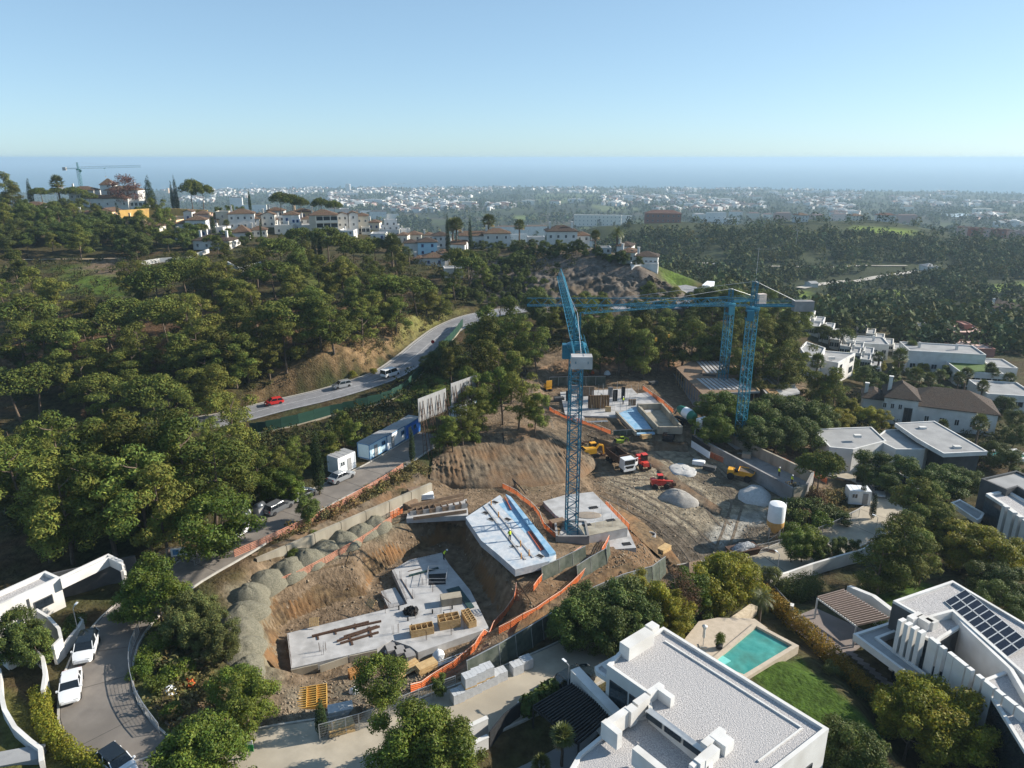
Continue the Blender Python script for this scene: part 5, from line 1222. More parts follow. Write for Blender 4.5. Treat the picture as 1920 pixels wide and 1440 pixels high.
row('cypress',[(575,428,14),(585,426,14),(597,430,13)],"slim dark cypress in the row before the beige flats","cypress row before the beige flats",0.6)
row('umbrella',[(560,428,12),(610,426,13),(640,440,12)],"dense round pine just before the beige flats","round pines before the beige flats",1.15)
row('umbrella',[(680,450,11),(700,445,11),(660,452,11)],"broad round pine left of the blue village house","round pines left of the blue house",1.1)
row('fanpalm',[(733,438,13),(740,446,12)],"tall palm of the pair before the blue village house","palm pair before the blue house")
tree('datepalm',766,464,7,"date palm beside the light-blue houses")
tree('cypress',750,446,12,"dark conifer right of the palm pair",wide=0.9)
tree('cypress',838,396,20,"very tall thin cypress beside the long white house",wide=0.45)
tree('cypress',881,403,15,"thin cypress behind the long white house",wide=0.55)
row('fanpalm',[(848,410,13),(855,408,14)],"tall palm next to the very tall cypress","palms next to the very tall cypress")
tree('fanpalm',916,402,13,"palm rising behind the long white house")
tree('fanpalm',974,412,11,"palm between the two white ridge houses")
tree('fanpalm',1028,440,6,"small palm on the terrace before the right ridge house")
tree('datepalm',1158,424,11,"large date palm near the cliff end houses")
tree('fanpalm',1117,432,8,"small fan palm left of the date palm on the ridge")
row('umbrella',[(855,466,12),(880,470,11)],"stone pine with bare stems below the long white house","stone pines below the long white house",0.9)
row('dark',[(1050,450,5),(1020,452,5),(1082,452,5),(1120,462,4),(1170,470,5)],"dark garden tree on top of the cliff","garden trees on the cliff top",1.2)
# the wooded slope,from the road up to the village
SLOPE = [(60,500,13),(22,470,13),(140,418,13),(40,560,14),(95,520,13),(20,600,13),(250,488,13),(292,500,14),(340,484,14),(392,488,14),(430,492,13),(470,462,13),(520,448,14),(505,490,13),
 (560,470,13),(600,478,14),(640,486,13),(655,520,12),(692,505,12),(722,515,12),(748,520,11),(775,520,11),(800,528,11),(822,540,10),(850,505,10),(880,482,11),(905,490,10),
 (150,620,12),(192,642,12),(262,612,13),(332,628,13),(352,600,13),(422,622,13),(382,556,14),(442,560,13),(500,575,13),(540,560,13),(566,540,13),(594,560,13),(622,560,13),(704,548,12),(740,560,11),
 (668,560,12),(480,610,12),(530,610,12),(300,560,13),(230,560,12),(200,590,12),(420,520,13),(470,530,13),(548,500,13),(180,704,11),(212,722,11),(282,708,12),(320,735,11),(402,688,12),(432,640,12),
 (462,630,12),(500,648,10),(340,690,12),(150,680,11),(60,690,11),(20,700,11),(100,660,11),(240,660,11),(370,650,12),(120,600,12),(70,600,13),(160,560,12)]
row(['pine','pine','pine','umbrella'],SLOPE,"pine of the wood above the road","pines of the slope above the road",1.22)
row('pine',[(92,782,14),(142,800,14),(52,862,14),(230,768,15),(292,772,15),(330,782,15),(252,850,14),(422,742,13),(382,828,13),(300,872,13),(170,862,14),(100,880,13),(20,820,13),(200,935,6.5),(300,940,6),(340,912,7),(60,940,6.5),(130,955,5.5),(250,930,7)],
 "pine between the main road and the white garage house","pines between the road and the left house",1.1)
row('pine',[(640,772,7),(655,785,6.5),(605,812,6),(560,826,6),(520,835,7),(470,838,8),(440,842,9),(690,800,4.5),(620,835,4.5),(545,850,5)],"pine behind the row of site cabins","pines behind the site cabins",1.05)
row('cypress',[(588,800,11)],"narrow cypress left of the white site cabin",None,0.75)
tree('cypress',770,796,7,"narrow cypress standing between two site cabins",wide=0.7)
row('broad',[(520,884,5),(492,890,4.5),(545,892,4.5)],"bright green leafy tree behind the parked silver cars","bright leafy trees behind the parked cars",1.2)
tree('broad',395,935,9,"large leafy tree beside the mesh gate on the lane",wide=1.25)
tree('dark',575,928,4.5,"small tree on the verge in front of the parked cars",wide=0.9)
# clump right of the hoardings,in front of the crane mast
row('pine',[(905,575,15),(935,560,15),(915,590,14),(960,592,14),(985,600,13),(1005,615,12),(890,640,13),(930,640,13),(960,655,12),(940,690,11),(975,700,11),(1005,735,9),(870,690,11),(905,705,10),(845,650,9),(880,730,9)],
 "pine of the tall clump left of the blue crane mast","pines left of the crane mast")
row('dark',[(840,640,6),(820,660,5),(870,665,6),(800,668,4)],"dark round bush-like tree beside the green hoarding","round trees beside the hoarding",1.3)
row('pine',[(845,790,7),(865,770,7),(830,800,5)],"small pine below the two billboard backs","small pines below the billboards",1.2)
row('pine',[(1112,595,15),(1128,600,14),(1098,615,13),(1185,590,15),(1200,590,15),(1165,600,14),(1215,615,13)],"tall pine behind the upper excavation","tall pines behind the upper excavation",1.05)
row('pine',[(1260,595,14),(1285,590,14),(1310,600,14),(1335,605,13),(1240,610,13),(1365,610,13),(1400,600,13),(1425,598,14),(1450,605,13),(1475,608,13),(1385,650,11),(1440,640,12),(1465,650,12),(1495,640,12),(1420,660,11),(1350,630,10)],
 "pine in the wood behind the two right-hand cranes","pines behind the right-hand cranes",1.1)
row('dark',[(1330,538,9),(1350,535,9),(1375,540,9),(1395,545,8),(1310,575,6)],"dark tree at the road bend beyond the cliff","trees at the road bend",1.4)
# right half: gardens between the villas
row('broad',[(1330,748,6),(1350,742,7),(1375,760,6),(1320,790,5),(1350,785,6),(1400,775,6)],"leafy tree between the silo street and the shell of the upper house","leafy trees below the upper shell",1.3)
row('dark',[(1420,755,8),(1450,742,8),(1480,748,8),(1510,752,8),(1435,785,7),(1465,790,7),(1500,790,7),(1530,760,8),(1420,800,6),(1545,790,7)],"dark evergreen in the grove right of the big crane","evergreens right of the big crane",1.3)
row('pine',[(1555,692,11),(1575,705,10),(1540,700,9)],"pine before the cubic white house","pines before the cubic house",1.1)
row('yellow',[(1480,690,5),(1470,700,5),(1600,752,5),(1625,765,5),(1655,770,4.5),(1580,770,5),(1720,765,4)],"yellow-green tree in the hedge belt left of the tiled villa","yellow-green trees by the tiled villa",1.3)
row('dark',[(1560,815,6),(1590,812,6),(1640,812,6),(1680,825,6),(1725,835,6),(1765,845,6),(1800,850,6),(1840,860,5),(1700,865,6),(1750,880,6),(1640,850,6),(1600,845,5),(1660,880,5),(1780,880,6),(1820,885,5),(1620,830,6)],
 "dark evergreen in the belt below the flat-roofed villa","evergreens below the flat-roofed villa",1.45)
row('umbrella',[(1548,848,9),(1530,855,8)],"spreading pine at the corner of the walled pool shell","spreading pines at the pool shell",1.0)
tree('cypress',1624,888,6,"cypress behind the little white site cabin",wide=0.8)
tree('cypress',1643,922,5,"cypress at the street bend near the grey car",wide=1.0)
row('pine',[(1690,993,9),(1715,985,9),(1670,1010,8),(1735,1000,8)],"broad green pine in the garden at the street bend","broad pines at the street bend",1.2)
row('pine',[(1720,895,9),(1740,905,8),(1755,940,8),(1770,955,8),(1735,950,8)],"dark pine beside the tall dark wall","pines beside the dark wall",1.15)
row('yellow',[(1790,985,6),(1830,992,6),(1870,1005,6),(1895,1020,6),(1810,1005,5.5)],"yellow-topped tree in the belt left of the finned villas","yellow-topped trees by the finned villas",1.35)
row('dark',[(1850,1060,5),(1900,1070,5),(1880,1100,4.5),(1910,1120,4)],"dark bushy tree behind the villa with solar panels","dark trees behind the solar villa",1.2)
row('broad',[(1495,1000,5),(1515,1000,5),(1535,1010,4.5)],"light green street tree behind the white garden wall","street trees behind the white wall",0.95)
row('dark',[(1560,1012,3.6),(1580,1012,3.6),(1605,1016,3.4),(1545,1020,3.4)],"small clipped tree in the row along the white garden wall","clipped trees along the white wall",0.8)
tree('silver',1450,1075,3.6,"grey-green tree at the end of the white garden wall",wide=1.2)
row('yellow',[(1365,1045,7),(1385,1055,7),(1345,1055,7)],"bright yellow-green tree above the turquoise pool","bright trees above the pool",1.1)
row('broad',[(1320,1085,5),(1342,1092,4.5),(1300,1075,6)],"green leafy tree next to the bright yellow-green trees","green trees above the pool",1.0)
row('yellow',[(1225,1090,6),(1200,1085,6),(1270,1115,5),(1265,1155,3.5)],"yellow-green tree left of the brown bare tree","yellow-green trees by the netted bank",1.0)
tree('brown',1270,1075,6.5,"brown bare tree among the trees below the netted bank",wide=1.1)
row('dark',[(1110,1108,6),(1150,1110,6.5),(1180,1105,6.5),(1085,1130,6),(1140,1150,5.5),(1170,1150,5.5),(1195,1140,5.5),(1060,1150,4)],"dark green tree at the head of the street by the big villa","dark trees at the head of the street",1.05)
tree('datepalm',1430,1108,5,"palm behind the pool by the dark fence")
# bottom left
row('broad',[(272,1062,7),(255,1080,6),(300,1085,6)],"large leafy tree at the fork by the white garage","large leafy trees at the fork",1.15)
row('silver',[(380,1118,4.6),(350,1125,4.6),(405,1155,4.2),(372,1168,4),(340,1150,4.4),(412,1185,4)],"olive green tree beside the gravel heaps","olive trees beside the gravel heaps",1.0)
row('broad',[(432,1260,4.8),(465,1275,4.6),(450,1305,4.2)],"leafy tree on the corner below the gravel heaps","leafy trees below the gravel heaps",1.15)
row('broad',[(370,1370,5.5),(400,1375,5.5),(340,1395,5)],"leafy tree at the street corner at the bottom edge","leafy trees at the bottom corner",1.2)
tree('broad',712,1250,5.2,"single leafy tree in front of the concrete slab",wide=1.15)
tree('cypress',598,1312,4.2,"small dark conifer by the mesh fence",wide=1.25)
row('broad',[(785,1340,6),(760,1350,5.5),(810,1365,5.5),(840,1375,5)],"leafy street tree at the bottom edge before the gate pillars","leafy street trees before the gate pillars",1.2)
row('dark',[(25,1150,4.5),(60,1190,4.5),(10,1185,4.5)],"dark garden tree below the white house at the left edge","dark garden trees at the left edge",1.0)
tree('dark',822,1270,2.6,"small shrub under the orange barrier near the block pallets",wide=0.8)
tree('fanpalm',1185,1240,8.6,"fan palm growing through the courtyard of the big villa")
tree('fanpalm',1055,1372,4.2,"bushy fan palm at the corner of the big villa",wide=1.0)
tree('fanpalm',1015,1425,3.4,"low fan palm at the bottom edge below the big villa",wide=1.0)
row('yellow',[(1700,1282,6),(1745,1292,6.4),(1790,1306,6.6),(1722,1325,6),(1768,1335,6),(1812,1345,6)],"yellow-green tree hiding the foot of the finned villa","yellow-green trees by the finned villa",1.1)
row('dark',[(1590,1375,5),(1620,1390,4.5),(1560,1400,4)],"dark pine at the bottom edge beside the big villa","dark pines beside the big villa",1.1)
row('fanpalm',[(1690,655,9),(1712,640,8),(1720,690,9),(1680,690,7),(1650,660,7),(1745,700,7),(1800,700,7),(1845,715,7),(1815,690,7),(1895,700,7),(1860,680,7),(1765,695,6),(1535,665,9)],
 "palm in the gardens of the white terraced houses","palms by the terraced houses")
row('fanpalm',[(1840,780,8),(1770,790,6),(1865,690,6)],"palm behind the tiled villa","palms behind the tiled villa")
row('dark',[(1600,672,4),(1625,690,5),(1665,695,6),(1690,715,5),(1720,720,5),(1770,725,5),(1800,740,5),(1640,710,5),(1735,705,5),(1585,660,4),(1890,745,5),(1905,770,5),(1910,800,5),(1870,830,5),(1895,845,5)],
 "garden tree between the terraced houses and the tiled villa","garden trees by the terraced houses",1.2)
row('umbrella',[(1545,610,8),(1585,615,8),(1560,618,8)],"stone pine before the white terraces","stone pines before the white terraces",0.9)
# ---- fill the remaining wood with more pines,and scrub below them
def fill(kind,outline,spacing,n,hh,label,group,seed,wide=1.1,clear=2.5):
 P = gpoly(outline); g = rng(seed); xs = [p[0] for p in P]; ys = [p[1] for p in P]; k = 0; put = []
 for _ in range(n * 25):
  if k >= n: break
  x,y = g.uniform(min(xs),max(xs)),g.uniform(min(ys),max(ys))
  if not inside(np.array([x]),np.array([y]),P)[0]: continue
  if any((x - a) ** 2 + (y - b) ** 2 < spacing ** 2 for a,b in put) or any((x - a) ** 2 + (y - b) ** 2 < (spacing * 0.75) ** 2 for a,b in USED): continue
  if min(seg_dist(np.array([x]),np.array([y]),R)[0][0] - w for R,w in ROADS) < clear: continue
  put.append((x,y)); k += 1; h = g.uniform(*hh)
  plant(kind if isinstance(kind,str) else kind[int(g.integers(len(kind)))],(x,y,hz(x,y) - .05),h,label,group,wide)
 USED.extend(put)
fill('pine',[(0,700),(250,690),(420,700),(560,660),(760,560),(860,520),(760,505),(560,500),(300,510),(240,600),(110,620),(0,560)],8.0,18,(7,12),"pine of the wood above the road","pines of the slope above the road",1)
fill(['dark','brown','dark'],[(0,760),(250,730),(480,720),(560,690),(420,680),(200,680),(0,690)],5.0,26,(3.5,6),"tree on the bank above the main road","low trees on the bank above the road",2)
fill('pine',[(0,985),(230,975),(330,945),(480,895),(440,850),(300,860),(0,900)],6.0,20,(6,10),"pine between the main road and the white garage house","pines between the road and the left house",3)
fill(['dark','umbrella','dark','pine'],[(0,480),(130,478),(250,478),(430,480),(430,455),(330,440),(250,420),(120,400),(0,405)],5.0,62,(4,8),"dark tree on the upper slope below the ridge villa","trees of the upper slope below the ridge",21,1.25)
fill(['dark','dark','umbrella','pine'],[(430,480),(600,470),(760,500),(860,520),(860,495),(770,480),(600,452),(430,455)],7.0,16,(3,6),"tree among the lower village gardens","trees of the lower village gardens",22,1.1)
fill(['dark','dark','brown'],[(20,385),(120,370),(280,372),(400,385),(560,385),(700,395),(700,385),(560,370),(330,375),(100,350),(0,360)],9.0,26,(5,9),"tree on the crest behind the ridge villa and the village","trees on the crest",23,1.2,0)
fill(['dark','yellow','broad','dark'],[(1610,720),(1640,690),(1760,700),(1900,730),(1920,760),(1860,760),(1700,730)],5.0,22,(2.5,4.5),"garden tree between the terraced houses and the tiled villa","garden trees by the terraced houses",24,1.2)
fill(['dark','pine','dark'],[(1590,640),(1680,660),(1800,655),(1920,650),(1920,600),(1800,590),(1700,600),(1560,575),(1480,580)],8.0,44,(4,7),"tree between the white terraces and the golf course","trees between the terraces and the golf course",25,1.3)
fill(['pine','dark','pine'],[(1000,588),(1290,585),(1290,625),(1100,640),(1000,632)],5.5,30,(5,10),"tree of the strip below the cliff road","trees below the cliff road",26,1.15)
fill('dark',[(860,468),(1000,462),(1000,492),(870,512)],4.0,40,(1.6,3.5),"dark bush between the ridge houses and the cliff","bushes before the ridge houses",28,1.5)
fill('dark',[(985,500),(1100,490),(1230,530),(1260,565),(1100,570),(1000,568)],6.0,8,(1.0,2.2),"dark bush clinging to the rock face","bushes on the rock face",29,1.4)
fill('dark',[(940,490),(1000,474),(1110,468),(1210,500),(1205,512),(1110,482),(1010,490),(960,510)],4.0,26,(1.8,3.6),"dark bush along the rim of the cliff","bushes along the cliff rim",27,1.5)
fill('dark',[(860,560),(960,490),(1040,560),(1000,575),(900,575)],3.6,46,(2,5),"dark bush-like tree on the flank of the cliff","trees on the flank of the cliff",4)
fill('pine',[(1000,640),(1230,605),(1490,620),(1490,660),(1300,640),(1100,650)],6.5,14,(9,13),"pine in the wood behind the two right-hand cranes","pines behind the right-hand cranes",5)
fill('dark',[(1400,840),(1480,790),(1560,800),(1700,860),(1800,930),(1700,900),(1560,860)],5.5,18,(3,5.5),"dark evergreen in the belt below the flat-roofed villa","evergreens below the flat-roofed villa",6)
def scrub(name,outline_list,n,size,seed,m,label,hh=(0.5,1.6)):
 """low undergrowth nobody could count: many small leafy tufts as one object"""
 g = rng(seed); V,Fc,Cc,b = [],[],[],0
 cl = blob_clumps(seed,5,0.2,0.9,0.6,0.42,0.8); tv,tf,tc = leaf_mass(cl,46,0.17,seed,asp=0.5,jit=0.9)
 for outline,w in outline_list:
  P = np.array(gpoly(outline)); k = int(n * w); lo,hi = P.min(0),P.max(0); q = g.uniform(lo,hi,(k * 6,2)); q = q[inside(q[:,0],q[:,1],P)][:k]
  for R,rw in ROADS: q = q[seg_dist(q[:,0],q[:,1],R)[0] > rw + 0.9]
  q = q[sdist(q[:,0],q[:,1],PIT) > 1.5]
  z = height(q[:,0],q[:,1])
  for (x,y),zz in zip(q,z):
   a = g.uniform(0,6.28); s = size * g.uniform(*hh); ca,sa = math.cos(a) * s,math.sin(a) * s
   v = np.stack([tv[:,0] * ca - tv[:,1] * sa + x,tv[:,0] * sa + tv[:,1] * ca + y,tv[:,2] * s * g.uniform(.7,1.2) + zz - 0.05],1)
   V.append(v); Fc.append(tf + b); b += len(v); Cc.append(tc * np.array((1 + g.normal(0,.12),1,1 + g.normal(0,.1))) * g.uniform(0.7,1.3))
 me = np_mesh(name,np.concatenate(V),np.concatenate(Fc),[m],False,np.clip(np.concatenate(Cc),.2,2))
 tag(link(name,me),label,None,None,"stuff")
scrub("undergrowth",[([(0,760),(480,735),(760,640),(900,560),(960,490),(760,490),(240,480),(0,490)],.45),([(0,1010),(240,1000),(600,880),(770,790),(880,780),(900,640),(840,640),(600,800),(300,840),(0,890)],.25),
                   ([(900,560),(940,485),(1080,480),(1060,560)],.06),([(1000,640),(1230,600),(1490,600),(1500,680),(1300,650),(1000,665)],.12),([(1400,830),(1480,740),(1600,740),(1900,800),(1900,880),(1700,900),(1560,850)],.12)],
      2600,1.5,5,mat("scrub_leaves",(0.045,0.055,0.018),(0.085,0.085,0.028),rough=0.8,scale=0.3,tint=True,trans=0.15,coords='World',spec=0.1),"dark undergrowth beneath the trees of the slopes")
scrub("dry_scrub",[([(480,745),(560,705),(690,690),(760,640),(840,590),(780,570),(640,620),(500,690)],.4),([(440,1060),(800,890),(770,870),(440,1035)],.22),([(1480,920),(1600,930),(1560,990),(1470,1000)],.2),([(240,1180),(400,1180),(430,1400),(270,1360)],.25)],
      700,1.0,6,mat("dry_scrub_leaves",(0.13,0.11,0.045),(0.18,0.14,0.06),rough=0.85,scale=0.3,tint=True,trans=0.15,coords='World',spec=0.1),"dry grass and low scrub on the earth banks")
# ---- the wooded valley and hill opposite,and the woods of the coastal plain
def woods(name,pts,hs,seed,m,label,leaves=70,lsz=0.85):
 g = rng(seed); V,Fc,Cc = [],[],[]; protos = []
 for s in range(4):
  cl = blob_clumps(seed + s,7,0.25,0.95,0.42,0.28,0.8); protos.append(leaf_mass(cl,leaves,0.11 * lsz,seed + s,asp=0.7,jit=0.6))
 pts = np.asarray(pts); z = height(pts[:,0],pts[:,1]); which = g.integers(0,4,len(pts)); b = 0
 for s in range(4):
  tv,tf,tc = protos[s]; i = np.nonzero(which == s)[0]; n = len(i)
  a = g.uniform(0,6.28,n); h = hs(n,g); ca,sa = np.cos(a)[:,None] * h[:,None],np.sin(a)[:,None] * h[:,None]
  v = np.stack([tv[None,:,0] * ca - tv[None,:,1] * sa + pts[i,0][:,None],tv[None,:,0] * sa + tv[None,:,1] * ca + pts[i,1][:,None],tv[None,:,2] * h[:,None] + z[i][:,None] - 0.12 * h[:,None]],2)
  V.append(v.reshape(-1,3)); f = (tf[None] + (np.arange(n) * len(tv))[:,None,None] + b).reshape(-1,4); Fc.append(f); b += n * len(tv)
  br = g.uniform(0.6,1.35,n); hu = g.normal(0,0.13,n); c = np.stack([br * (1 + hu),br,br * (1 - hu)],1)
  Cc.append((tc[None] * c[:,None,:]).reshape(-1,3))
 me = np_mesh(name,np.concatenate(V),np.concatenate(Fc),[m],False,np.clip(np.concatenate(Cc),.2,2))
 tag(link(name,me),label,None,None,"stuff")
def scatter(outlines,n,seed,avoid=(),margin=2.0):
 g = rng(seed); out = []
 for P,w in outlines:
  P = np.array(P); lo,hi = P.min(0),P.max(0); q = g.uniform(lo,hi,(int(n * w * 4),2)); q = q[inside(q[:,0],q[:,1],P)][:int(n * w)]
  for A in avoid: q = q[sdist(q[:,0],q[:,1],A) > margin]
  out.append(q)
 return np.concatenate(out)
M_WOOD = mat("valley_leaves",(0.045,0.062,0.022),(0.085,0.10,0.034),rough=0.8,scale=0.05,tint=True,trans=0.1,coords='World',spec=0.1)
AV = [gpoly(L) for L in GOLF] + [gpoly(L) for L in ([(1495,548),(1640,526),(1760,508),(1760,499),(1640,516),(1495,536)],[(1305,490),(1365,494),(1365,502),(1305,498)],[(1440,497),(1700,496),(1700,503),(1440,504)])]
VAL = [((100,262),(160,232),(230,225),(300,240),(380,290),(330,310),(240,318),(140,330)),((75,300),(140,330),(240,318),(330,310),(420,330),(560,420),(700,640),(640,760),(420,740),(250,735),(120,700),(60,600),(50,420),(60,340))]
w_pts = scatter([(VAL[0],.1),(VAL[1],.9)],5400,31,AV[:10],10.0)
for A in AV[10:]: w_pts = w_pts[sdist(w_pts[:,0],w_pts[:,1],A) > 2.0]
BARE = [gpoly([(1500,470),(1560,478),(1560,500),(1500,500)]),gpoly([(1280,460),(1380,470),(1370,488),(1300,488)])]
keep = np.ones(len(w_pts),bool)
for A in BARE: keep &= ~(inside(w_pts[:,0],w_pts[:,1],A) & (rng(8).random(len(w_pts)) < 0.75))
_v = np.stack([w_pts[:,0],w_pts[:,1],height(w_pts[:,0],w_pts[:,1]) - CZ],1); _d = _v[:,1] * CP_ - _v[:,2] * SP_; _x = 960 + F * _v[:,0] / _d; _y = 720 + F * (-_v[:,1] * SP_ - _v[:,2] * CP_) / _d
keep &= ~((_x > 1060) & (_x < 1940) & (_y < np.where(_x > 1740,458,441)) & (rng(9).random(len(_x)) > .14))
w_pts = w_pts[keep]
woods("forest",w_pts,lambda n,g: g.uniform(5.0,10.5,n),40,M_WOOD,"dense dark forest covering the valley and the hill opposite",74,1.0)
g = rng(77); r = g.uniform(1000,5150,24000); th = g.uniform(-0.72,0.72,24000); q = np.stack([r * np.sin(th),r * np.cos(th)],1)
dens = 0.5 + 0.5 * wav(q[:,0],q[:,1],520,6) + 0.25 * wav(q[:,0],q[:,1],150,2)
q = q[g.random(len(q)) < np.clip(dens * 1.7 - .45,0.03,1.0)][:10500]
woods("coastal_woods",q,lambda n,g: g.uniform(6,15,n),60,M_WOOD,"scattered dark woods of the coastal plain",26,1.9)
# ---- hedges
def hedge(label,L,w,h,m,n,seed,group=None,size=.10):
 P = spline([tuple(G(x,y)) for x,y in L],.8); o = thing("hedge",label,"hedge",P[0],0,group); g = rng(seed); cl = []
 for q in P:
  z = hz(q[0],q[1]) - P[0][2]
  for k in range(3): cl.append((q[0] - P[0][0] + g.normal(0,.08),q[1] - P[0][1] + g.normal(0,.08),z + h * (.25 + .28 * k) + g.normal(0,.05),w * .62,w * .62,h * .26))
 v,f,c = leaf_mass(cl,n,size,seed,jit=.6,asp=.6,shell=(.75,1.12)); link("foliage",np_mesh("foliage",v,f,[m],False,c),o)
 k = MB().bar((0,0,h * .4),(P[1][0] - P[0][0],P[1][1] - P[0][1],h * .4),.1,.1).path([Vector(q) - Vector(P[0]) + Vector((0,0,h * .2)) for q in P[::2]],.05,4).obj("stems",M_BARK,o); return o
hedge("long ochre and green hedge between the pool garden and the driveway",[(1428,1120),(1470,1160),(1510,1195),(1550,1235),(1590,1275),(1630,1310),(1670,1345)],1.5,2.0,M_OCHRE,17000,1)
hedge("clipped dark hedge block behind the brown pergola",[(1478,1128),(1500,1118),(1520,1112)],2.6,2.6,M_DARK,9000,2)
hedge("curved clipped hedge along the lane at the bottom left",[(78,1312),(82,1345),(98,1385),(125,1415),(160,1435),(205,1450)],1.3,1.4,M_YELL,11000,3)
hedge("grey-green shrub row beside the lower end of the ochre hedge",[(1640,1325),(1655,1340),(1668,1352)],1.5,1.6,M_SILV,3000,4)
hedge("dark planter shrubs behind the curved planter wall",[(128,1195),(140,1180),(148,1172)],1.5,1.3,M_DARK,2600,5)
hedge("dark planting on the canopy of the finned villa",[(1648,1185),(1668,1196),(1690,1212)],1.6,2.0,M_DARK,3200,6)
hedge("banana-like dark plants beside the black pergola",[(990,1340),(1010,1325),(1035,1310)],1.1,1.8,M_DARK,3000,7,size=.22)
hedge("rocky planted border under the broad pines of the right garden",[(1620,1100),(1650,1108),(1680,1100)],1.6,1.2,M_SILV,3000,8)
hedge("green planting below the two billboards",[(870,792),(890,800),(905,806)],1.6,1.2,M_BROAD,2600,9)
hedge("reddish hedge right of the white street wall",[(1455,1122),(1475,1113),(1492,1108)],1.8,1.2,M_BROWN,2600,10)
row('yellowbush',[(885,680,1.6),(700,690,1.6),(300,762,1.8),(660,700,1.5)],"yellow flowering bush on the bank above the main road","yellow bushes by the road",1.1)
row('greenbush',[(640,985,1.2),(590,1005,1.2),(548,1035,1.2),(835,800,2),(890,815,2.2),(1500,960,2.5),(1540,965,3),(1480,980,2.6),(1520,985,2.6)],"low green bush on the verge beside the orange fences","low green bushes on the verges",1.2)
row('greenbush',[(300,1200,2.2),(275,1220,2.0),(290,1270,1.6),(320,1330,1.4),(260,1250,1.6),(330,1240,2)],"green bush inside the bend of the lane at the bottom left","bushes inside the bend of the lane",1.3)
row('bush',[(1470,940,3),(1500,935,3),(1530,940,3),(1560,950,2.8),(1580,960,2.5)],"dark bush on the bank above the right street","dark bushes above the right street",1.3)
row('silverbush',[(1560,1245,1.3),(1590,1262,1.3),(1620,1285,1.4),(1650,1310,1.4)],"small grey shrub between the ochre hedge and the stepping slabs","grey shrubs by the stepping slabs",1.2)
row('brownbush',[(1290,1100,2),(1310,1095,2),(160,770,2),(210,800,2.2),(1530,925,2.4),(1505,955,2.2)],"dry brown bush on the open earth","dry brown bushes",1.2)
link("foliage",TREES['greenbush'][0][0],PP_POT,(0,0,.5)).scale = (.5,.5,.6)
# ------------------------------------------------------------------ the building site: banks,slabs,walls,heaps
M_CONC = mat("fresh_concrete",(0.36,0.355,0.352),(0.46,0.455,0.45),rough=0.85,scale=0.8,c3=(0.29,0.285,0.28),scale3=0.5,bump=0.1,detail=7)
M_CONCW = mat("weathered_concrete",(0.30,0.27,0.21),(0.38,0.34,0.27),rough=0.9,scale=0.5,c3=(0.22,0.19,0.145),scale3=0.6,streak=(1,1,0.25))
M_CONCD = mat("grey_formed_concrete",(0.22,0.21,0.205),(0.31,0.30,0.29),rough=0.9,scale=0.8,c3=(0.18,0.17,0.165))
M_MEMB = mat("white_membrane",(0.42,0.45,0.48),(0.54,0.56,0.58),rough=0.6,scale=1.2,bump=0.6,bscale=2.5,c3=(0.33,0.40,0.47),scale3=0.7)
M_BLUEM = mat("blue_liner",(0.16,0.34,0.50),(0.36,0.50,0.62),rough=0.5,scale=0.8)
M_GRAVEL = mat("grey_gravel",(0.115,0.108,0.078),(0.195,0.182,0.135),rough=0.95,scale=5,bump=1.0,bscale=9,detail=8)
M_SAND = mat("white_sand",(0.38,0.375,0.36),(0.48,0.475,0.46),rough=0.95,scale=3,bump=0.4,bscale=6)
M_BANK = mat("cut_earth",(0.050,0.034,0.020),(0.175,0.120,0.064),rough=0.95,scale=1.2,bump=0.9,bscale=5,detail=8,coords='World',c3=(0.19,0.10,0.042),scale3=0.2)
M_BANKD = mat("brown_cut_earth",(0.075,0.056,0.038),(0.18,0.14,0.095),rough=0.95,scale=1.0,bump=0.9,bscale=5,detail=8,coords='World',c3=(0.15,0.09,0.048),scale3=0.2)
M_ORANGE = mat("orange_netting",(0.72,0.16,0.04),(0.82,0.22,0.07),rough=0.7,scale=2,trans=0.25)
M_FADED = mat("faded_orange_netting",(0.55,0.24,0.15),(0.66,0.33,0.23),rough=0.7,scale=2,trans=0.25)
M_NET = mat("green_black_netting",(0.045,0.058,0.045),(0.085,0.10,0.08),rough=0.8,scale=1.5,bump=0.4,bscale=6,c3=(0.12,0.13,0.11))
M_WOOD = mat("raw_timber",(0.42,0.28,0.13),(0.54,0.38,0.19),rough=0.8,scale=3)
M_WOODO = mat("yellow_formwork",(0.58,0.33,0.07),(0.68,0.42,0.12),rough=0.7,scale=3)
M_PLY = mat("brown_plywood",(0.17,0.115,0.075),(0.24,0.165,0.11),rough=0.8,scale=2)
M_RUST = mat("rusty_steel",(0.07,0.042,0.032),(0.12,0.07,0.045),rough=0.8,scale=6,metal=0.3)
M_BLACK = mat("black_rubber",(0.012,0.012,0.013),(0.022,0.022,0.023),rough=0.7)
M_BLOCK = mat("concrete_blocks",(0.40,0.41,0.42),(0.50,0.51,0.52),rough=0.9,scale=3)
M_YEL = mat("yellow_machine_paint",(0.72,0.34,0.02),(0.78,0.40,0.04),rough=0.4,spec=0.5)
M_RED = mat("red_machine_paint",(0.55,0.045,0.03),(0.62,0.06,0.04),rough=0.4,spec=0.5)
M_GREENP = mat("green_hoarding",(0.012,0.046,0.032),(0.018,0.06,0.042),rough=0.6,scale=1,rnd=0.08)
M_CABIN = mat("white_cabin_panel",(0.72,0.74,0.75),(0.78,0.80,0.81),rough=0.6,scale=2)
M_CABINB = mat("blue_cabin_trim",(0.07,0.20,0.38),(0.10,0.25,0.44),rough=0.5)
M_VEST = mat("high_visibility_vest",(0.60,0.75,0.04),(0.66,0.80,0.06),rough=0.7)
M_CLOTH = mat("dark_work_clothes",(0.02,0.025,0.04),(0.035,0.04,0.06),rough=0.85)
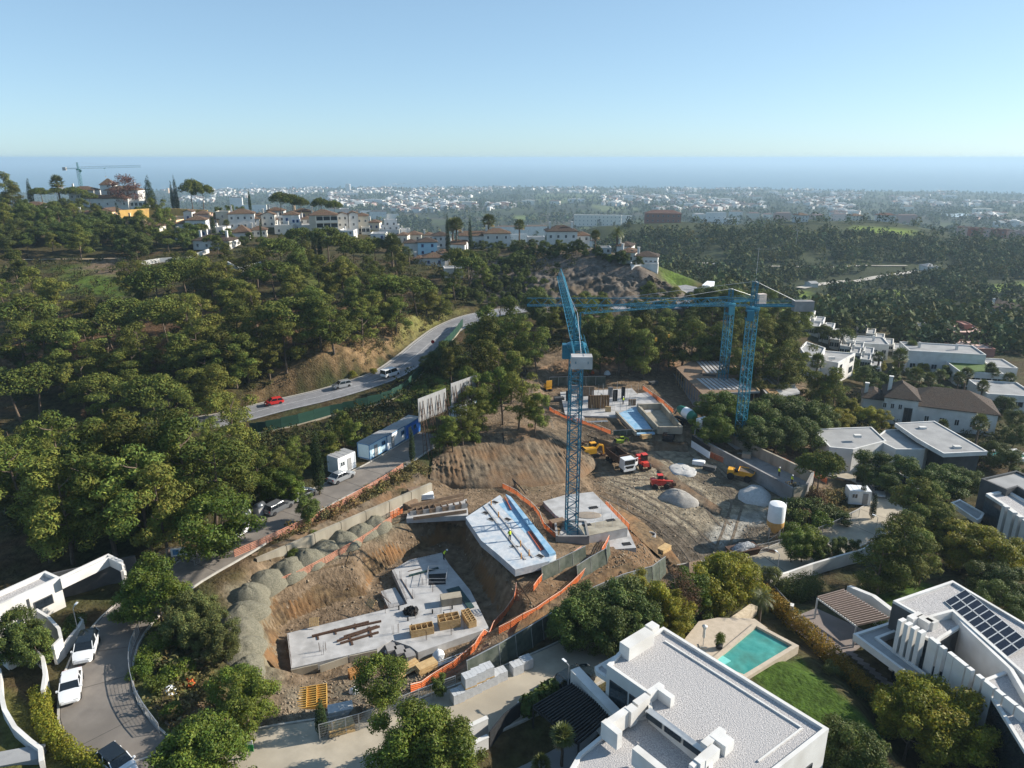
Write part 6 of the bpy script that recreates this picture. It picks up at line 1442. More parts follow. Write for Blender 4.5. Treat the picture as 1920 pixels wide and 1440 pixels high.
M_SKIN = mat("skin",(0.42,0.25,0.17),(0.46,0.28,0.19),rough=0.6)
M_HELM = mat("white_helmet",(0.75,0.75,0.73),rough=0.4)
def bank(name,label,P,closed,out,lo,ztop,zbot,m,step=0.2,groove=0.62,amp=0.34,rows=11,seed=1,keep=None):
 """cut face of earth along an outline: rim at +out, foot at -lo, with bucket grooves running down"""
 n = len(P); pts = []
 for i in range(n if closed else n - 1):
  a,b = Vector(P[i]),Vector(P[(i + 1) % n]); k = max(1,int((b - a).length / step))
  pts += [a.lerp(b,j / k) for j in range(k)]
 if not closed: pts.append(Vector(P[-1]))
 ar = sum(P[i][0] * P[(i + 1) % n][1] - P[(i + 1) % n][0] * P[i][1] for i in range(n)); s = 1 if ar > 0 else -1
 # smooth the outline so that corners are rounded
 A = np.array([tuple(p) for p in pts])
 for _ in range(14):
  B = (np.roll(A,1,0) + A * 2 + np.roll(A,-1,0)) / 4
  if not closed: B[0],B[-1] = A[0],A[-1]
  A = B
 T = np.roll(A,-1,0) - np.roll(A,1,0)
 if not closed: T[0] = A[1] - A[0]; T[-1] = A[-1] - A[-2]
 T /= np.linalg.norm(T,axis=1)[:,None] + 1e-9; Nn = np.stack([T[:,1],-T[:,0]],1) * s
 m_ = len(A); L = np.concatenate([[0],np.cumsum(np.linalg.norm(np.diff(A,axis=0),axis=1))]); V = []
 g = rng(seed); ph = np.cumsum(g.normal(0,.12,m_))
 gro = (np.abs(np.sin(L * math.pi / groove + ph)) - 0.6) * (0.6 + 0.5 * np.sin(L * 0.31 + seed)); low = 0.35 * np.sin(L * 0.5 + seed) + 0.2 * np.sin(L * 1.3)
 for r in range(rows):
  t = r / (rows - 1); d = out + (-lo - out) * (t ** 0.75) + (amp * gro + 0.5 * low * math.sin(t * 3.1)) * (math.sin(min(1,t * 1.6) * 1.57)) * (1 if 0 < r < rows - 1 else 0) + (g.normal(0,.05,m_) if 0 < r < rows - 1 else 0)
  q = A + Nn * d[:,None] if isinstance(d,np.ndarray) else A + Nn * d
  zt = height(A[:,0] + Nn[:,0] * (out + .3),A[:,1] + Nn[:,1] * (out + .3)) + 0.08 if ztop is None else np.full(m_,ztop)
  z = zt + (zbot - zt) * t; V.append(np.stack([q[:,0],q[:,1],z],1))
 V = np.concatenate(V); i = np.arange(m_ if closed else m_ - 1); j = (i + 1) % m_; Fq = []
 for r in range(rows - 1): Fq.append(np.stack([r * m_ + i,r * m_ + j,(r + 1) * m_ + j,(r + 1) * m_ + i],1))
 Fq = np.concatenate(Fq)
 if keep is not None: cx = V[Fq[:,0]]; Fq = Fq[keep(cx)]
 ob = link(name,np_mesh(name,V,Fq,[m],True)); return tag(ob,label,None,None,"structure")
bank("pit_bank","steep cut earth bank with bucket marks around the foundation pit",PIT,True,2.9,0.25,None,PIT_Z - 0.7,M_BANK,keep=lambda c: ~((c[:,1] < PZ(640,1270,PIT_Z).y) & (c[:,0] < PZ(860,1250,PIT_Z).x)))
def bank2(name,label,foot,rim,m,groove=1.0,amp=.3,rows=14,seed=1,bulge=.4):
 """cut face between a foot line and a rim line (picture points on the ground)"""
 A = [G(x,y) for x,y in foot]; B = [G(x,y) for x,y in rim]; n = int(max(sum((A[k + 1] - A[k]).length for k in range(len(A) - 1)),6) / .2)
 def rs(P):
  q = np.array([tuple(p) for p in spline([tuple(p) for p in P],.4)]); L = np.concatenate([[0],np.cumsum(np.linalg.norm(np.diff(q,axis=0),axis=1))]); t = np.linspace(0,L[-1],n); return np.stack([np.interp(t,L,q[:,k]) for k in range(3)],1),t
 (a,L),(b,_) = rs(A),rs(B); g = rng(seed); d = a - b; d[:,2] = 0; d /= np.linalg.norm(d,axis=1)[:,None] + 1e-6; ph = np.cumsum(g.normal(0,.22,n)); V = []; amp *= .6; rough = g.normal(0,1,(rows,n)); k5 = np.ones(5) / 5; rough = np.array([np.convolve(q,k5,'same') for q in rough])
 gro = np.abs(np.sin(L * math.pi / groove + ph)) - .55; low = np.sin(L * .45 + seed) + .6 * np.sin(L * 1.1 + 2 * seed)
 for r in range(rows):
  t = r / (rows - 1); w = math.sin(t * math.pi) ** .6 * (1 if 0 < r < rows - 1 else 0)
  p = b + (a - b) * t; p[:,2] = b[:,2] + (a[:,2] - b[:,2]) * t + .12 + bulge * w - (.3 if r == rows - 1 else 0)
  p += d * (w * (amp * gro * (.5 + .5 * np.sin(L * .23 + t * 2)) + .3 * low + .38 * rough[r] + g.normal(0,.06,n)))[:,None]; p[:,2] += w * .12 * rough[r - 1]; V.append(p)
 i = np.arange(n - 1); Fq = np.concatenate([np.stack([r * n + i,r * n + i + 1,(r + 1) * n + i + 1,(r + 1) * n + i],1) for r in range(rows - 1)])
 tag(link(name,np_mesh(name,np.concatenate(V),Fq,[m],True)),label,None,None,"structure")
bank2("mound_bank","brown grooved face of the earth mound behind the crane mast",[(806,900),(840,912),(890,917),(940,918),(1000,914),(1050,908),(1090,896),(1122,872)],[(812,862),(845,842),(885,822),(925,806),(965,798),(1005,800),(1045,818),(1085,842)],M_BANKD,.9,.75,26,5,.6)
bank2("terrace_bank","low earth bank running through the middle of the excavation",[(1180,848),(1225,880),(1262,918),(1300,945),(1345,968)],[(1195,838),(1240,868),(1280,905),(1318,932),(1355,955)],M_BANKD,.9,.25,7,7,.12)
bank2("terrace_edge","dark cut edge below the upper terrace",[(1060,812),(1120,842),(1180,848),(1240,846),(1290,848)],[(1050,792),(1115,822),(1180,828),(1240,828),(1290,830)],M_BANKD,.9,.3,9,8,.3)
bank2("ramp_bank","reddish earth bank beside the scaffolded slab",[(1150,945),(1190,965),(1230,1000),(1265,1035),(1285,1065)],[(1140,955),(1172,985),(1205,1018),(1240,1048),(1258,1075)],M_BANK,.9,.4,9,9,.12)
bank2("lane_bank","rough earth verge between the lane fence and the retaining wall",[(485,1050),(560,1020),(640,985),(720,945),(800,902)],[(470,1042),(545,1008),(625,972),(705,932),(785,886)],M_BANKD,1.6,.2,6,11,.12)
bank2("front_bank","loose earth bank below the netting screens",[(960,1200),(1010,1170),(1070,1135),(1130,1105),(1190,1085)],[(985,1150),(1030,1120),(1080,1095),(1135,1072),(1185,1055)],M_BANK,1.3,.35,9,12,.3)
SZ = -3.6
def slab(name,label,L,z,th,m,cat="slab",bottom=None):
 P = [PZ(x,y,z) for x,y in L]; c = sum(P,Vector()) / len(P); o = thing(name,label,cat,(c.x,c.y,z))
 MB().prism([(p.x - c.x,p.y - c.y) for p in P],-th,0).obj("deck",m,o); return o
S1 = slab("foundation_slab","large L-shaped concrete foundation slab in the pit",[(538,1187),(764,1132),(735,1069),(767,1050),(828,1036),(842,1058),(882,1107),(917,1178),(880,1190),(784,1223),(770,1212),(735,1200),(707,1216),(546,1253)],SZ,1.6,M_CONC)
P = wpoly([(714,1109),(741,1102),(760,1132),(729,1141)],-4.1,S1.location); MB().prism(P,-1.6,-0.45).obj("lower_deck",M_CONC,S1)
def on(o,px,py,z): p = PZ(px,py,z) - o.location; return p
# formwork kickers along the front edge
for a,b in (((546,1254),(596,1243)),((600,1246),(652,1229)),((655,1228),(707,1217))):
 p,q = on(S1,*a,SZ),on(S1,*b,SZ); MB().bar(p + Vector((0,-.12,-.55)),q + Vector((0,-.12,-.55)),0.12,1.0).obj("edge_form",M_CONCW,S1)
for i,(a,b) in enumerate((((735,1201),(735,1213)),((752,1206),(752,1217)),((770,1212),(770,1224)))): p = on(S1,*a,SZ); MB().box((p.x,p.y - .9,-.7),(1.1,1.5,1.2),.4).obj("step_form",M_CONCD,S1)
rb = MB(); RR = random.Random(3)
def bars_along(mb,o,a,b,z,n,h,r=0.014):
 p,q = on(o,*a,z),on(o,*b,z)
 for i in range(n):
  t = p.lerp(q,(i + .5) / n); mb.tube(t + Vector((0,0,-.05)),t + Vector((RR.uniform(-.05,.05),RR.uniform(-.05,.05),h * RR.uniform(.8,1.1))),r,4)
bars_along(rb,S1,(540,1187),(762,1133),SZ,110,.55); bars_along(rb,S1,(540,1190),(547,1250),SZ,24,.8); bars_along(rb,S1,(737,1071),(764,1130),SZ,26,.9); bars_along(rb,S1,(716,1108),(730,1139),-3.8,14,1.2); bars_along(rb,S1,(735,1069),(828,1037),SZ,30,.6)
for px,py in ((600,1222),(610,1219),(605,1228),(737,1190),(747,1187),(792,1096),(800,1094),(813,1110),(845,1150),(826,1150),(760,1100),(752,1085),(775,1120),(722,1150),(780,1160),(800,1200),(870,1180),(846,1190),(690,1190)):
 for k in range(4): p = on(S1,px + RR.uniform(-2,2),py + RR.uniform(-1.5,1.5),SZ); rb.tube(p,p + Vector((RR.uniform(-.06,.06),RR.uniform(-.06,.06),1.2)),.013,4)
rb.obj("starter_bars",M_RUST,S1)["kind"] = "stuff"
pp_ = MB()
for a,b in (((712,1113),(733,1132)),((752,1086),(775,1123)),((765,1072),(790,1066))): pp_.bar(on(S1,*a,SZ) + Vector((0,0,.06)),on(S1,*b,SZ) + Vector((0,0,.06)),.07,.07)
pp_.obj("floor_batten",M_RUST,S1)
for px,py in ((748,1143),(811,1150),(765,1164),(772,1178),(832,1155),(848,1142)):
 p = on(S1,px,py,SZ); MB().tube(p,p + Vector((0,0,.55)),.09,8).obj("drain_stub",M_BLACK,S1)
# railing round the stair opening
so = on(S1,820,1086,SZ); MB().box((so.x,so.y,.006),(2.3,2.6,.02),.1).obj("stair_opening",M_BLACK,S1)
rl = MB()
for dx,dy in ((-1.3,-1.5),(1.3,-1.5),(1.3,1.5),(-1.3,1.5),(-1.3,0),(1.3,0)): rl.tube((so.x + dx,so.y + dy,0),(so.x + dx,so.y + dy,1.1),.03,5)
for z in (.55,1.08):
 for a,b in (((-1.3,-1.5),(1.3,-1.5)),((-1.3,1.5),(1.3,1.5)),((-1.3,-1.5),(-1.3,1.5)),((1.3,-1.5),(1.3,1.5))): rl.tube((so.x + a[0],so.y + a[1],z),(so.x + b[0],so.y + b[1],z),.028,5)
rl.obj("railing",M_STEEL,S1)
# things lying on the slab
def lying(name,label,cat,z,items,m,group=None):
 p0 = PZ(*items[0][0],z); o = thing(name,label,cat,(p0.x,p0.y,z),0,group)
 for a,b,w,h,part in items: MB().bar(PZ(*a,z) - o.location + Vector((0,0,h / 2 + .02)),PZ(*b,z) - o.location + Vector((0,0,h / 2 + .02)),w,h).obj(part,m,o)
 return o
lying("steel_beams","upper pair of dark steel beams lying on the pit slab","beam",SZ,[((585,1195),(692,1168),.22,.25,"beam"),((600,1191),(715,1166),.2,.2,"beam"),((597,1200),(595,1190),.2,.08,"bearer"),((630,1190),(628,1180),.2,.08,"bearer"),((667,1180),(665,1170),.2,.08,"bearer")],M_RUST,"steel beams on the pit slab")
lying("steel_beams","lower set of three dark steel beams lying on the pit slab","beam",SZ,[((632,1204),(712,1176),.2,.22,"beam"),((638,1208),(710,1187),.2,.22,"beam"),((645,1196),(708,1176),.2,.25,"beam"),((661,1210),(655,1192),.25,.08,"bearer"),((697,1195),(692,1176),.25,.08,"bearer")],M_RUST,"steel beams on the pit slab")
def crate_stack(label,px,py,sx,sy,h,yaw,z=SZ,m=None,nx=4,ny=1,name="formwork_crate",ploc=None):
 p = ploc or PZ(px,py,z); m = m or M_WOOD; o = thing(name,label,"formwork",(p.x,p.y,z if ploc is None else ploc.z),yaw); t = .06
 for y in (-sy / 2,sy / 2):
  for k in range(3): MB().box((0,y,h * (k + .5) / 3),(sx,t,h / 3 - .03)).obj("plank",m,o)
 for x in (-sx / 2,sx / 2):
  for k in range(3): MB().box((x,0,h * (k + .5) / 3),(t,sy - t,h / 3 - .03)).obj("plank",m,o)
 for i in range(1,nx): MB().box((-sx / 2 + sx * i / nx,0,h * .55),(t,sy - 2 * t,h * .8)).obj("divider",m,o)
 for i in range(1,ny): MB().box((0,-sy / 2 + sy * i / ny,h * .6),(sx - 2 * t,t,h * .7)).obj("divider",m,o)
 MB().box((0,0,.06),(sx - .1,sy - .1,.1)).obj("base",M_PLY,o); return o
crate_stack("long open timber crate nearest the slab's front edge",791,1187,2.7,1.1,1.0,.32)
crate_stack("tall square timber crate in the middle of the three on the slab",842,1172,2.5,1.5,1.2,.30,nx=3,ny=2)
crate_stack("narrow timber crate at the right corner of the slab",879,1165,1.0,2.6,.9,.42,nx=2,ny=6)
o = thing("plywood_stack","low stack of boards beside the dark tarpaulin on the slab","boards",PZ(846,1130,SZ),.25); MB().box((0,0,.55),(2.6,1.3,1.0)).obj("boards",M_CONCW,o); MB().box((0,0,.02),(2.3,1.0,.06)).obj("bearer",M_WOOD,o)
o = thing("tarpaulin_heap","crumpled black tarpaulin on the pit slab","tarpaulin",PZ(770,1150,SZ)); g = rng(4); v,f,c = leaf_mass([(0,0,.3,.8,.6,.4),(.4,.1,.3,.5,.4,.4)],160,.3,4,jit=.6,asp=.8); link("cover",np_mesh("cover",v,f,[M_BLACK],False,c * 0 + 1),o)
lying("green_boards","long dark green boards leaning on the right part of the slab","boards",SZ,[((843,1105),(862,1128),.9,.12,"board"),((855,1102),(884,1141),.8,.14,"board")],mat("dark_green_board",(0.02,0.05,0.05),(0.03,0.065,0.065),rough=.6))
lying("timber_sleeper","dark green beam across the upper part of the slab","beam",SZ,[((767,1081),(822,1066),.25,.2,"beam")],mat("dark_green_board",(0.02,0.05,0.05)))
def pallet(label,p,yaw,m=None,tilt=0,group=None,n=5,L=1.2,W=1.0,name="pallet"):
 o = thing(name,label,"pallet",p,yaw,group); o.rotation_euler = (tilt,0,yaw); m = m or M_WOOD
 for i in range(n): MB().box((-L / 2 + L * (i + .5) / n,0,.13),(L / n * .62,W,.025)).obj("slat",m,o)
 for y in (-W / 2 + .05,0,W / 2 - .05): MB().box((0,y,.06),(L,.09,.1)).obj("bearer",m,o)
 return o
pallet("pallet leaning on the earth bank above the slab's left half",PZ(589,1166,-2.9),.1,tilt=.9); pallet("pallet tipped against the bank near the inner corner of the slab",PZ(696,1131,-3.1),-.5,tilt=.7)
# ---- membrane-covered slab
S2Z = 0.45
S2 = slab("membrane_slab","slab covered with white waterproof membrane above the pit",[(873,970),(937,928),(1043,1040),(1030,1052),(966,1068),(937,1042),(902,1013)],S2Z,1.0,M_MEMB)
S2["label"] = "slab covered with white waterproof membrane above the pit"
for a,b in (((908,950),(985,1050)),((918,944),(1000,1046))): MB().bar(on(S2,*a,S2Z) + Vector((0,0,.02)),on(S2,*b,S2Z) + Vector((0,0,.02)),.25,.18).obj("trench_edge",M_CONC,S2)
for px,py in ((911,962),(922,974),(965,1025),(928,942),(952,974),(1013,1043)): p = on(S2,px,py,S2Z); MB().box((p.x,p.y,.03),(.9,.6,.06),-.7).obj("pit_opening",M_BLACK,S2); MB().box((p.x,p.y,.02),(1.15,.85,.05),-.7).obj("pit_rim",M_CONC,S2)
P = wpoly([(948,930),(958,935),(1042,1040),(1030,1044)],S2Z,S2.location); MB().prism(P,0.002,.35).obj("edge_upstand",M_BLUEM,S2)
P = wpoly([(935,945),(955,938),(1000,985),(985,1000)],S2Z,S2.location); MB().prism(P,0.002,.012).obj("blue_liner",M_BLUEM,S2)
for px,py in ((921,948),(935,970),(976,1025),(992,1042),(977,1048)):
 p = on(S2,px,py,S2Z); MB().tube(p,p + Vector((0,0,.9)),.07,8).obj("orange_pipe",mat("orange_pipe",(.62,.28,.04),rough=.5),S2)
o = thing("pipe_bundle","bundle of long rust-red pipes on the membrane slab","pipes",PZ(1005,1013,S2Z),0)
for i in range(5): MB().bar(PZ(990 + i * 2.4,997 - i,S2Z + .08) - o.location,PZ(1014 + i * 2.4,1032 - i,S2Z + .08) - o.location,.12,.12).obj("pipe",mat("rust_red_pipe",(.35,.08,.05),(.42,.12,.07)),o)
o = thing("red_pole","thick red pole at the top corner of the membrane slab","pole",PZ(947,935,S2Z)); MB().tube((0,0,.12),tuple(PZ(958,956,S2Z + .12) - o.location),.12,8).obj("body",mat("rust_red_pipe",(.35,.08,.05)),o)
# formwork left of it
FW = thing("footing_formwork","row of timber footing forms left of the membrane slab","formwork",PZ(820,962,0.1))
for i in range(9):
 px = 775 + i * 12; p = on(FW,px,966 - i * 1.6,.1); MB().box((p.x,p.y,.35),(.9,.08,.7),.35).obj("form_panel",M_PLY if i % 2 else M_CONCD,FW); MB().box((p.x + .3,p.y + 1.0,.3),(.08,1.4,.6),.35).obj("form_panel",M_PLY,FW)
for a,b in (((765,962),(870,938)),((775,976),(875,962)),((770,952),(870,930))): MB().bar(on(FW,*a,.1) + Vector((0,0,.3)),on(FW,*b,.1) + Vector((0,0,.3)),.12,.5).obj("form_rail",M_PLY,FW)
MB().prism(wpoly([(762,972),(765,958),(875,935),(878,966)],.1,FW.location),-.8,-.02).obj("blinding",M_CONC,FW)
# ---- slab with starter bars beside the crane
S3 = slab("scaffold_slab","concrete slab with thin posts right of the crane foot",[(1018,940),(1060,928),(1112,922),(1136,946),(1177,990),(1098,1006),(1086,992),(1042,966)],-0.9,2.6,M_CONC)
P = wpoly([(1098,1008),(1177,992),(1193,1027),(1150,1030)],-2.3,S3.location); MB().prism(P,-3.2,-1.4).obj("lower_deck",M_CONC,S3)
MB().prism(wpoly([(1084,986),(1160,972),(1177,990),(1098,1006)],-.9,S3.location),0.003,.06).obj("screed",M_CONCW,S3)
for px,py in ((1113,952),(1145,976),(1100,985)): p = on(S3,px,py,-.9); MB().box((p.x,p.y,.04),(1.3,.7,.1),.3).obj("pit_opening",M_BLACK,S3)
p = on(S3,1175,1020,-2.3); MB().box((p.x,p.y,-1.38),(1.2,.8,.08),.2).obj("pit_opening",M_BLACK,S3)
mb = MB()
for i in range(9):
 for j in range(4):
  p = on(S3,1100 + i * 8 + j * 6,992 - i * 2 - j * 14 + (i * 1.2),-.9)
  if (i + j) % 2 == 0: mb.tube(p,p + Vector((0,0,1.0)),.02,4)
mb.obj("edge_posts",M_STEEL,S3)["kind"] = "stuff"
wp = thing("concrete_patch","oval patch of wet cement on the scaffold slab","cement",PZ(1102,966,-.9)); MB().lathe([(1.9,0.01),(1.7,.05),(.6,.09),(.02,.1)],18).obj("patch",mat("wet_cement",(.24,.20,.16),(.3,.25,.2)),wp,smooth=True); wp.scale = (1.1,.6,1)
# ---- netting walls
def net_wall(name,label,L,h,m,z=None,th=.06,lean=0.0,posts=True):
 P = [G(*q) if z is None else PZ(*q,z) for q in L]; o = thing(name,label,"netting",P[0])
 for i in range(len(P) - 1):
  a,b = P[i] - P[0],P[i + 1] - P[0]; nn = Vector((-(b - a).y,(b - a).x,0)).normalized() * lean; k = max(1,int((b - a).length / 2.0))
  for j in range(k):
   p,q = a.lerp(b,j / k),a.lerp(b,(j + 1) / k); u = Vector((0,0,h)) + nn; d = Vector((0,0,-.5)); sag = nn.normalized() * .12 if nn.length else Vector((0,.08,0))
   mid = (p + q) / 2; MB().add([p + d,mid + d + sag,q + d,q + u,mid + u + sag,p + u],[(0,1,4,5),(1,2,3,4)]).obj("net_panel",m,o)
   MB().tube(p + d,p + u * 1.02,.04,5).obj("post",M_STEEL,o)
  MB().bar(a + Vector((0,0,h)) + nn,b + Vector((0,0,h)) + nn,.07,.07).obj("top_rail",M_STEEL,o)
 return o
net_wall("netting_screen","short dark netting screen below the membrane slab",[(1018,1090),(1050,1075),(1100,1050)],2.0,M_NET,lean=.3)
net_wall("netting_screen","curved dark netting screen below the scaffold slab",[(1085,1092),(1110,1075),(1140,1058),(1146,1040)],2.3,M_NET,lean=.4)
net_wall("netting_fence","long netting-covered fence along the lower edge of the site",[(880,1285),(940,1252),(1000,1215),(1060,1175),(1110,1140),(1170,1112),(1225,1095),(1250,1075)],2.6,M_NET,lean=.35)
# ---- retaining wall and gravel heaps
rw = thing("retaining_wall","long weathered concrete retaining wall along the lane","wall",PZ(480,1060,0.2))
a,b = PZ(480,1047,1.9),PZ(809,905,1.9); N_ = 7
for i in range(N_):
 p,q = a.lerp(b,i / N_) - rw.location,a.lerp(b,(i + 1) / N_ - .003) - rw.location; c = (p + q) / 2; MB().box((c.x,c.y,-.1),((q - p).length,.45,3.6),math.atan2((q - p).y,(q - p).x)).obj("wall_section",M_CONCW,rw)
def heap_mesh(name,rx,ry,h,seed,m,n=26,rings=9):
 g = rng(seed); V = []; ph = g.uniform(0,6.28,4)
 for r in range(rings + 1):
  t = r / rings
  for k in range(n):
   a = 6.283 * k / n; w = 1 + .10 * math.sin(2 * a + ph[0]) + .07 * math.sin(3 * a + ph[1]) + .05 * math.sin(5 * a + ph[2])
   z = h * (1 - t ** 1.9) * (1 + t * .16 * math.sin(3 * a + 5 * t + ph[3]) + t * .1 * math.sin(5 * a - 6 * t + ph[1])) + g.normal(0,.045) * (0 < t < 1); V.append((rx * t * w * math.cos(a),ry * t * w * math.sin(a),z - (.25 if t == 1 else 0)))
 Fq = [(r * n + k,r * n + (k + 1) % n,(r + 1) * n + (k + 1) % n,(r + 1) * n + k)[::-1] for r in range(rings) for k in range(n)]
 return np_mesh(name,np.array(V),np.array(Fq),[m],True)
HEAPS = [(703,975,2.0,1.5),(675,990,2.0,1.4),(642,1005,2.1,1.6),(608,1024,2.1,1.6),(575,1040,2.1,1.7),(540,1060,2.2,1.7),(498,1084,2.3,1.8),(468,1112,2.2,1.8),(455,1145,2.1,1.7),(448,1178,2.1,1.6),(452,1212,2.0,1.5),(462,1245,1.8,1.2)]
where = ["topmost gravel heap, dark, beside the orange net corner","second gravel heap from the top of the row","third gravel heap from the top of the row","gravel heap beside the middle of the retaining wall","fifth gravel heap from the top of the row","gravel heap at the lower end of the retaining wall","biggest gravel heap at the bend of the row","gravel heap just below the bend of the row","gravel heap beside the olive trees","third gravel heap from the lower end of the row","second gravel heap from the lower end of the row","lowest, flattest gravel heap of the row"]
for i,(px,py,r,h) in enumerate(HEAPS):
 p = G(px,py + 10); o = thing("gravel_heap",where[i],"gravel heap",(p.x,p.y,p.z - .05),i * 1.3,"gravel heaps in a row"); link("heap",heap_mesh("heap",r * 1.3,r * 1.15,h * .95,i,M_GRAVEL),o)
for px,py,r,h,m,lab in ((1415,930,3.3,1.5,M_SAND,"white sand pile at the edge of the excavation"),(1272,935,3.0,1.5,mat("grey_sand",(.25,.235,.215),(.33,.315,.29),rough=.95,scale=3,bump=.5,bscale=6),"grey sand pile beside the red telehandler"),(1280,880,2.6,.35,M_SAND,"thin white spill of sand in the middle of the excavation")):
 p = G(px,py); o = thing("sand_pile",lab,"sand pile",(p.x,p.y,p.z - .08),px,"sand piles"); link("heap",heap_mesh("heap",r * 1.15,r,h,px,m),o)
# ---- orange barriers
def barrier(name,label,L,m,z=None,h=1.0,every=2.2,group=None,slump=0.0):
 """posts, top rail and a net of strands that let the ground show through"""
 P = [G(*q) if z is None else PZ(*q,z) for q in L]; sp = spline([tuple(p) for p in P],every); o = thing(name,label,"barrier",sp[0] if False else P[0],0,group); g = random.Random(len(L) * 7 + int(P[0].x)); P0 = P[0]
 pts = [Vector(q) - P0 for q in sp]
 if z is None: pts = [Vector((q.x,q.y,hz(q.x + P0.x,q.y + P0.y) - P0.z + .02)) for q in pts]
 net,pm = MB(),MB()
 for i in range(len(pts) - 1):
  a,b = pts[i],pts[i + 1]; s1,s2 = 1 - slump * g.random(),1 - slump * g.random()
  for k in range(5):
   z1 = h * (0.10 + .21 * k); net.add([a + Vector((0,0,z1 * s1)),b + Vector((0,0,z1 * s2)),b + Vector((0,0,(z1 + .125) * s2)),a + Vector((0,0,(z1 + .125) * s1))],[(0,1,2,3)])
  kk = max(2,int((b - a).length / .3))
  for k in range(kk):
   t = a.lerp(b,k / kk); u = (b - a).normalized() * .05; net.add([t,t + u,t + u + Vector((0,0,h * s1)),t + Vector((0,0,h * s1))],[(0,1,2,3)])
 for a in pts: MB().tube(a + Vector((0,0,-.15)),a + Vector((0,0,h + .08)),.03,5).obj("post",M_RUST,o)
 net.obj("net",m,o); r = MB()
 for i in range(len(pts) - 1): r.bar(pts[i] + Vector((0,0,h)),pts[i + 1] + Vector((0,0,h)),.06,.06)
 r.obj("top_rail",M_FADED if m == M_FADED else mat("pale_rail",(.55,.45,.38)),o); return o
barrier("orange_barrier","faded orange net fence along the lane above the retaining wall",[(440,1046),(500,1020),(560,992),(620,962),(680,928),(720,905),(757,880)],M_FADED,h=1.05)
barrier("orange_barrier","orange net fence curving round the rim of the foundation pit",[(484,1190),(486,1150),(497,1120),(520,1103),(560,1085),(610,1058),(660,1030),(700,1005),(735,980)],M_FADED,h=1.0)
barrier("orange_barrier","bunched orange net at the corner of the pit rim",[(732,975),(745,968),(756,962)],M_ORANGE,h=1.3,slump=.5)
barrier("orange_barrier","orange net fence on the right rim of the pit running to the street",[(968,1105),(964,1130),(945,1158),(925,1180),(900,1205),(880,1230),(850,1255),(810,1280),(770,1300)],M_ORANGE,h=1.0)
barrier("orange_barrier","long orange rail fence rising from the pit to the curved netting screen",[(935,1190),(980,1165),(1030,1135),(1070,1105),(1100,1075),(1125,1045),(1142,1015)],M_ORANGE,h=1.0)
barrier("orange_barrier","second orange fence just below the membrane slab",[(1000,1110),(1020,1085),(1050,1062),(1090,1035)],M_ORANGE,h=.9)
barrier("orange_barrier","slack orange net between the membrane slab and the crane",[(942,915),(968,928),(995,950),(1012,970),(1020,990),(1045,1012)],M_ORANGE,h=.9,slump=.5)
barrier("orange_barrier","orange net along the right side of the scaffold slab",[(1135,950),(1150,965),(1165,980),(1180,995)],M_ORANGE,h=1.1,slump=.3)
barrier("orange_barrier","slumped orange nets on the slope behind the crane mast",[(1030,770),(1050,780),(1075,790),(1110,800),(1145,815)],M_ORANGE,h=.9,slump=.7)
barrier("orange_barrier","orange net beside the green mixer truck",[(1205,730),(1225,745),(1245,760),(1262,775)],M_ORANGE,h=1.0,slump=.4)
barrier("orange_barrier","bright orange net along the near wall of the long concrete pool shell",[(1302,842),(1340,862),(1390,885),(1440,908),(1475,922)],M_ORANGE,h=1.2)
barrier("orange_barrier","bright orange net along the far wall of the long concrete pool shell",[(1450,860),(1490,880),(1520,893),(1550,908)],M_ORANGE,h=1.1)
# ---- upper building plots
U1 = slab("formwork_floor","concrete floor with wall forms in the upper excavation",[(1050,735),(1185,728),(1225,770),(1180,782),(1060,778)],-1.35,.5,M_CONC)
for px,py,w,h,m in ((1122,765,4.6,2.9,M_RUST),(1087,760,1.4,2.6,M_CONCD),(1153,752,1.0,2.6,M_BLACK),(1144,745,1.0,2.4,M_CONCD),(1066,752,1.2,2.4,M_BLACK),(1168,748,.8,2.8,M_BLACK),(1100,742,3.2,2.2,M_PLY),(1075,738,2.4,2.0,M_CONCD),(1185,760,1.6,1.4,M_PLY),(1140,772,1.2,1.2,M_WOOD),(1200,765,1.4,1.0,M_CONCD)):
 p = on(U1,px,py,-1.35); MB().box((p.x,p.y,h / 2),(w,.25,h),.06).obj("wall_form",m,U1)
for i in range(12): p = on(U1,1106 + i * 3,766,-1.35); MB().box((p.x,p.y - .22,1.5),(.08,.12,3.1)).obj("form_rib",M_WOOD,U1)
mb = MB()
for i in range(90): p = on(U1,RR.uniform(1060,1200),RR.uniform(735,775),-1.35); mb.tube(p,p + Vector((RR.uniform(-.1,.1),RR.uniform(-.1,.1),RR.uniform(1.2,3.0))),.025,4)
mb.obj("starter_bars",M_STEEL,U1)["kind"] = "stuff"
net_wall("netting_fence","dark netting fence behind the upper formwork floor",[(1030,724),(1080,722),(1135,722)],2.2,M_NET)
U2 = slab("liner_trench","long trench with blue and white liner in the upper excavation",[(1160,775),(1192,762),(1228,812),(1195,814)],-1.3,.3,M_BLUEM)
for a,b in (((1155,777),(1192,816)),((1196,762),(1235,812))): MB().bar(on(U2,*a,-1.3) + Vector((0,0,.3)),on(U2,*b,-1.3) + Vector((0,0,.3)),.35,.8).obj("trench_wall",M_CONCW,U2)
U3 = slab("pool_shell","small open concrete pool shell next to the liner trench",[(1195,770),(1240,768),(1278,812),(1234,812)],-1.45,.2,M_CONCW)
for a,b in (((1195,769),(1240,767)),((1240,767),(1278,812)),((1197,772),(1234,812)),((1234,812),(1278,812))): MB().bar(on(U3,*a,-1.45) + Vector((0,0,.6)),on(U3,*b,-1.45) + Vector((0,0,.6)),.35,1.5).obj("shell_wall",M_CONCW,U3)
sheet("paved_strip",[(1180,740),(1215,735),(1245,765),(1200,768)],-1.5,M_CONC,"pale slab strip above the small pool shell")
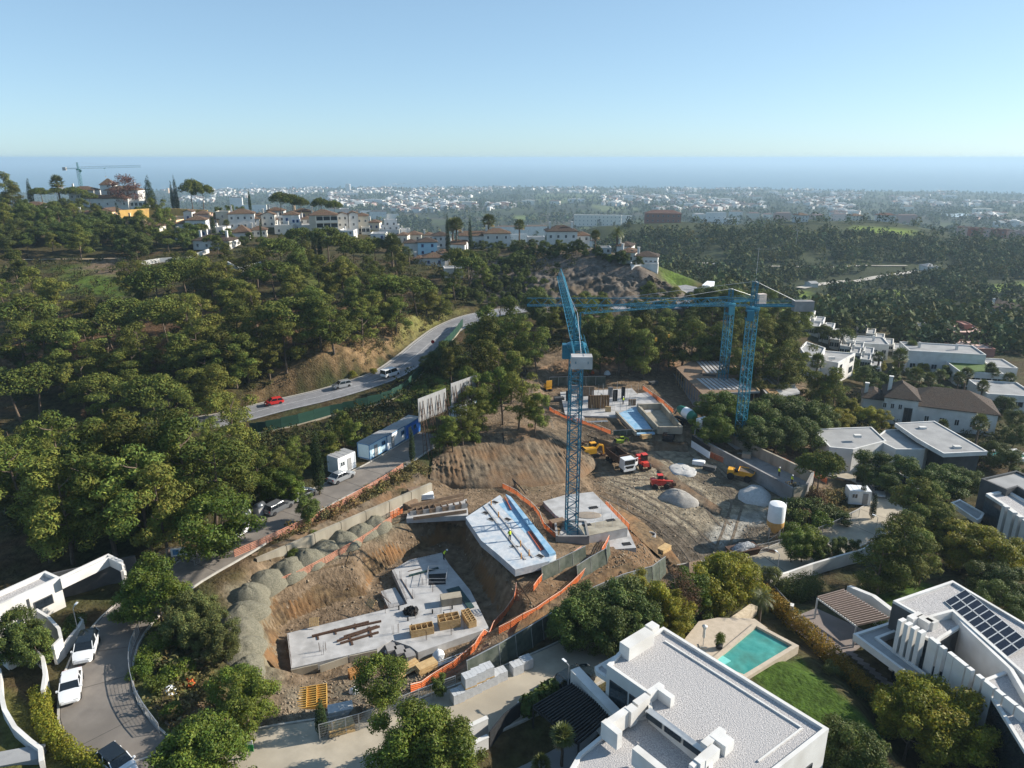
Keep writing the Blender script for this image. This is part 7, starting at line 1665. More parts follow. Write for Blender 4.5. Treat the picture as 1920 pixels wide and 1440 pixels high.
net_wall("netting_edge","dark netted edge of the upper terrace",[(1150,816),(1200,815),(1270,814)],1.0,M_NET)
H1z = 1.6
H1 = slab("shell_house","unfinished house with ribbed floor deck on timber props",[(1268,690),(1300,675),(1358,672),(1422,734),(1362,738),(1318,740)],H1z,.35,M_PLY,"building")
for i in range(9): MB().bar(on(H1,1308 + i * 8.2,710,H1z) + Vector((0,0,.06)),on(H1,1334 + i * 8.8,731,H1z) + Vector((0,0,.06)),.62,.1).obj("deck_strip",M_CONC,H1)
for i in range(6): MB().bar(on(H1,1308 + i * 7.4,678,H1z) + Vector((0,0,.06)),on(H1,1328 + i * 8,700,H1z) + Vector((0,0,.06)),.6,.1).obj("deck_strip",M_CONC,H1)
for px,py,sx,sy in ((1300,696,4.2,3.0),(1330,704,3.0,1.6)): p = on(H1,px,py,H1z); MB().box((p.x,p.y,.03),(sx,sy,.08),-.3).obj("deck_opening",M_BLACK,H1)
zb = hz(H1.location.x,H1.location.y)
for i in range(22):
 for j in range(2):
  px,py = 1272 + i * 6.6,692 + i * 2.0 + j * 4
  a = on(H1,1268 + (1318 - 1268) * min(1,i / 11) + max(0,i - 11) * 9.5,692 + (740 - 692) * min(1,i / 11) - max(0,i - 11) * .5,H1z); MB().box((a.x + .3 + j * 1.5,a.y + .5 + j * 1.4,-2.0),(.09,.09,3.6)).obj("prop",M_RUST if j else M_WOOD,H1)
MB().prism(wpoly([(1285,700),(1362,690),(1405,730),(1325,734)],H1z,H1.location),-4.4,-.5).obj("inner_core",M_CONCD,H1)
MB().prism(wpoly([(1262,700),(1318,748),(1410,742),(1430,752),(1330,770),(1300,760)],-2.2,H1.location),-4.6,-3.7).obj("footing",M_CONCD,H1)
MB().bar(on(H1,1362,672,H1z),on(H1,1424,734,H1z),.2,.5).obj("edge_board",M_WOOD,H1); MB().bar(on(H1,1318,741,H1z),on(H1,1424,735,H1z),.2,.45).obj("edge_board",M_STEEL,H1)
H2 = slab("shell_house","low concrete shell with open roof pit right of the cranes",[(1420,718),(1436,700),(1470,697),(1500,735),(1465,742),(1440,742)],.6,.4,M_CONC,"building")
MB().prism(wpoly([(1430,722),(1440,705),(1462,702),(1486,730),(1450,736)],.6,H2.location),-4,-.45).obj("inner_core",M_CONCD,H2)
P = wpoly([(1438,707),(1466,704),(1490,726),(1462,728)],.6,H2.location)
for i in range(4): MB().bar((*P[i],.35),(*P[(i + 1) % 4],.35),.25,.7).obj("upstand",M_CONCW,H2)
MB().prism(inset(P,.2),0.003,.04).obj("roof_pit",M_CONCD,H2)
MB().prism(wpoly([(1425,722),(1438,712),(1462,740),(1450,745)],.6,H2.location),.003,.12).obj("earth_fill",mat("ochre_soil",(.26,.16,.08),(.34,.22,.11),scale=2),H2)
# long concrete pool shell on the right
PS = thing("long_pool_shell","long open concrete basin with thick walls on the right of the site","basin",PZ(1420,870,-3.0))
PSL = [(1300,818),(1345,806),(1524,888),(1512,912),(1488,918)]; Pw = wpoly(PSL,-2.4,PS.location)
for i,(a,b) in enumerate(((0,1),(1,2),(2,3),(3,4),(4,0))): MB().bar((*Pw[a],-.4),(*Pw[b],-.4),.4,2.6).obj("basin_wall",M_CONCW if i in (1,3) else M_CONCD,PS)
MB().prism(Pw,-2.0,-1.2).obj("basin_floor",M_CONCD,PS)
MB().bar((*Pw[0],.93),(*Pw[1],.93),.5,.06).obj("timber_cap",M_WOODO,PS); p = wpoly([(1400,850)],-3.4,PS.location)[0]; MB().box((p[0],p[1],-.8),(1.6,1.3,1.0),-.4).obj("block_stack",M_CONCW,PS)
fb = thing("screen_wall","white and dark screen boards at the head of the long basin","screen",PZ(1298,845,-3.6)); a,b = PZ(1296,838,-3.6) - fb.location,PZ(1330,860,-3.6) - fb.location
MB().bar(a + Vector((0,0,.7)),b + Vector((0,0,.7)),.12,1.4).obj("white_board",M_CABIN,fb); MB().bar(a + Vector((0,0,1.9)),b + Vector((0,0,1.9)),.14,1.0).obj("dark_board",M_BLACK,fb)
fb2 = thing("board_fence","pale board fence with orange braces behind the long basin","fence",PZ(1320,815,-2.6)); a,b = PZ(1302,818,-2.4) - fb2.location,PZ(1320,803,-2.4) - fb2.location; MB().bar(a + Vector((0,0,1.0)),b + Vector((0,0,1.0)),.1,2.0).obj("board",M_CABIN,fb2)
for t in (.3,.8): p = a.lerp(b,t); MB().bar(p + Vector((-.6,-.6,.1)),p + Vector((0,0,1.6)),.1,.1).obj("brace",M_YEL,fb2)
# ---- stacks and bundles of material lying about the site
def stack(label,px,py,kind,yaw=0.0,s=1.0):
 p = G(px,py); m = {'ply': M_PLY,'bars': M_RUST,'pipes': M_STEEL,'blocks': M_BLOCK,'boards': M_WOOD,'dark': M_DGREY,'white': M_CABIN}[kind]
 o = thing({'ply': "plywood_stack",'bars': "rebar_bundle",'pipes': "prop_bundle",'blocks': "block_stack",'boards': "board_pile",'dark': "panel_stack",'white': "insulation_pack"}[kind],label,"building material",p,yaw)
 if kind in ('bars','pipes'):
  for k in range(7): MB().tube((-2.2 * s,-.3 + .1 * k,.16 + .05 * (k % 2)),(2.2 * s,-.25 + .1 * k + RR.uniform(-.15,.15),.16 + .05 * (k % 2)),.045,5).obj("bar",m,o)
 else:
  for k in range(5): MB().box((RR.uniform(-.06,.06),RR.uniform(-.06,.06),.2 + .16 * k),(2.2 * s,1.1 * s,.14),RR.uniform(-.05,.05)).obj("sheet",m,o)
 for x in (-.8 * s,.8 * s): MB().box((x,0,.05),(.12,1.1 * s,.14)).obj("bearer",M_WOOD,o)
for q in (("plywood stack beside the nearest crane's tub",1045,985,'ply',.4),("rebar bundle on the earth left of the nearest crane",1000,955,'bars',.9),("rebar bundle behind the tipper lorry",1090,832,'bars',.2),("bundle of steel props below the upper formwork floor",1120,792,'pipes',.1),("grey block stack below the upper formwork floor",1085,790,'blocks',.5),
          ("dark panel stack at the left of the upper formwork floor",1048,752,'dark',.2),("board pile near the small orange-dark excavator",1210,822,'boards',.4),("dark panel stack beside the dumper",1330,882,'dark',-.5),("white insulation pack near the screen boards",1310,872,'white',-.4),("board pile below the manhole ring",1245,1035,'boards',.8),
          ("rebar bundle between the silo and the waste container",1425,1030,'bars',-.5),("plywood stack near the head of the retaining wall",778,925,'ply',.5),("blue-white insulation pack by the retaining wall's end",800,935,'white',.2),("board pile on the dirt right of the leafy tree",800,1258,'boards',.6),("bundle of steel props on the dirt below the slab corner",845,1240,'pipes',.5),
          ("board pile inside the mesh fence at the street",640,1372,'boards',.4),("block stack right of the yellow formwork crate",640,1340,'blocks',.3),("plywood stack on the verge behind the pit",770,950,'ply',.9),("dark panel stack beyond the upper liner trench",1225,722,'dark',.5),("rebar bundle on the slope below the pines",1000,760,'bars',.6),("white insulation pack right of the unfinished house",1440,690,'white',.3)): stack(*q)
# ------------------------------------------------------------------ cranes
M_CRANE = mat("blue_crane_paint",(0.012,0.13,0.20),(0.018,0.16,0.24),rough=0.4,spec=0.5,metal=0.1)
M_CRANEG = mat("green_crane_paint",(0.03,0.14,0.13),(0.04,0.17,0.16),rough=0.5)
def lattice(mb,a,b,w,step,r=0.055,rb=0.03,tri=False,up=None,h=None):
 """box (or triangular) lattice girder between two points"""
 a,b = Vector(a),Vector(b); d = (b - a).normalized(); z = Vector((0,0,1)); s = d.cross(z)
 if s.length < 1e-3: s = Vector((1,0,0))
 s.normalize(); u = s.cross(d); h = h or w
 off = [s * (-w / 2),s * (w / 2),u * h] if tri else [s * (-w / 2) - u * (h / 2),s * (w / 2) - u * (h / 2),s * (w / 2) + u * (h / 2),s * (-w / 2) + u * (h / 2)]
 n = max(2,int((b - a).length / step))
 for o in off: mb.bar(a + o,b + o,r * 2,r * 2)
 k = len(off)
 for i in range(n):
  p,q = a.lerp(b,i / n),a.lerp(b,(i + 1) / n)
  for e in range(k):
   o1,o2 = off[e],off[(e + 1) % k]
   if tri and e == 0: mb.bar(p + o1,p + o2,rb * 1.6,rb * 1.6)
   m = p.lerp(q,.5)
   if (i + e) % 2 == 0: mb.bar(p + o1,q + o2,rb * 2,rb * 2)
   else: mb.bar(p + o2,q + o1,rb * 2,rb * 2)
   if not tri: mb.bar(p + o1,p + o2,rb * 1.6,rb * 1.6)
 return mb
def crane(label,foot,hm,mw,yaw,jib,cj,apex,m,cw=(2.3,1.0,1.5),twist=0.0,tie=True,jw=1.1,sheet_side=False,cwm=None,base=True,drop=0.0):
 o = thing("tower_crane",label,"crane",foot); M = MB(); R = Matrix.Rotation(twist,3,'Z')
 lattice(M,(0,0,-.3),(0,0,hm),mw,mw * 0.62,.075,.035)
 M.v = [tuple(R @ Vector(v)) for v in M.v]; M.obj("mast",m,o)
 c,s = math.cos(yaw),math.sin(yaw); D = lambda t,z=0.0,w=0.0: Vector((c * t - s * w,s * t + c * w,hm + z))
 MB().lathe([(mw * .75,hm - .3),(mw * .85,hm),(mw * .85,hm + .35),(mw * .6,hm + .5)],14).obj("slewing_ring",m,o)
 J = MB(); lattice(J,D(0.8,.7),D(jib,.7 - drop),jw,1.3,.06,.028,tri=True,h=jw * 1.05); J.obj("jib",m,o)
 Cj = MB()
 for w in (-jw / 2,jw / 2): Cj.bar(D(-.5,.7,w),D(-cj,.7,w),.16,.3)
 for i in range(int(cj)): Cj.bar(D(-i - .8,.7,-jw / 2),D(-i - .8,.7,jw / 2),.08,.08)
 for w in (-jw / 2 - .1,jw / 2 + .1):
  for z in (1.3,1.75): Cj.bar(D(-.5,z,w),D(-cj + .5,z,w),.04,.04)
 Cj.obj("counter_jib",m,o)
 W = MB(); p = D(-cj + .8,1.0); W.box((p.x,p.y,p.z - .35),cw,yaw + math.pi / 2).obj("counterweight",cwm or M_CONC,o)
 A = MB(); lattice(A,(0,0,hm + .4),(0,0,hm + apex),.8,.9,.06,.03); A.obj("tower_head",m,o)
 if tie:
  T = MB(); T.tube((0,0,hm + apex),D(jib * .62,.7 - drop * .62 + jw),.03,4).tube((0,0,hm + apex),D(-cj + .8,.9),.03,4); T.obj("tie_bar",M_STEEL,o)
 cb = MB(); p = D(.9,-.9,1.25); cb.box(tuple(p),(1.3,1.2,1.9),yaw).obj("cab",m,o); p2 = D(1.58,-.75,1.25); MB().box(tuple(p2),(.05,1.0,1.1),yaw).obj("cab_window",M_GLASS,o)
 t = D(jib * .42,.5 - drop * .42); tr = MB().box(tuple(t),(1.2,1.1,.35),yaw).obj("trolley",m,o); MB().tube(t,t + Vector((0,0,-6)),.025,4).obj("hoist_rope",M_BLACK,tr); MB().box(tuple(t + Vector((0,0,-6.3))),(.4,.3,.6)).obj("hook",M_YEL,tr)
 if base:
  MB().box((0,0,-.1),(mw + 2.2,mw + 2.2,.6),.3).obj("base_block",M_CONC,o)
 return o
f1 = PZ(1071,1000,-1.9)
c1 = crane("blue tower crane nearest, seen from behind its counterweight",f1,28.0,1.55,math.radians(88.5),54,10.5,4.5,M_CRANE,(2.5,1.6,1.5),twist=.12,jw=1.5)
tub = thing("crane_tub","open concrete tub around the foot of the nearest crane","basin",PZ(1071,1004,-1.9));
for dx,dy,sx,sy in ((-2.2,0,.3,4.4),(2.2,0,.3,4.4),(0,-2.2,4.1,.3),(0,2.2,4.1,.3)): MB().box((dx,dy,.45),(sx,sy,1.5)).obj("tub_wall",M_CONCD,tub)
f2 = PZ(1385,834,-4.0); crane("tall blue tower crane on the right with long level jib",f2,27.2,1.5,math.radians(180),42,10.0,5.2,M_CRANE,(1.6,3.6,1.9),twist=.75,jw=1.3,cwm=M_CONCD)
f3 = PZ(1352,748,-3.0); crane("slimmer blue tower crane behind the tall one, jib slanting left",f3,22.0,1.5,math.radians(200),36,9.0,3.6,M_CRANE,(1.4,2.0,2.6),twist=.7,jw=1.2,cwm=mat("pale_ballast",(.5,.42,.36),(.6,.52,.46)))
f4 = PD(155,366,560); crane("distant green tower crane on the left ridge against the sea",(f4.x,f4.y,hz(f4.x,f4.y)),max(12.0,PD(153,318,560).z - hz(f4.x,f4.y)),1.8,math.radians(3),48,11.0,5.5,M_CRANEG,(1.6,2.6,2.4),jw=1.4,base=False,drop=-1.2)
# ------------------------------------------------------------------ vehicles
M_CARW = mat("white_car_paint",(0.70,0.71,0.72),rough=0.25,spec=0.6)
M_CARS = mat("silver_car_paint",(0.38,0.40,0.42),rough=0.28,metal=0.5,spec=0.5)
M_CARG = mat("grey_car_paint",(0.16,0.17,0.18),rough=0.28,metal=0.4,spec=0.5)
M_CARR = mat("red_car_paint",(0.50,0.025,0.022),rough=0.25,spec=0.6)
M_CARD = mat("dark_car_paint",(0.014,0.022,0.028),rough=0.2,spec=0.6)
M_CGL = mat("car_glass",(0.010,0.014,0.018),rough=0.06,spec=0.7)
M_LAMP = mat("lamp_lens",(0.6,0.6,0.58),rough=0.15)
M_TAIL = mat("tail_lens",(0.35,0.012,0.012),rough=0.2)
M_PLATE = mat("number_plate",(0.7,0.7,0.68),rough=0.5)
def wheel(o,x,y,r,w,name="wheel",m=None):
 t = MB().lathe([(r * .62,-w / 2),(r * .93,-w / 2),(r,-w * .3),(r,w * .3),(r * .93,w / 2),(r * .62,w / 2)],16,axis='Y').obj(name,M_BLACK,o,(x,y,r),smooth=40)
 MB().lathe([(r * .12,-w * .46),(r * .6,-w * .40),(r * .62,w * .40),(r * .12,w * .46)],12,axis='Y').obj("rim",m or M_STEEL,t,smooth=40); return t
CARS = {   # length,width,height,belt,nose,windscreen foot,roof front,roof rear,rear glass foot
 'hatch': (4.1,1.75,1.48,.92,.74,1.15,.35,-1.45,-1.95),'sedan': (4.6,1.8,1.45,.93,.76,1.05,.25,-1.05,-1.75),
 'suv': (4.45,1.86,1.66,1.02,.92,1.15,.45,-1.7,-2.1),'estate': (4.6,1.8,1.5,.95,.78,1.1,.3,-1.75,-2.15),'van': (5.0,1.95,1.98,1.05,.98,1.75,1.05,-2.35,-2.45)}
def car(label,p,yaw,kind,m,roof=None,group=None,taper=.80):
 L,W,H,belt,nose,wf,rf,rr,rg = CARS[kind]; o = thing("parked_car" if group and "parked" in group else "car" if kind != 'van' else "passenger_van",label,"car" if kind != 'van' else "van",p,yaw,group); w = W / 2; x0,x1 = -L / 2,L / 2
 st = [(x0,.42,.80,belt * .80,.88),(x0 + .12,.30,.92,belt * .97,.97),(x0 + .8,.24,1,belt,1),(0,.22,1,belt,1),(wf,.22,1,belt,1),(wf + .35,.23,1,belt - (belt - nose) * .25,.99),(x1 - .5,.26,.97,nose,.95),(x1 - .12,.30,.86,nose * .88,.84),(x1,.40,.72,nose * .72,.70)]
 rings = []
 for x,zb,kb,zt,kt in st:
  zm = zb + (zt - zb) * .55
  rings.append([(x,-w * kb * .96,zb),(x,-w * kb,zm),(x,-w * kt * .95,zt),(x,-w * kt * .55,zt + .035),(x,w * kt * .55,zt + .035),(x,w * kt * .95,zt),(x,w * kb,zm),(x,w * kb * .96,zb)])
 MB().loft(rings).obj("body",m,o,smooth=35,fix=True)
 def sec(x,z,k): return [(x,-w * k,z),(x,w * k,z)]
 tw = w * taper; b = w * .93; zb = belt - .03; zt = H - .07
 MB().add([(rg,-b,zb),(wf,-b,zb),(wf,b,zb),(rg,b,zb),(rr,-tw,zt),(rf,-tw,zt),(rf,tw,zt),(rr,tw,zt)],[(0,1,5,4),(1,2,6,5),(2,3,7,6),(3,0,4,7),(4,5,6,7)]).obj("windows",M_CGL,o)
 R = MB().loft([[(rr - .10,-tw * .96,zt - .01),(rr - .10,tw * .96,zt - .01),(rr - .06,tw * .9,zt + .06),(rr - .06,-tw * .9,zt + .06)],[((rr + rf) / 2,-tw * 1.02,zt),((rr + rf) / 2,tw * 1.02,zt),((rr + rf) / 2,tw * .92,H),((rr + rf) / 2,-tw * .92,H)],[(rf + .08,-tw * .96,zt - .02),(rf + .08,tw * .96,zt - .02),(rf + .04,tw * .9,zt + .05),(rf + .04,-tw * .9,zt + .05)]])
 R.obj("roof",roof or m,o,fix=True)
 for s in (-1,1):
  for (xa,xb) in ((wf - .02,rf),(rg + .02,rr),((wf + rg) / 2 - .1,(rf + rr) / 2 - .1)): MB().bar((xa,s * (b + .005),zb),(xb,s * (tw + .012),zt),.06,.08).obj("pillar",m,o)
 for x in (x0 + .82,x1 - .85):
  for s in (-1,1): wheel(o,x,s * (w - .10),.33 if kind != 'suv' else .36,.22)
 for s in (-1,1):
  MB().box((x1 - .12,s * w * .62,nose * .80),(.16,.36,.14)).obj("headlight",M_LAMP,o); MB().box((x0 + .07,s * w * .70,belt * .84),(.10,.28,.20)).obj("tail_light",M_TAIL,o)
  MB().box((wf - .15,s * (w + .09),belt + .06),(.18,.16,.13)).obj("mirror",m,o)
 MB().box((x1 - .005,0,.46),(.03,.5,.11)).obj("number_plate",M_PLATE,o); MB().box((x0 + .005,0,.55),(.03,.5,.11)).obj("number_plate",M_PLATE,o)
 return o
def along(P,px,py,off,z=None):
 """nearest place of a road line to a picture point: point at the offset to the right, and heading"""
 q = PZ(px,py,z if z is not None else 2.0); A = np.array([p[:3] for p in P]); i = int(np.argmin(np.hypot(A[:,0] - q.x,A[:,1] - q.y))); i = min(max(i,1),len(A) - 2)
 t = A[i + 1] - A[i - 1]; yaw = math.atan2(t[1],t[0]); r = np.array((math.sin(yaw),-math.cos(yaw))); return Vector((A[i][0] + r[0] * off,A[i][1] + r[1] * off,A[i][2] + .03)),yaw
p,y = along(LOWER,640,908,-2.0); car("silver saloon parked next to the white site cabin",p,y,'sedan',M_CARS,group="cars parked along the lane")
p,y = along(LOWER,592,932,-2.0); car("silver hatchback parked between the saloon and the grey car",p,y,'hatch',M_CARS,group="cars parked along the lane")
p,y = along(LOWER,545,957,-2.0); car("dark grey estate parked beside the waste container",p,y,'estate',M_CARG,group="cars parked along the lane")
p,y = along(LOWER,432,1010,-1.9); car("white hatchback parked under the large leafy tree",p,y,'hatch',M_CARW,M_CARG,"cars parked along the lane")
p,y = along(LOWER,157,1230,-1.7); car("white sport utility car with black glass roof at the bottom left",p,y + math.pi + .10,'suv',M_CARW,M_CGL,"cars parked at the bottom left")
p,y = along(LOWER,146,1306,-2.0); car("plain white saloon behind the black-roofed car at the bottom left",p,y + math.pi,'sedan',M_CARW,None,"cars parked at the bottom left")
p,y = along(LOWER,232,1432,-1.2); car("white car cut off by the bottom edge at the left",p,y + math.pi,'hatch',M_CARW,M_CGL,"cars parked at the bottom left")
p,y = along(MAIN,519,758,-1.8,-2.2); car("red hatchback driving on the main road",p,y + math.pi,'hatch',M_CARR)
p,y = along(MAIN,630,726,-1.8,-1.0); car("silver people carrier driving down the main road",p,y + math.pi,'suv',M_CARS)
p,y = along(MAIN,724,700,1.3,.4); car("white passenger van driving up the main road",p,y,'van',M_CARW,taper=.88)
p,y = along(MAIN,1288,549,-1.2,6.8); car("small white car near the road bend beside the cliff",p,y + math.pi,'hatch',M_CARW)
p,y = along(RIGHT,1661,922,-1.9,-6.3); car("silver grey estate parked by the tall dark wall",p,y + math.pi,'estate',M_CARS)
p,y = along(FRONT,1082,1262,2.3,1.6); car("dark car parked at the head of the street beside the big villa",p,y,'suv',M_CARD)
# lorry coming round the bend
p,y = along(MAIN,1312,556,1.0,6.6); o = thing("lorry","white articulated lorry on the bend beyond the cliff","lorry",p,y + math.pi)
MB().box((0,0,2.1),(2.2,2.45,2.9),0,.94).obj("cab",M_CARW,o); MB().box((1.1,0,2.35),(.08,2.1,.95)).obj("windscreen",M_CGL,o); MB().box((1.12,0,1.2),(.08,1.9,.7)).obj("grille",M_BLACK,o); MB().box((-6.3,0,2.5),(9.5,2.5,2.7)).obj("trailer",M_CABIN,o); MB().box((-4.5,0,.95),(12,1.0,.3)).obj("chassis",M_BLACK,o)
for x in (.3,-2.2,-8.5,-9.8):
 for s in (-1,1): wheel(o,x,s * 1.05,.5,.35)
# ------------------------------------------------------------------ site machines
def tracks(o,L,W,h,gap):
 for s in (-1,1): MB().loft([[(x,s * (gap / 2) - W / 2,z) for x,z in ((-L / 2,h * .5),(-L / 2 + h * .4,0),(L / 2 - h * .4,0),(L / 2,h * .5),(L / 2 - h * .4,h),(-L / 2 + h * .4,h))],[(x,s * (gap / 2) + W / 2,z) for x,z in ((-L / 2,h * .5),(-L / 2 + h * .4,0),(L / 2 - h * .4,0),(L / 2,h * .5),(L / 2 - h * .4,h),(-L / 2 + h * .4,h))]]).obj("track",M_BLACK,o,fix=True)
def excavator(label,p,yaw,m,s=1.0,turn=0.0,arm=(1.6,3.2,2.6,.6)):
 o = thing("excavator",label,"excavator",p,yaw); o.scale = (s,s,s); tracks(o,3.4,.5,.8,1.9); MB().lathe([(.7,.75),(.8,.8),(.8,1.0),(.7,1.05)],14).obj("turntable",M_BLACK,o)
 MB().box((-.5,0,1.55),(2.9,2.2,1.1),0,.95).obj("house",m,o,smooth=False); MB().box((-1.75,0,1.5),(.6,2.1,1.2),0,.9).obj("counterweight",M_BLACK,o)
 c = MB().box((.75,.62,1.95),(1.35,.95,1.75),0,.93).obj("cab",m,o); MB().box((.75,.62,2.2),(1.38,.98,.9),0,.97).obj("cab_glass",M_CGL,c)
 b = MB(); a0,a1,a2 = Vector((.9,-.2,1.5)),Vector((.9 + arm[0],-.2,1.5 + arm[1])),None; b.bar(a0,a1,.32,.42); a2 = a1 + Vector((arm[2],0,-arm[3])); b.bar(a1,a2,.28,.34); b.obj("boom",m,o)
 a3 = a2 + Vector((.25,0,-1.9)); st = MB().bar(a2,a3,.24,.28).obj("stick",m,o); MB().bar(a0 + Vector((.3,0,.2)),a1 + Vector((-.1,0,-.5)),.12,.12).obj("ram",M_STEEL,o)
 MB().loft([[(a3.x - .5,a3.y - .5,a3.z),(a3.x + .3,a3.y - .5,a3.z + .1),(a3.x + .1,a3.y - .5,a3.z - .7),(a3.x - .5,a3.y - .5,a3.z - .6)],[(a3.x - .5,a3.y + .5,a3.z),(a3.x + .3,a3.y + .5,a3.z + .1),(a3.x + .1,a3.y + .5,a3.z - .7),(a3.x - .5,a3.y + .5,a3.z - .6)]]).obj("bucket",M_RUST,o,fix=True); return o
def gp(px,py): return G(px,py)
excavator("yellow excavator working behind the white tipper lorry",gp(1107,856),math.radians(20),M_YEL,.92,arm=(.8,1.0,1.0,.3))
excavator("small dark and orange excavator at the edge of the upper terrace",gp(1252,826),math.radians(160),mat("dark_machine_paint",(.03,.03,.032)),.62,arm=(1.2,1.6,1.2,.4))
excavator("green mini excavator behind the tipper lorry",gp(1163,834),math.radians(10),mat("lime_paint",(.25,.32,.03)),.55,arm=(.8,1.2,1.0,.3))
# tipper lorry facing the camera
o = thing("tipper_lorry","white-cabbed tipper lorry with dark open body in the excavation","lorry",gp(1162,874),math.radians(-68))
MB().box((2.6,0,1.75),(1.7,2.4,1.9),0,.95).obj("cab",M_CARW,o); MB().box((3.42,0,2.15),(.1,2.1,.8)).obj("windscreen",M_CGL,o); MB().box((3.44,0,1.2),(.1,1.7,.5)).obj("grille",M_BLACK,o); MB().box((3.4,0,.7),(.3,2.4,.4)).obj("bumper",M_CARW,o); MB().box((0,0,.95),(6.6,.95,.3)).obj("chassis",M_BLACK,o)
tb = MB();
for c,s_ in (((-1.0,0,1.35),(4.8,2.35,.12)),((-1.0,-1.15,1.95),(4.8,.1,1.2)),((-1.0,1.15,1.95),(4.8,.1,1.2)),((1.4,0,2.1),(.12,2.3,1.5)),((-3.4,0,1.95),(.12,2.3,1.2))): tb.box(c,s_)
tb.obj("tipper_body",M_RUST,o); d = MB().box((0,.5,1.8),(.08,1.0,1.5)).obj("open_door",M_CARW,o,(3.0,1.15,0),.3); MB().box((.01,.5,2.15),(.1,.8,.6)).obj("pane",M_CGL,d)
for s in (-1,1): MB().box((3.5,s * .85,1.0),(.06,.35,.22)).obj("headlight",M_LAMP,o)
for x in (2.5,-1.6,-2.8):
 for s in (-1,1): wheel(o,x,s * 1.0,.5,.36)
def loader(label,p,yaw,m,s=1.0,cab=True,boom=False,name="telehandler",cat="machine"):
 o = thing(name,label,cat,p,yaw); o.scale = (s,) * 3; MB().box((-.2,0,1.15),(3.0,1.5,.75),0,.92).obj("chassis",m,o); MB().box((-1.3,0,1.75),(1.1,1.4,.6),0,.9).obj("engine_cover",m,o)
 if cab: c = MB().box((.1,.25,2.05),(1.15,1.05,1.3),0,.92).obj("cab_glass",M_CGL,o); MB().box((.1,.25,2.75),(1.15,1.05,.1)).obj("cab_roof",m,o)
 if boom: MB().bar((-1.6,-.5,1.9),(2.6,-.5,1.5),.28,.34).obj("boom",m,o); MB().box((2.9,-.3,1.0),(.5,1.6,.7)).obj("bucket",M_RUST,o)
 else: MB().box((1.5,0,1.2),(.9,1.2,.8),0,.85).obj("bonnet",m,o)
 for x in (-1.15,1.25):
  for q in (-1,1): wheel(o,x,q * .88,.58,.42,m=m)
 return o
loader("red tractor roller parked beside the tipper lorry",gp(1204,876),math.radians(-75),M_RED,.95,name="tractor",cat="tractor")
loader("red telehandler beside the grey sand pile",gp(1236,914),math.radians(5),M_RED,.85,boom=True)
o = thing("dumper","yellow site dumper with dark skip near the white sand pile","dumper",gp(1387,898),math.radians(-25))
MB().box((-.3,0,1.0),(3.8,1.1,.45)).obj("chassis",M_YEL,o); MB().box((-1.6,0,1.45),(1.2,1.5,.6),0,.9).obj("engine_cover",M_YEL,o); MB().box((-.7,0,1.55),(.6,.6,.5)).obj("seat",M_BLACK,o); sk = [[(.1,-.95,1.25),(1.9,-1.05,1.15),(1.9,1.05,1.15),(.1,.95,1.25)],[(-.3,-1.15,2.0),(2.5,-1.2,1.9),(2.5,1.2,1.9),(-.3,1.15,2.0)]]
MB().loft(sk,cap=False).add(sk[0],[(0,1,2,3)]).obj("skip",M_YEL,o); MB().add([(-.2,-1.05,1.85),(2.3,-1.1,1.78),(2.3,1.1,1.78),(-.2,1.05,1.85)],[(0,1,2,3)]).obj("load",M_BANKD,o); rp = MB(); rp.path([(-1.1,-.6,1.5),(-1.1,-.6,2.6),(-1.1,.6,2.6),(-1.1,.6,1.5)],.05); rp.obj("roll_bar",M_BLACK,o)
for x in (-1.5,1.4):
 for s in (-1,1): wheel(o,x,s * .95,.62,.5,m=M_YEL)
# concrete mixer lorry
o = thing("mixer_lorry","concrete mixer lorry with green and white drum beside the upper shell","lorry",gp(1294,800),math.radians(-58))
MB().box((3.3,0,1.8),(1.7,2.4,2.0),0,.95).obj("cab",M_CARW,o); MB().box((4.12,0,2.2),(.1,2.1,.85)).obj("windscreen",M_CGL,o); MB().box((0,0,.95),(8.2,.9,.3)).obj("chassis",M_BLACK,o)
dr = MB().lathe([(.35,-3.2),(.75,-2.7),(1.05,-1.5),(1.15,-.4),(1.12,.5),(.85,1.6),(.4,1.9)],20,axis='X').obj("drum",mat("green_drum_paint",(.02,.14,.09),rough=.4),o,(-.6,0,2.45),smooth=40); dr.rotation_euler = (0,.16,0)
MB().lathe([(1.09,-1.25),(1.17,-.4),(1.145,.45)],20,axis='X').obj("white_band",M_CARW,dr,smooth=40); MB().bar((-3.9,0,2.7),(-4.4,0,1.4),.5,.1).obj("chute",M_STEEL,o)
for x in (3.2,-1.4,-2.7):
 for s in (-1,1): wheel(o,x,s * 1.0,.5,.36)
o = thing("yellow_skip","small yellow machine body at the top left of the upper plot","machine",gp(1027,732),math.radians(-70)); tracks(o,2.2,.35,.5,1.2); MB().box((0,0,1.0),(1.6,1.4,.9),0,.9).obj("house",M_YEL,o); MB().box((.75,0,1.9),(.2,1.4,1.4)).obj("blade",M_YEL,o); MB().box((-.1,0,1.75),(.9,.9,.7),0,.9).obj("cab_glass",M_CGL,o)
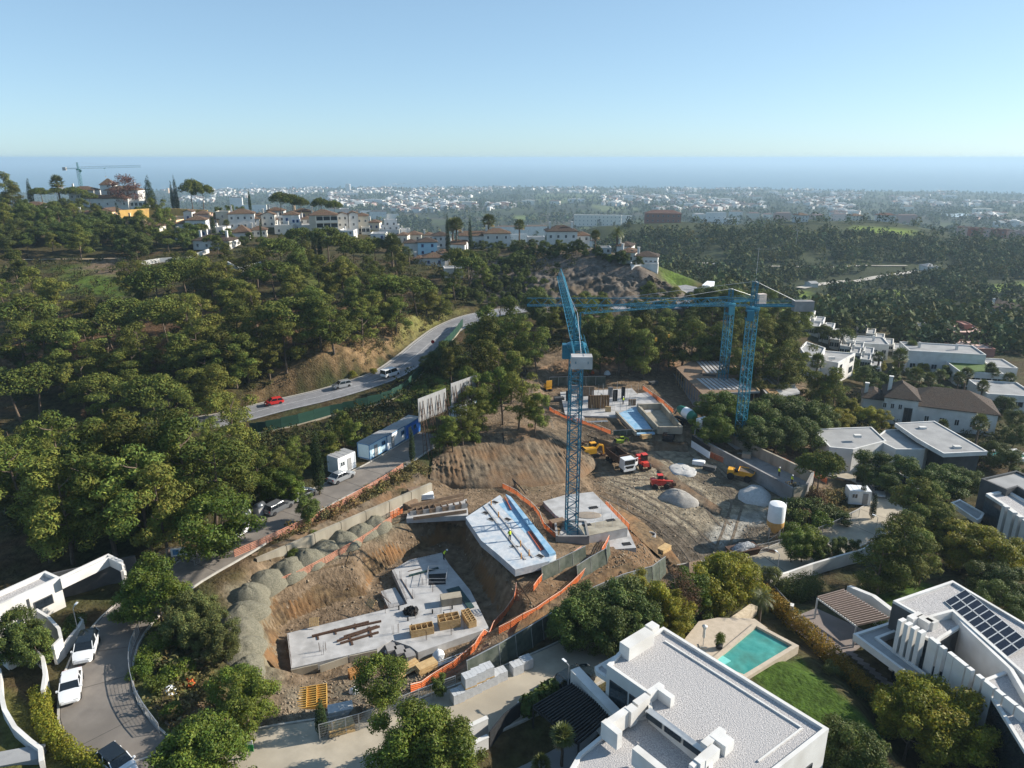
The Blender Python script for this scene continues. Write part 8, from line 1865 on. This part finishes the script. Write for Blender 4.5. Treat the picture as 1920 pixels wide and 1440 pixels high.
# ------------------------------------------------------------------ silo,containers,cabins
sp = gp(1450,1012); o = thing("cement_silo","white and ochre cement silo on legs beside the right street","silo",sp)
MB().lathe([(1.22,2.9),(1.25,3.0),(1.25,5.9),(1.15,6.1),(.3,6.35)],24).obj("drum",M_CABIN,o,smooth=40); MB().lathe([(.25,1.2),(1.26,2.6),(1.265,3.35),(1.2,3.36)],24).obj("cone",mat("ochre_silo_paint",(.48,.27,.08),(.56,.34,.12),rough=.6),o,smooth=40)
for a in range(4):
 x,y = 1.05 * math.cos(a * 1.571 + .5),1.05 * math.sin(a * 1.571 + .5); MB().tube((x,y,-.3),(x,y,3.0),.08,6).obj("leg",M_STEEL,o)
 x2,y2 = 1.05 * math.cos(a * 1.571 + 2.07),1.05 * math.sin(a * 1.571 + 2.07); MB().bar((x,y,.2),(x2,y2,1.8),.06,.06).obj("brace",M_STEEL,o)
MB().path([(1.3,0,.4),(1.33,0,6.3)],.05).obj("filling_pipe",M_STEEL,o)
def cabin(label,p,yaw,L=6.0,W=2.4,H=2.6,wm=None,tm=None,door=.28,win=(.62,),name="site_cabin",roof=None,lift=.2):
 o = thing(name,label,"cabin",p,yaw); wm = wm or M_CABIN; tm = tm or M_CABINB
 for i in range(int(L / 1.2)): MB().box((-L / 2 + (i + .5) * L / int(L / 1.2),0,lift + H / 2),(L / int(L / 1.2) - .02,W,H - .16)).obj("wall_panel",wm,o)
 fr = MB();
 for z in (lift + .06,lift + H - .02):
  for y in (-W / 2,W / 2): fr.box((0,y,z),(L + .06,.1,.14))
  for x in (-L / 2,L / 2): fr.box((x,0,z),(.1,W - .1,.14))
 for x in (-L / 2,L / 2):
  for y in (-W / 2,W / 2): fr.box((x,y,lift + H / 2),(.12,.12,H - .14))
 fr.obj("frame",tm,o); n = int(L / .5); rf = MB()
 for i in range(n): rf.box((-L / 2 + (i + .5) * L / n,0,lift + H + .06 + (.03 if i % 2 else 0)),(L / n,W + .06,.05))
 rf.obj("roof",roof or M_GREYROOF,o); d = MB().box((-L / 2 + L * door,-W / 2 - .03,lift + 1.05),(.85,.06,2.0)).obj("door",M_GREYROOF,o); MB().box((-L / 2 + L * door + .3,-W / 2 - .08,lift + 1.05),(.12,.05,.05)).obj("handle",M_BLACK,d)
 for t in win: window(o,-L / 2 + L * t,-W / 2 - .02,lift + 1.1,1.0,.9,0,tm)
 for x in (-L / 2 + .4,L / 2 - .4): MB().box((x,0,0),(.4,W - .2,lift * 2)).obj("bearer",M_CONCD,o)
 return o
p,y = along(LOWER,668,893,-4.6); cabin("short white site cabin at the end of the row",p,y,3.6,2.4,2.7,tm=M_CABIN,door=.65,win=(.25,))
p,y = along(LOWER,727,860,-4.6); cabin("long white site cabin with blue frame and light blue side",p,y,6.2,2.4,2.6,wm=mat("pale_blue_panel",(.50,.66,.74),(.56,.72,.80),rough=.5))
p,y = along(LOWER,770,835,-4.4); cabin("site cabin half hidden behind the narrow cypress",p,y,6.0,2.4,2.6,win=(.8,))
p,y = along(LOWER,810,812,-4.2); cabin("bright blue container below the left billboard",p,y,5.0,2.4,2.7,wm=mat("bright_blue_panel",(.03,.14,.52),(.05,.18,.6),rough=.5))
cabin("white and blue container below the right billboard",PZ(868,785,1.9),y - .1,6.0,2.4,2.8)
cabin("tiny white cabin with ribbed roof at the right street bend",gp(1606,942),math.radians(-8),3.4,2.3,2.4,tm=M_CABIN,door=.75,win=(.25,),roof=M_CABIN)
def billboard(label,A,B,z0,h):
 a,b = PZ(*A,z0),PZ(*B,z0); g0 = hz((a.x + b.x) / 2,(a.y + b.y) / 2); o = thing("billboard",label,"billboard",(a.x,a.y,g0)); d = b - a; L = d.length; yaw = math.atan2(d.y,d.x); o.rotation_euler = (0,0,yaw); zz = z0 - g0
 for i in range(7): MB().box((L * (i + .5) / 7,0,zz + h / 2),(L / 7 - .03,.08,h)).obj("board_panel",M_GREYROOF,o)
 for i in range(4):
  x = L * (.06 + i * .29)
  f = MB(); f.bar((x,-.5,-.3),(x,-.12,zz + h * .85),.06,.06).bar((x + .75,-.5,-.3),(x + .75,-.12,zz + h * .85),.06,.06).bar((x,-1.7,-.3),(x,-.15,zz + h * .7),.08,.08).bar((x + .75,-1.7,-.3),(x + .75,-.15,zz + h * .7),.08,.08)
  for k in range(9): z = (zz + h) * (.1 + k * .09); f.bar((x,-.35,z),(x + .75,-.35,z),.05,.05)
  f.obj("support_frame",M_RUST,o)
 return o
billboard("left billboard seen from behind with steel lattice supports",(785,792),(837,770),8.2,4.1); billboard("right billboard seen from behind with steel lattice supports",(846,760),(896,741),8.6,4.0)
# green hoarding along the main road: panel by panel
HP = spline([tuple(G(x,y)) for x,y in ((470,815),(500,811),(560,797),(620,780),(690,764),(735,750),(760,735),(782,712),(805,685),(830,657),(850,636),(868,612))],2.45)
ho = thing("green_hoarding","long dark green hoarding of tall panels along the main road","fence",HP[0])
pm = MB().box((0,0,1.15),(1,.06,2.5)).mesh("panel",M_GREENP)
for i in range(len(HP) - 1):
 a,b = Vector(HP[i]),Vector(HP[i + 1]); a.z,b.z = hz(a.x,a.y),hz(b.x,b.y); c = (a + b) / 2 - ho.location; q = link("panel",pm,ho,(c.x,c.y,c.z),math.atan2((b - a).y,(b - a).x)); q.scale = ((b - a).length - .05,1,1); MB().tube(a - ho.location + Vector((0,0,-.3)),a - ho.location + Vector((0,0,2.45)),.06,5).obj("post",M_GREENP,ho)
hk = MB()
for i in range(len(HP) - 1): a,b = Vector(HP[i]) - ho.location,Vector(HP[i + 1]) - ho.location; a.z = hz(*HP[i][:2]) - ho.location.z; b.z = hz(*HP[i + 1][:2]) - ho.location.z; hk.bar(a,b,.4,.5)
hk.obj("footing",M_CONCW,ho)
# wire mesh site fences
def mesh_fence(label,L,h=1.9,every=2.4,z=None,group=None):
 P = [G(*q) for q in L]; sp_ = spline([tuple(p) for p in P],every); o = thing("mesh_fence",label,"fence",sp_[0],0,group); o0 = Vector(sp_[0])
 for i in range(len(sp_) - 1):
  a,b = Vector(sp_[i]),Vector(sp_[i + 1]); a.z,b.z = hz(a.x,a.y) - .02,hz(b.x,b.y) - .02; a -= o0; b -= o0; f = MB()
  for z in (.12,h): f.bar(a + Vector((0,0,z)),b + Vector((0,0,z)),.05,.05)
  for t in (.02,.98): p = a.lerp(b,t); f.bar(p,p + Vector((0,0,h)),.05,.05)
  for k in range(9): p = a.lerp(b,(k + 1) / 10); f.bar(p + Vector((0,0,.12)),p + Vector((0,0,h)),.012,.012)
  for k in range(6): z = .12 + (h - .12) * (k + 1) / 7; f.bar(a + Vector((0,0,z)),b + Vector((0,0,z)),.012,.012)
  f.obj("fence_panel",M_STEEL,o); MB().box((a.x,a.y,a.z + .06),(.6,.22,.14),math.atan2((b - a).y,(b - a).x) + 1.57).obj("foot_block",M_CONC,o)
 return o
mesh_fence("wire mesh site fence along the pale street",[(600,1392),(650,1378),(700,1362),(760,1335),(810,1315),(855,1298)])
mesh_fence("wire mesh fence on the inner side of the lane at the bottom left",[(262,1188),(248,1220),(244,1255),(252,1300),(272,1340),(300,1378)],1.3)
mesh_fence("wire mesh fence and gate across the fork of the lane",[(268,1095),(300,1062),(330,1050),(362,1052)],1.9)
mesh_fence("wire mesh gate panels beside the leafy tree",[(365,1062),(385,1050),(402,1040)],2.1)
mesh_fence("wire mesh fence along the right street below the silo",[(1345,1062),(1390,1046),(1440,1035),(1500,1018),(1560,995),(1610,970)],1.6)
# pallets of blocks by the street
def block_pallet(label,p,yaw,group):
 o = thing("block_pallet",label,"pallet",p,yaw,group); MB().box((0,0,.07),(1.2,1.0,.14)).obj("pallet",M_WOOD,o); n = 0
 for lz in range(5):
  if lz < 4: MB().box((0,0,.14 + .21 * lz + .10),(1.16,.98,.20)).obj("course",M_BLOCK,o); continue
  for i in range(3):
   for j in range(5): MB().box((-.39 + .39 * i,-.39 + .195 * j,.14 + .21 * lz + .10),(.37,.175,.20)).obj("block",M_BLOCK,o)
 return o
bp = [(858,1315),(874,1307),(890,1299),(905,1291),(920,1284),(938,1275)]; bg_ = "block pallets beside the street"
nm_ = ["lowest block pallet at the fence end of the row","second block pallet from the fence end","third block pallet from the fence end","block pallet in the middle of the row","block pallet before the last of the row","last block pallet of the row, away from the fence"]
for i,(x,y) in enumerate(bp): p = G(x,y); block_pallet(nm_[i],p,.5,bg_)
for (x,y),t in zip(((880,1304),(897,1295),(913,1287)),("upper block pallet stacked nearest the fence","upper block pallet stacked in the middle","upper block pallet stacked farthest from the fence")): p = G(x,y); block_pallet(t,(p.x,p.y,p.z + 1.22),.5,"upper block pallets")
for (x,y),t in zip(((968,1262),(986,1252)),("left pallet of the separate pair of block pallets","right pallet of the separate pair of block pallets")): block_pallet(t,G(x,y),.5,"separate pair of block pallets")
crate_stack("bright yellow formwork crate on the dirt in front of the slab",0,0,2.9,2.9,.5,.25,m=M_WOODO,nx=3,ny=9,ploc=G(585,1312))
o = thing("timber_stack","leaning stack of long timber boards beside the leafy tree","timber",G(762,1262),.75)
for i in range(4): MB().box((0,-.5 + i * .33,.35 + i * .09),(3.2,.3,.10)).obj("board",M_WOOD,o)
for x in (-1.0,1.0): MB().box((x,0,.12),(.12,1.5,.3)).obj("bearer",M_WOOD,o)
o = thing("form_panels","two orange formwork panels leaning behind the leafy tree","formwork",G(670,1275),.5)
for i in range(4): MB().box((0,i * .28,.55),(1.5,.08,1.2)).obj("panel",mat("orange_form",(.45,.22,.08),(.52,.28,.1)),o)
def white_bag(label,px,py,r,group=None,m=None):
 o = thing("rubble_bag",label,"bag",G(px,py),px); link("bag",heap_mesh("bag",r,r * .9,r * 1.1,px,m or M_CABIN,14,5),o)
white_bag("white builder's bag left of the leafy tree",664,1298,.6); white_bag("white builder's bag on the rough ground at the bottom left",318,1300,.75); white_bag("crumpled white sheet below the slab's front corner",822,1232,.9); white_bag("white bag at the foot of the slab steps",728,1222,.5); white_bag("pale sheet heap at the back of the upper plot",1138,702,.9); white_bag("grey rubble heap beside the leafy tree at the bottom",700,1345,.9,m=M_CONCW); white_bag("brown soil lump by the mesh fence",668,1345,.9,m=M_BANKD)
o = thing("orange_net_scrap","scrap of bright orange net on the rough ground at the bottom left","net",G(355,1287)); v,f,c = leaf_mass([(0,0,.35,.45,.4,.4)],60,.25,9,jit=.9,asp=.7); link("net",np_mesh("net",v,f,[M_ORANGE],False,c * 0 + 1),o)
o = thing("orange_net_scrap","red-orange scrap of net behind the upper plot","net",G(1110,702)); link("net",np_mesh("net",v * 1.2,f,[M_ORANGE],False,c * 0 + 1),o)
o = thing("skip_container","rubble container full of dark waste beside the right street","container",G(1392,1040),.3); MB().loft([[(-2,-.8,.1),(2,-.8,.1),(2,.8,.1),(-2,.8,.1)],[(-2.4,-1.05,1.2),(2.4,-1.05,1.2),(2.4,1.05,1.2),(-2.4,1.05,1.2)]]).obj("body",M_RUST,o,fix=True); link("waste",heap_mesh("waste",2.1,.95,.9,3,mat("mixed_waste",(.05,.07,.10),(.35,.36,.37),scale=4,detail=6)),o,(0,0,1.1))
o = thing("canvas_tent","small brown peaked tent roof by the netted fence","tent",G(1300,1075),.4); MB().add([(-1.6,-1.2,.9),(1.6,-1.2,.9),(1.6,1.2,.9),(-1.6,1.2,.9),(-.9,0,2.0),(.9,0,2.0)],[(0,1,5,4),(1,2,5),(2,3,4,5),(3,0,4)]).obj("cover",M_PLY,o)
for x in (-1.5,1.5):
 for y in (-1.1,1.1): MB().tube((x,y,-.2),(x,y,.95),.04,5).obj("post",M_STEEL,o)
o = thing("concrete_ring","pale concrete manhole ring on the earth bank","ring",G(1220,1012)); MB().lathe([(.75,0),(.75,1.0),(.62,1.0),(.62,.05)],20).obj("ring",M_CONC,o,smooth=40)
for px,py,lab in ((482,980,"left dark waste bin on the lane"),(494,975,"right grey waste bin on the lane")):
 p,y = along(LOWER,px,py,-3.2); o = thing("waste_bin",lab,"bin",p,y); MB().box((0,0,.75),(1.4,1.1,1.2),0,1.08).obj("body",M_CARG if px < 490 else M_GREYROOF,o); MB().lathe([(.55,-.7),(.6,0),(.55,.7)],12,axis='X').obj("lid",M_CARG,o,(0,0,1.3),smooth=True)
p,y = along(LOWER,462,992,-3.3); o = thing("corrugated_screen","pale corrugated screen beside the waste bins","screen",p,y)
for i in range(8): MB().box((-1.6 + i * .4,(.04 if i % 2 else 0),.8),(.4,.05,1.6)).obj("sheet",M_CABIN,o)
# street lamps
def lamp(label,p,yaw,h=4.2,group="street lamps",head=None):
 o = thing("street_lamp",label,"lamp",p,yaw,group); MB().tube((0,0,-.2),(0,0,h),.06,8,.04).obj("pole",M_STEEL,o); MB().bar((0,0,h),(.5,0,h + .12),.05,.05).obj("arm",M_STEEL,o); MB().box((.65,0,h + .12),(.5,.2,.08)).obj("head",head or M_CABIN,o); MB().box((0,0,.04),(.3,.3,.1)).obj("base",M_CONC,o); return o
p,y = along(FRONT,1046,1310,3.9,1.9); lamp("pale street lamp at the end of the low villa wall",p,y + 1.57)
p,y = along(RIGHT,1447,1072,3.8,-5.5); lamp("street lamp on the right street before the white wall",p,y + 1.57)
p,y = along(RIGHT,1618,1015,3.8,-5.6); lamp("street lamp among the clipped trees of the right street",p,y + 1.57)
p,y = along(LOWER,118,1200,-3.6); lamp("dark street lamp by the gate at the bottom left",p,y,3.4)
o = thing("speed_sign","round road sign beside the green hoarding","sign",G(812,658)); MB().tube((0,0,-.2),(0,0,2.6),.04,6).obj("post",M_STEEL,o); MB().lathe([(.45,-.02),(.45,.02)],20,axis='Y').obj("disc",M_CARW,o,(0,-.06,2.5)); MB().lathe([(.46,-.012),(.46,.012),(.36,.014),(.36,-.014)],20,axis='Y').obj("red_ring",M_TAIL,o,(0,-.09,2.5))
o = thing("notice_board","blue notice board on the mesh fence of the lane fork","sign",G(338,1052),.2); MB().box((0,0,1.3),(1.9,.05,1.1)).obj("board",M_CABIN,o); MB().box((-.35,-.04,1.3),(.7,.03,.7)).obj("picture",M_CABINB,o)
for x in (-.8,.8): MB().tube((x,.05,-.2),(x,.05,1.5),.03,5).obj("post",M_STEEL,o)
o = thing("green_sign","small green and white sign at the street corner","sign",G(470,1420)); MB().tube((0,0,-.2),(0,0,1.4),.03,5).obj("post",M_STEEL,o); MB().box((0,-.04,1.0),(.7,.04,.7)).obj("green_panel",mat("sign_green",(.02,.25,.05)),o); MB().box((0,-.04,1.6),(.7,.04,.4)).obj("white_panel",M_CARW,o)
for i,(px,py,t) in enumerate(((1263,640,"pole with a white disc behind the upper excavation"),(1148,672,"turquoise disc on a pole behind the upper excavation"))):
 o = thing("site_lamp",t,"lamp",G(1262 if i == 0 else 1188,690 if i == 0 else 690)); h = 5.0; MB().tube((0,0,-.2),(0,0,h),.06,6).obj("pole",M_STEEL,o); MB().lathe([(.5,-.05),(.5,.05)],14,axis='Y').obj("disc",M_GREYROOF if i == 0 else mat("turquoise_paint",(.05,.5,.5)),o,(0,0,h))
# power poles in the valley
PT = []
for px,py,t,h in ((1416,535,"slender lattice power pole rising from the valley trees",24),(1491,472,"distant slender power pole on the wooded hillside",18)):
 p = G(px,py); o = thing("power_pole",t,"pole",p); MB().tube((0,0,-1),(0,0,h),.22,6,.12).obj("pole",M_CONC,o); MB().box((0,0,h - 1),(3.2,.14,.14)).obj("crossarm",M_CONC,o); PT.append(p + Vector((0,0,h - .8)))
o = thing("power_line","sagging power line between the two valley poles","cable",PT[0])
for k in (-1.5,1.5): MB().path([PT[0].lerp(PT[1],t / 10) - PT[0] + Vector((k,0,-9 * (1 - (2 * t / 10 - 1) ** 2) * .6)) for t in range(11)],.035,4).obj("wire",M_DGREY,o)
# a cable hose over the mound,drain pipe
o = thing("drain_hose","dark corrugated hose running down the earth mound","hose",G(943,812)); L_ = [G(943,812),G(945,840),G(948,868),G(955,895),G(975,915),G(985,928)]; MB().path([p - L_[0] + Vector((0,0,.25)) for p in L_],.09,7).obj("hose",M_BLACK,o)
# ------------------------------------------------------------------ workers
def person(label,p,yaw,bend=0.0):
 o = thing("person",label,"person",p,yaw); c,s = math.cos(bend),math.sin(bend)
 def B(x,y,z): dz = z - .95; return (x * c + dz * s,y,.95 - x * s + dz * c) if z > .95 else (x,y,z)
 V = [(0,0,.95),B(0,0,1.2),B(0,0,1.42),B(0,0,1.52),B(.02,0,1.66),(0,.1,.9),(.03,.12,.5),(0,.12,.08),(.14,.13,.04),(0,-.1,.9),(.05,-.12,.5),(0,-.12,.08),(.14,-.13,.04),B(0,.2,1.4),B(.04,.27,1.15),B(.2,.24,.98),B(0,-.2,1.4),B(.04,-.27,1.15),B(.2,-.24,.98)]
 E = [(0,1),(1,2),(2,3),(3,4),(0,5),(5,6),(6,7),(7,8),(0,9),(9,10),(10,11),(11,12),(2,13),(13,14),(14,15),(2,16),(16,17),(17,18)]
 R = [.15,.15,.16,.07,.10,.10,.075,.05,.045,.10,.075,.05,.045,.075,.055,.04,.075,.055,.04]
 me = bpy.data.meshes.new("body"); me.from_pydata(V,E,[]); me.materials.append(M_CLOTH); b = link("body",me,o)
 md = b.modifiers.new("skin",'SKIN'); md.use_smooth_shade = True
 for i,r in enumerate(R): me.skin_vertices[0].data[i].radius = (r,r)
 me.skin_vertices[0].data[0].use_root = True; b.modifiers.new("sub",'SUBSURF').levels = 1
 rings = []
 for z,rx,ry in ((1.0,.17,.20),(1.2,.18,.21),(1.38,.18,.23),(1.5,.10,.13)): rings.append([B(rx * math.cos(a * .785),ry * math.sin(a * .785),z) for a in range(8)])
 MB().loft(rings,cap=False).obj("vest",M_VEST,o,smooth=True); h = B(.02,0,1.66); MB().lathe([(.11,-.04),(.125,0),(.15,.05),(.145,.055),(.12,.12),(.06,.17),(.01,.18)],12,h).obj("helmet",M_HELM,o,smooth=True)
 MB().lathe([(.02,-.12),(.075,-.08),(.085,0),(.07,.06)],10,(h[0] + .02,h[1],h[2])).obj("face",M_SKIN,o,smooth=True); return o
person("person in a bright vest bending over the far corner of the pit slab",PZ(832,1050,SZ),0.4,.8)
person("person in a bright vest and white helmet walking on the membrane slab",PZ(956,1014,S2Z),2.0,.1)
person("person in a bright vest behind the wall forms of the upper plot",PZ(1128,752,-1.35),1.0)
person("person in dark clothes with vest beside the black form of the upper plot",PZ(1168,758,-1.35),-1.0)
person("person in a bright vest inside the long concrete basin",PZ(1460,893,-4.2),.4)
person("person in a bright vest at the low end of the long basin",PZ(1484,908,-4.2),.4)
# rubble on the site
def rubble(name,label,zones,n,m,seed,smax=.35):
 g = rng(seed); Vt = np.array([(1,0,-.3),(-.5,.87,-.3),(-.5,-.87,-.3),(0,0,.9)]) * .5; Ft = np.array([(0,1,3),(1,2,3),(2,0,3),(2,1,0)]); V,Fc = [],[]; b = 0
 for L,w in zones:
  P = np.array(gpoly(L)); lo,hi = P.min(0),P.max(0); q = g.uniform(lo,hi,(int(n * w * 5),2)); q = q[inside(q[:,0],q[:,1],P)][:int(n * w)]
  for R,rw in ROADS: q = q[seg_dist(q[:,0],q[:,1],R)[0] > rw + .6]
  z = height(q[:,0],q[:,1]); k = len(q); s = smax * g.random(k) ** 2.6 + .05; a = g.uniform(0,6.28,k); sq = g.uniform(.6,1.5,k)
  x = Vt[None,:,0] * np.cos(a)[:,None] - Vt[None,:,1] * np.sin(a)[:,None] * sq[:,None]; y = Vt[None,:,0] * np.sin(a)[:,None] + Vt[None,:,1] * np.cos(a)[:,None] * sq[:,None]
  v = np.stack([x * s[:,None] + q[:,0][:,None],y * s[:,None] + q[:,1][:,None],Vt[None,:,2] * s[:,None] + z[:,None] + .02],2); V.append(v.reshape(-1,3)); Fc.append((Ft[None] + (np.arange(k) * 4)[:,None,None] + b).reshape(-1,3)); b += 4 * k
 tag(link(name,np_mesh(name,np.concatenate(V),np.concatenate(Fc),[m])),label,None,None,"stuff")
SITE = [(830,870),(1000,690),(1320,640),(1500,700),(1560,900),(1490,1010),(1420,1070),(1270,1080),(1180,1140),(1000,1200),(860,1290),(700,1330),(520,1420),(430,1390),(500,1290),(420,1150),(470,1060),(700,960),(790,900)]
rubble("rubble","loose clods and stones strewn over the building site",[(SITE,.75),([(530,1290),(800,1250),(830,1290),(650,1370),(500,1410)],.1),([(940,1180),(1200,1020),(1250,1060),(1060,1170)],.08),([(280,1320),(440,1300),(440,1400),(330,1400)],.07)],15000,mat("clods",(.12,.09,.06),(.30,.24,.17),scale=.5,coords='World'),12,.5)
# ------------------------------------------------------------------ the far town on the coastal plain
def far_building(w,d,h,roof,wm,rm):
 mb = MB().box((0,0,h / 2 - 2),(w,d,h + 4)); n = len(mb.f)
 if roof: r = roof_mb('hip',-w / 2,w / 2,-d / 2,d / 2,h + .2,min(w,d) * .2,.5); mb.add(r.v,r.f)
 else: mb.box((0,0,h + .4),(w * .5,d * .5,2.2))
 me = mb.mesh("far_house",wm); me.materials.append(rm)
 for p in me.polygons: p.material_index = 1 if (roof and p.index >= n) else 0
 return me
TW = [far_building(13,10,6,True,M_WHITE,M_TILE),far_building(16,11,7,True,M_WHITE,M_TILER),far_building(14,12,7,False,M_WHITE,M_WHITE),far_building(12,10,6,True,M_CREAM,M_TILE),far_building(20,12,9,False,M_WHITE,M_WHITE),far_building(18,10,6,True,M_PINKW,M_TILER)]
TB = [far_building(60,14,14,False,M_WHITE,M_WHITE),far_building(38,15,13,True,M_CREAM,M_TILE),far_building(46,14,16,False,M_CREAM,M_WHITE)]
tg = rng(123)
BIG = [(700,381),(745,382),(780,383),(820,380),(850,378),(870,380),(790,374),(815,374),(640,369),(660,367),(600,360),(880,388),(1180,372),(1240,378),(1300,372),(1360,380),(1420,374),(1480,372),(1560,378),(1610,368),(1700,380),(1780,372),(1330,366),(1450,364),(1530,362),(1040,384),(990,384),(1080,380),(460,362),(420,358),(520,356),(1700,395),(1840,402),(560,366)]
for i,(px,py) in enumerate(BIG):
 p = G(px,py); o = link("far_block",TB[i % 3],None,(p.x,p.y,p.z),tg.uniform(-.3,.3)); tag(o,"long pale apartment block in the hazy coastal plain","building","apartment blocks of the coastal plain")
p = G(653,358); o = link("tower_block",far_building(26,18,40,False,M_WHITE,M_WHITE),None,(p.x,p.y,p.z)); tag(o,"tall white tower block near the coast","building")
p = G(315,362); o = link("ochre_tower",far_building(14,12,26,False,M_PEACH,M_PEACH),None,(p.x,p.y,p.z)); tag(o,"ochre tower between the two thin cypresses and the ridge","building")
ZONES = [((400,640),(347,372),.17),((620,920),(347,364),.17),((620,900),(366,392),.14),((740,1010),(384,398),.08),((930,1120),(350,362),.05),((1130,1580),(352,396),.30),((1560,1920),(352,405),.14),((290,420),(350,380),.05),((1800,1920),(405,425),.02)]
pts = []
for (a,b),(c,d),w in ZONES:
 n = int(2700 * w); cx = tg.uniform(a,b,max(2,n // 30)); cy = tg.uniform(c,d,len(cx))
 for k in range(n):
  j = tg.integers(len(cx)); pts.append((np.clip(cx[j] + tg.normal(0,14),a,b),np.clip(cy[j] + tg.normal(0,2.2),c,d)))
pts.sort(key=lambda q: -q[1])
NAMES = [((1130,1580),"small white house of the dense town right of the cranes","far houses of the dense town"),((0,640),"small white house far behind the village","far houses behind the village"),((640,1130),"small white house on the plain behind the ridge houses","far houses behind the ridge"),((1580,1930),"small pale house in the hazy plain at the right","far houses at the right")]
V,Fc,Mi,b = [],[],[],0
mats_ = [M_WHITE,M_TILE,M_TILER,M_CREAM,M_PINKW]
for i,(px,py) in enumerate(pts):
 p = G(px,py); k = int(tg.integers(6)); s = tg.uniform(.8,1.5); a = tg.uniform(0,3.14)
 if i % 10 == 0 and i < 10 * 230:
  for (l,r),lab,grp in NAMES:
   if l <= px < r: break
  o = link("far_house",TW[k],None,(p.x,p.y,p.z),a); o.scale = (s,s,s); tag(o,lab,"house",grp)
 else:
  me = TW[k]; co = np.empty(len(me.vertices) * 3,np.float32); me.vertices.foreach_get("co",co); co = co.reshape(-1,3) * s; ca,sa = math.cos(a),math.sin(a)
  V.append(np.stack([co[:,0] * ca - co[:,1] * sa + p.x,co[:,0] * sa + co[:,1] * ca + p.y,co[:,2] + p.z],1))
  for q in me.polygons:
   Fc.append([x + b for x in q.vertices]); Mi.append(mats_.index(me.materials[q.material_index]))
  b += len(co)
me = bpy.data.meshes.new("distant_town"); me.from_pydata(np.concatenate(V).tolist(),[],Fc)
for m in mats_: me.materials.append(m)
me.polygons.foreach_set("material_index",np.array(Mi,np.int32)); tag(link("distant_town",me),"countless small white houses of the far coastal town",None,None,"stuff")
p = PZ(1805,403,-95); tag(MB().lathe([(70,0),(68,.5)],24).obj("reservoir",mat("bright_water",(.45,.5,.52),rough=.2),None,(p.x,p.y,hz(p.x,p.y) + 2)),"bright reservoir in the plain at the right",None,None,"structure")
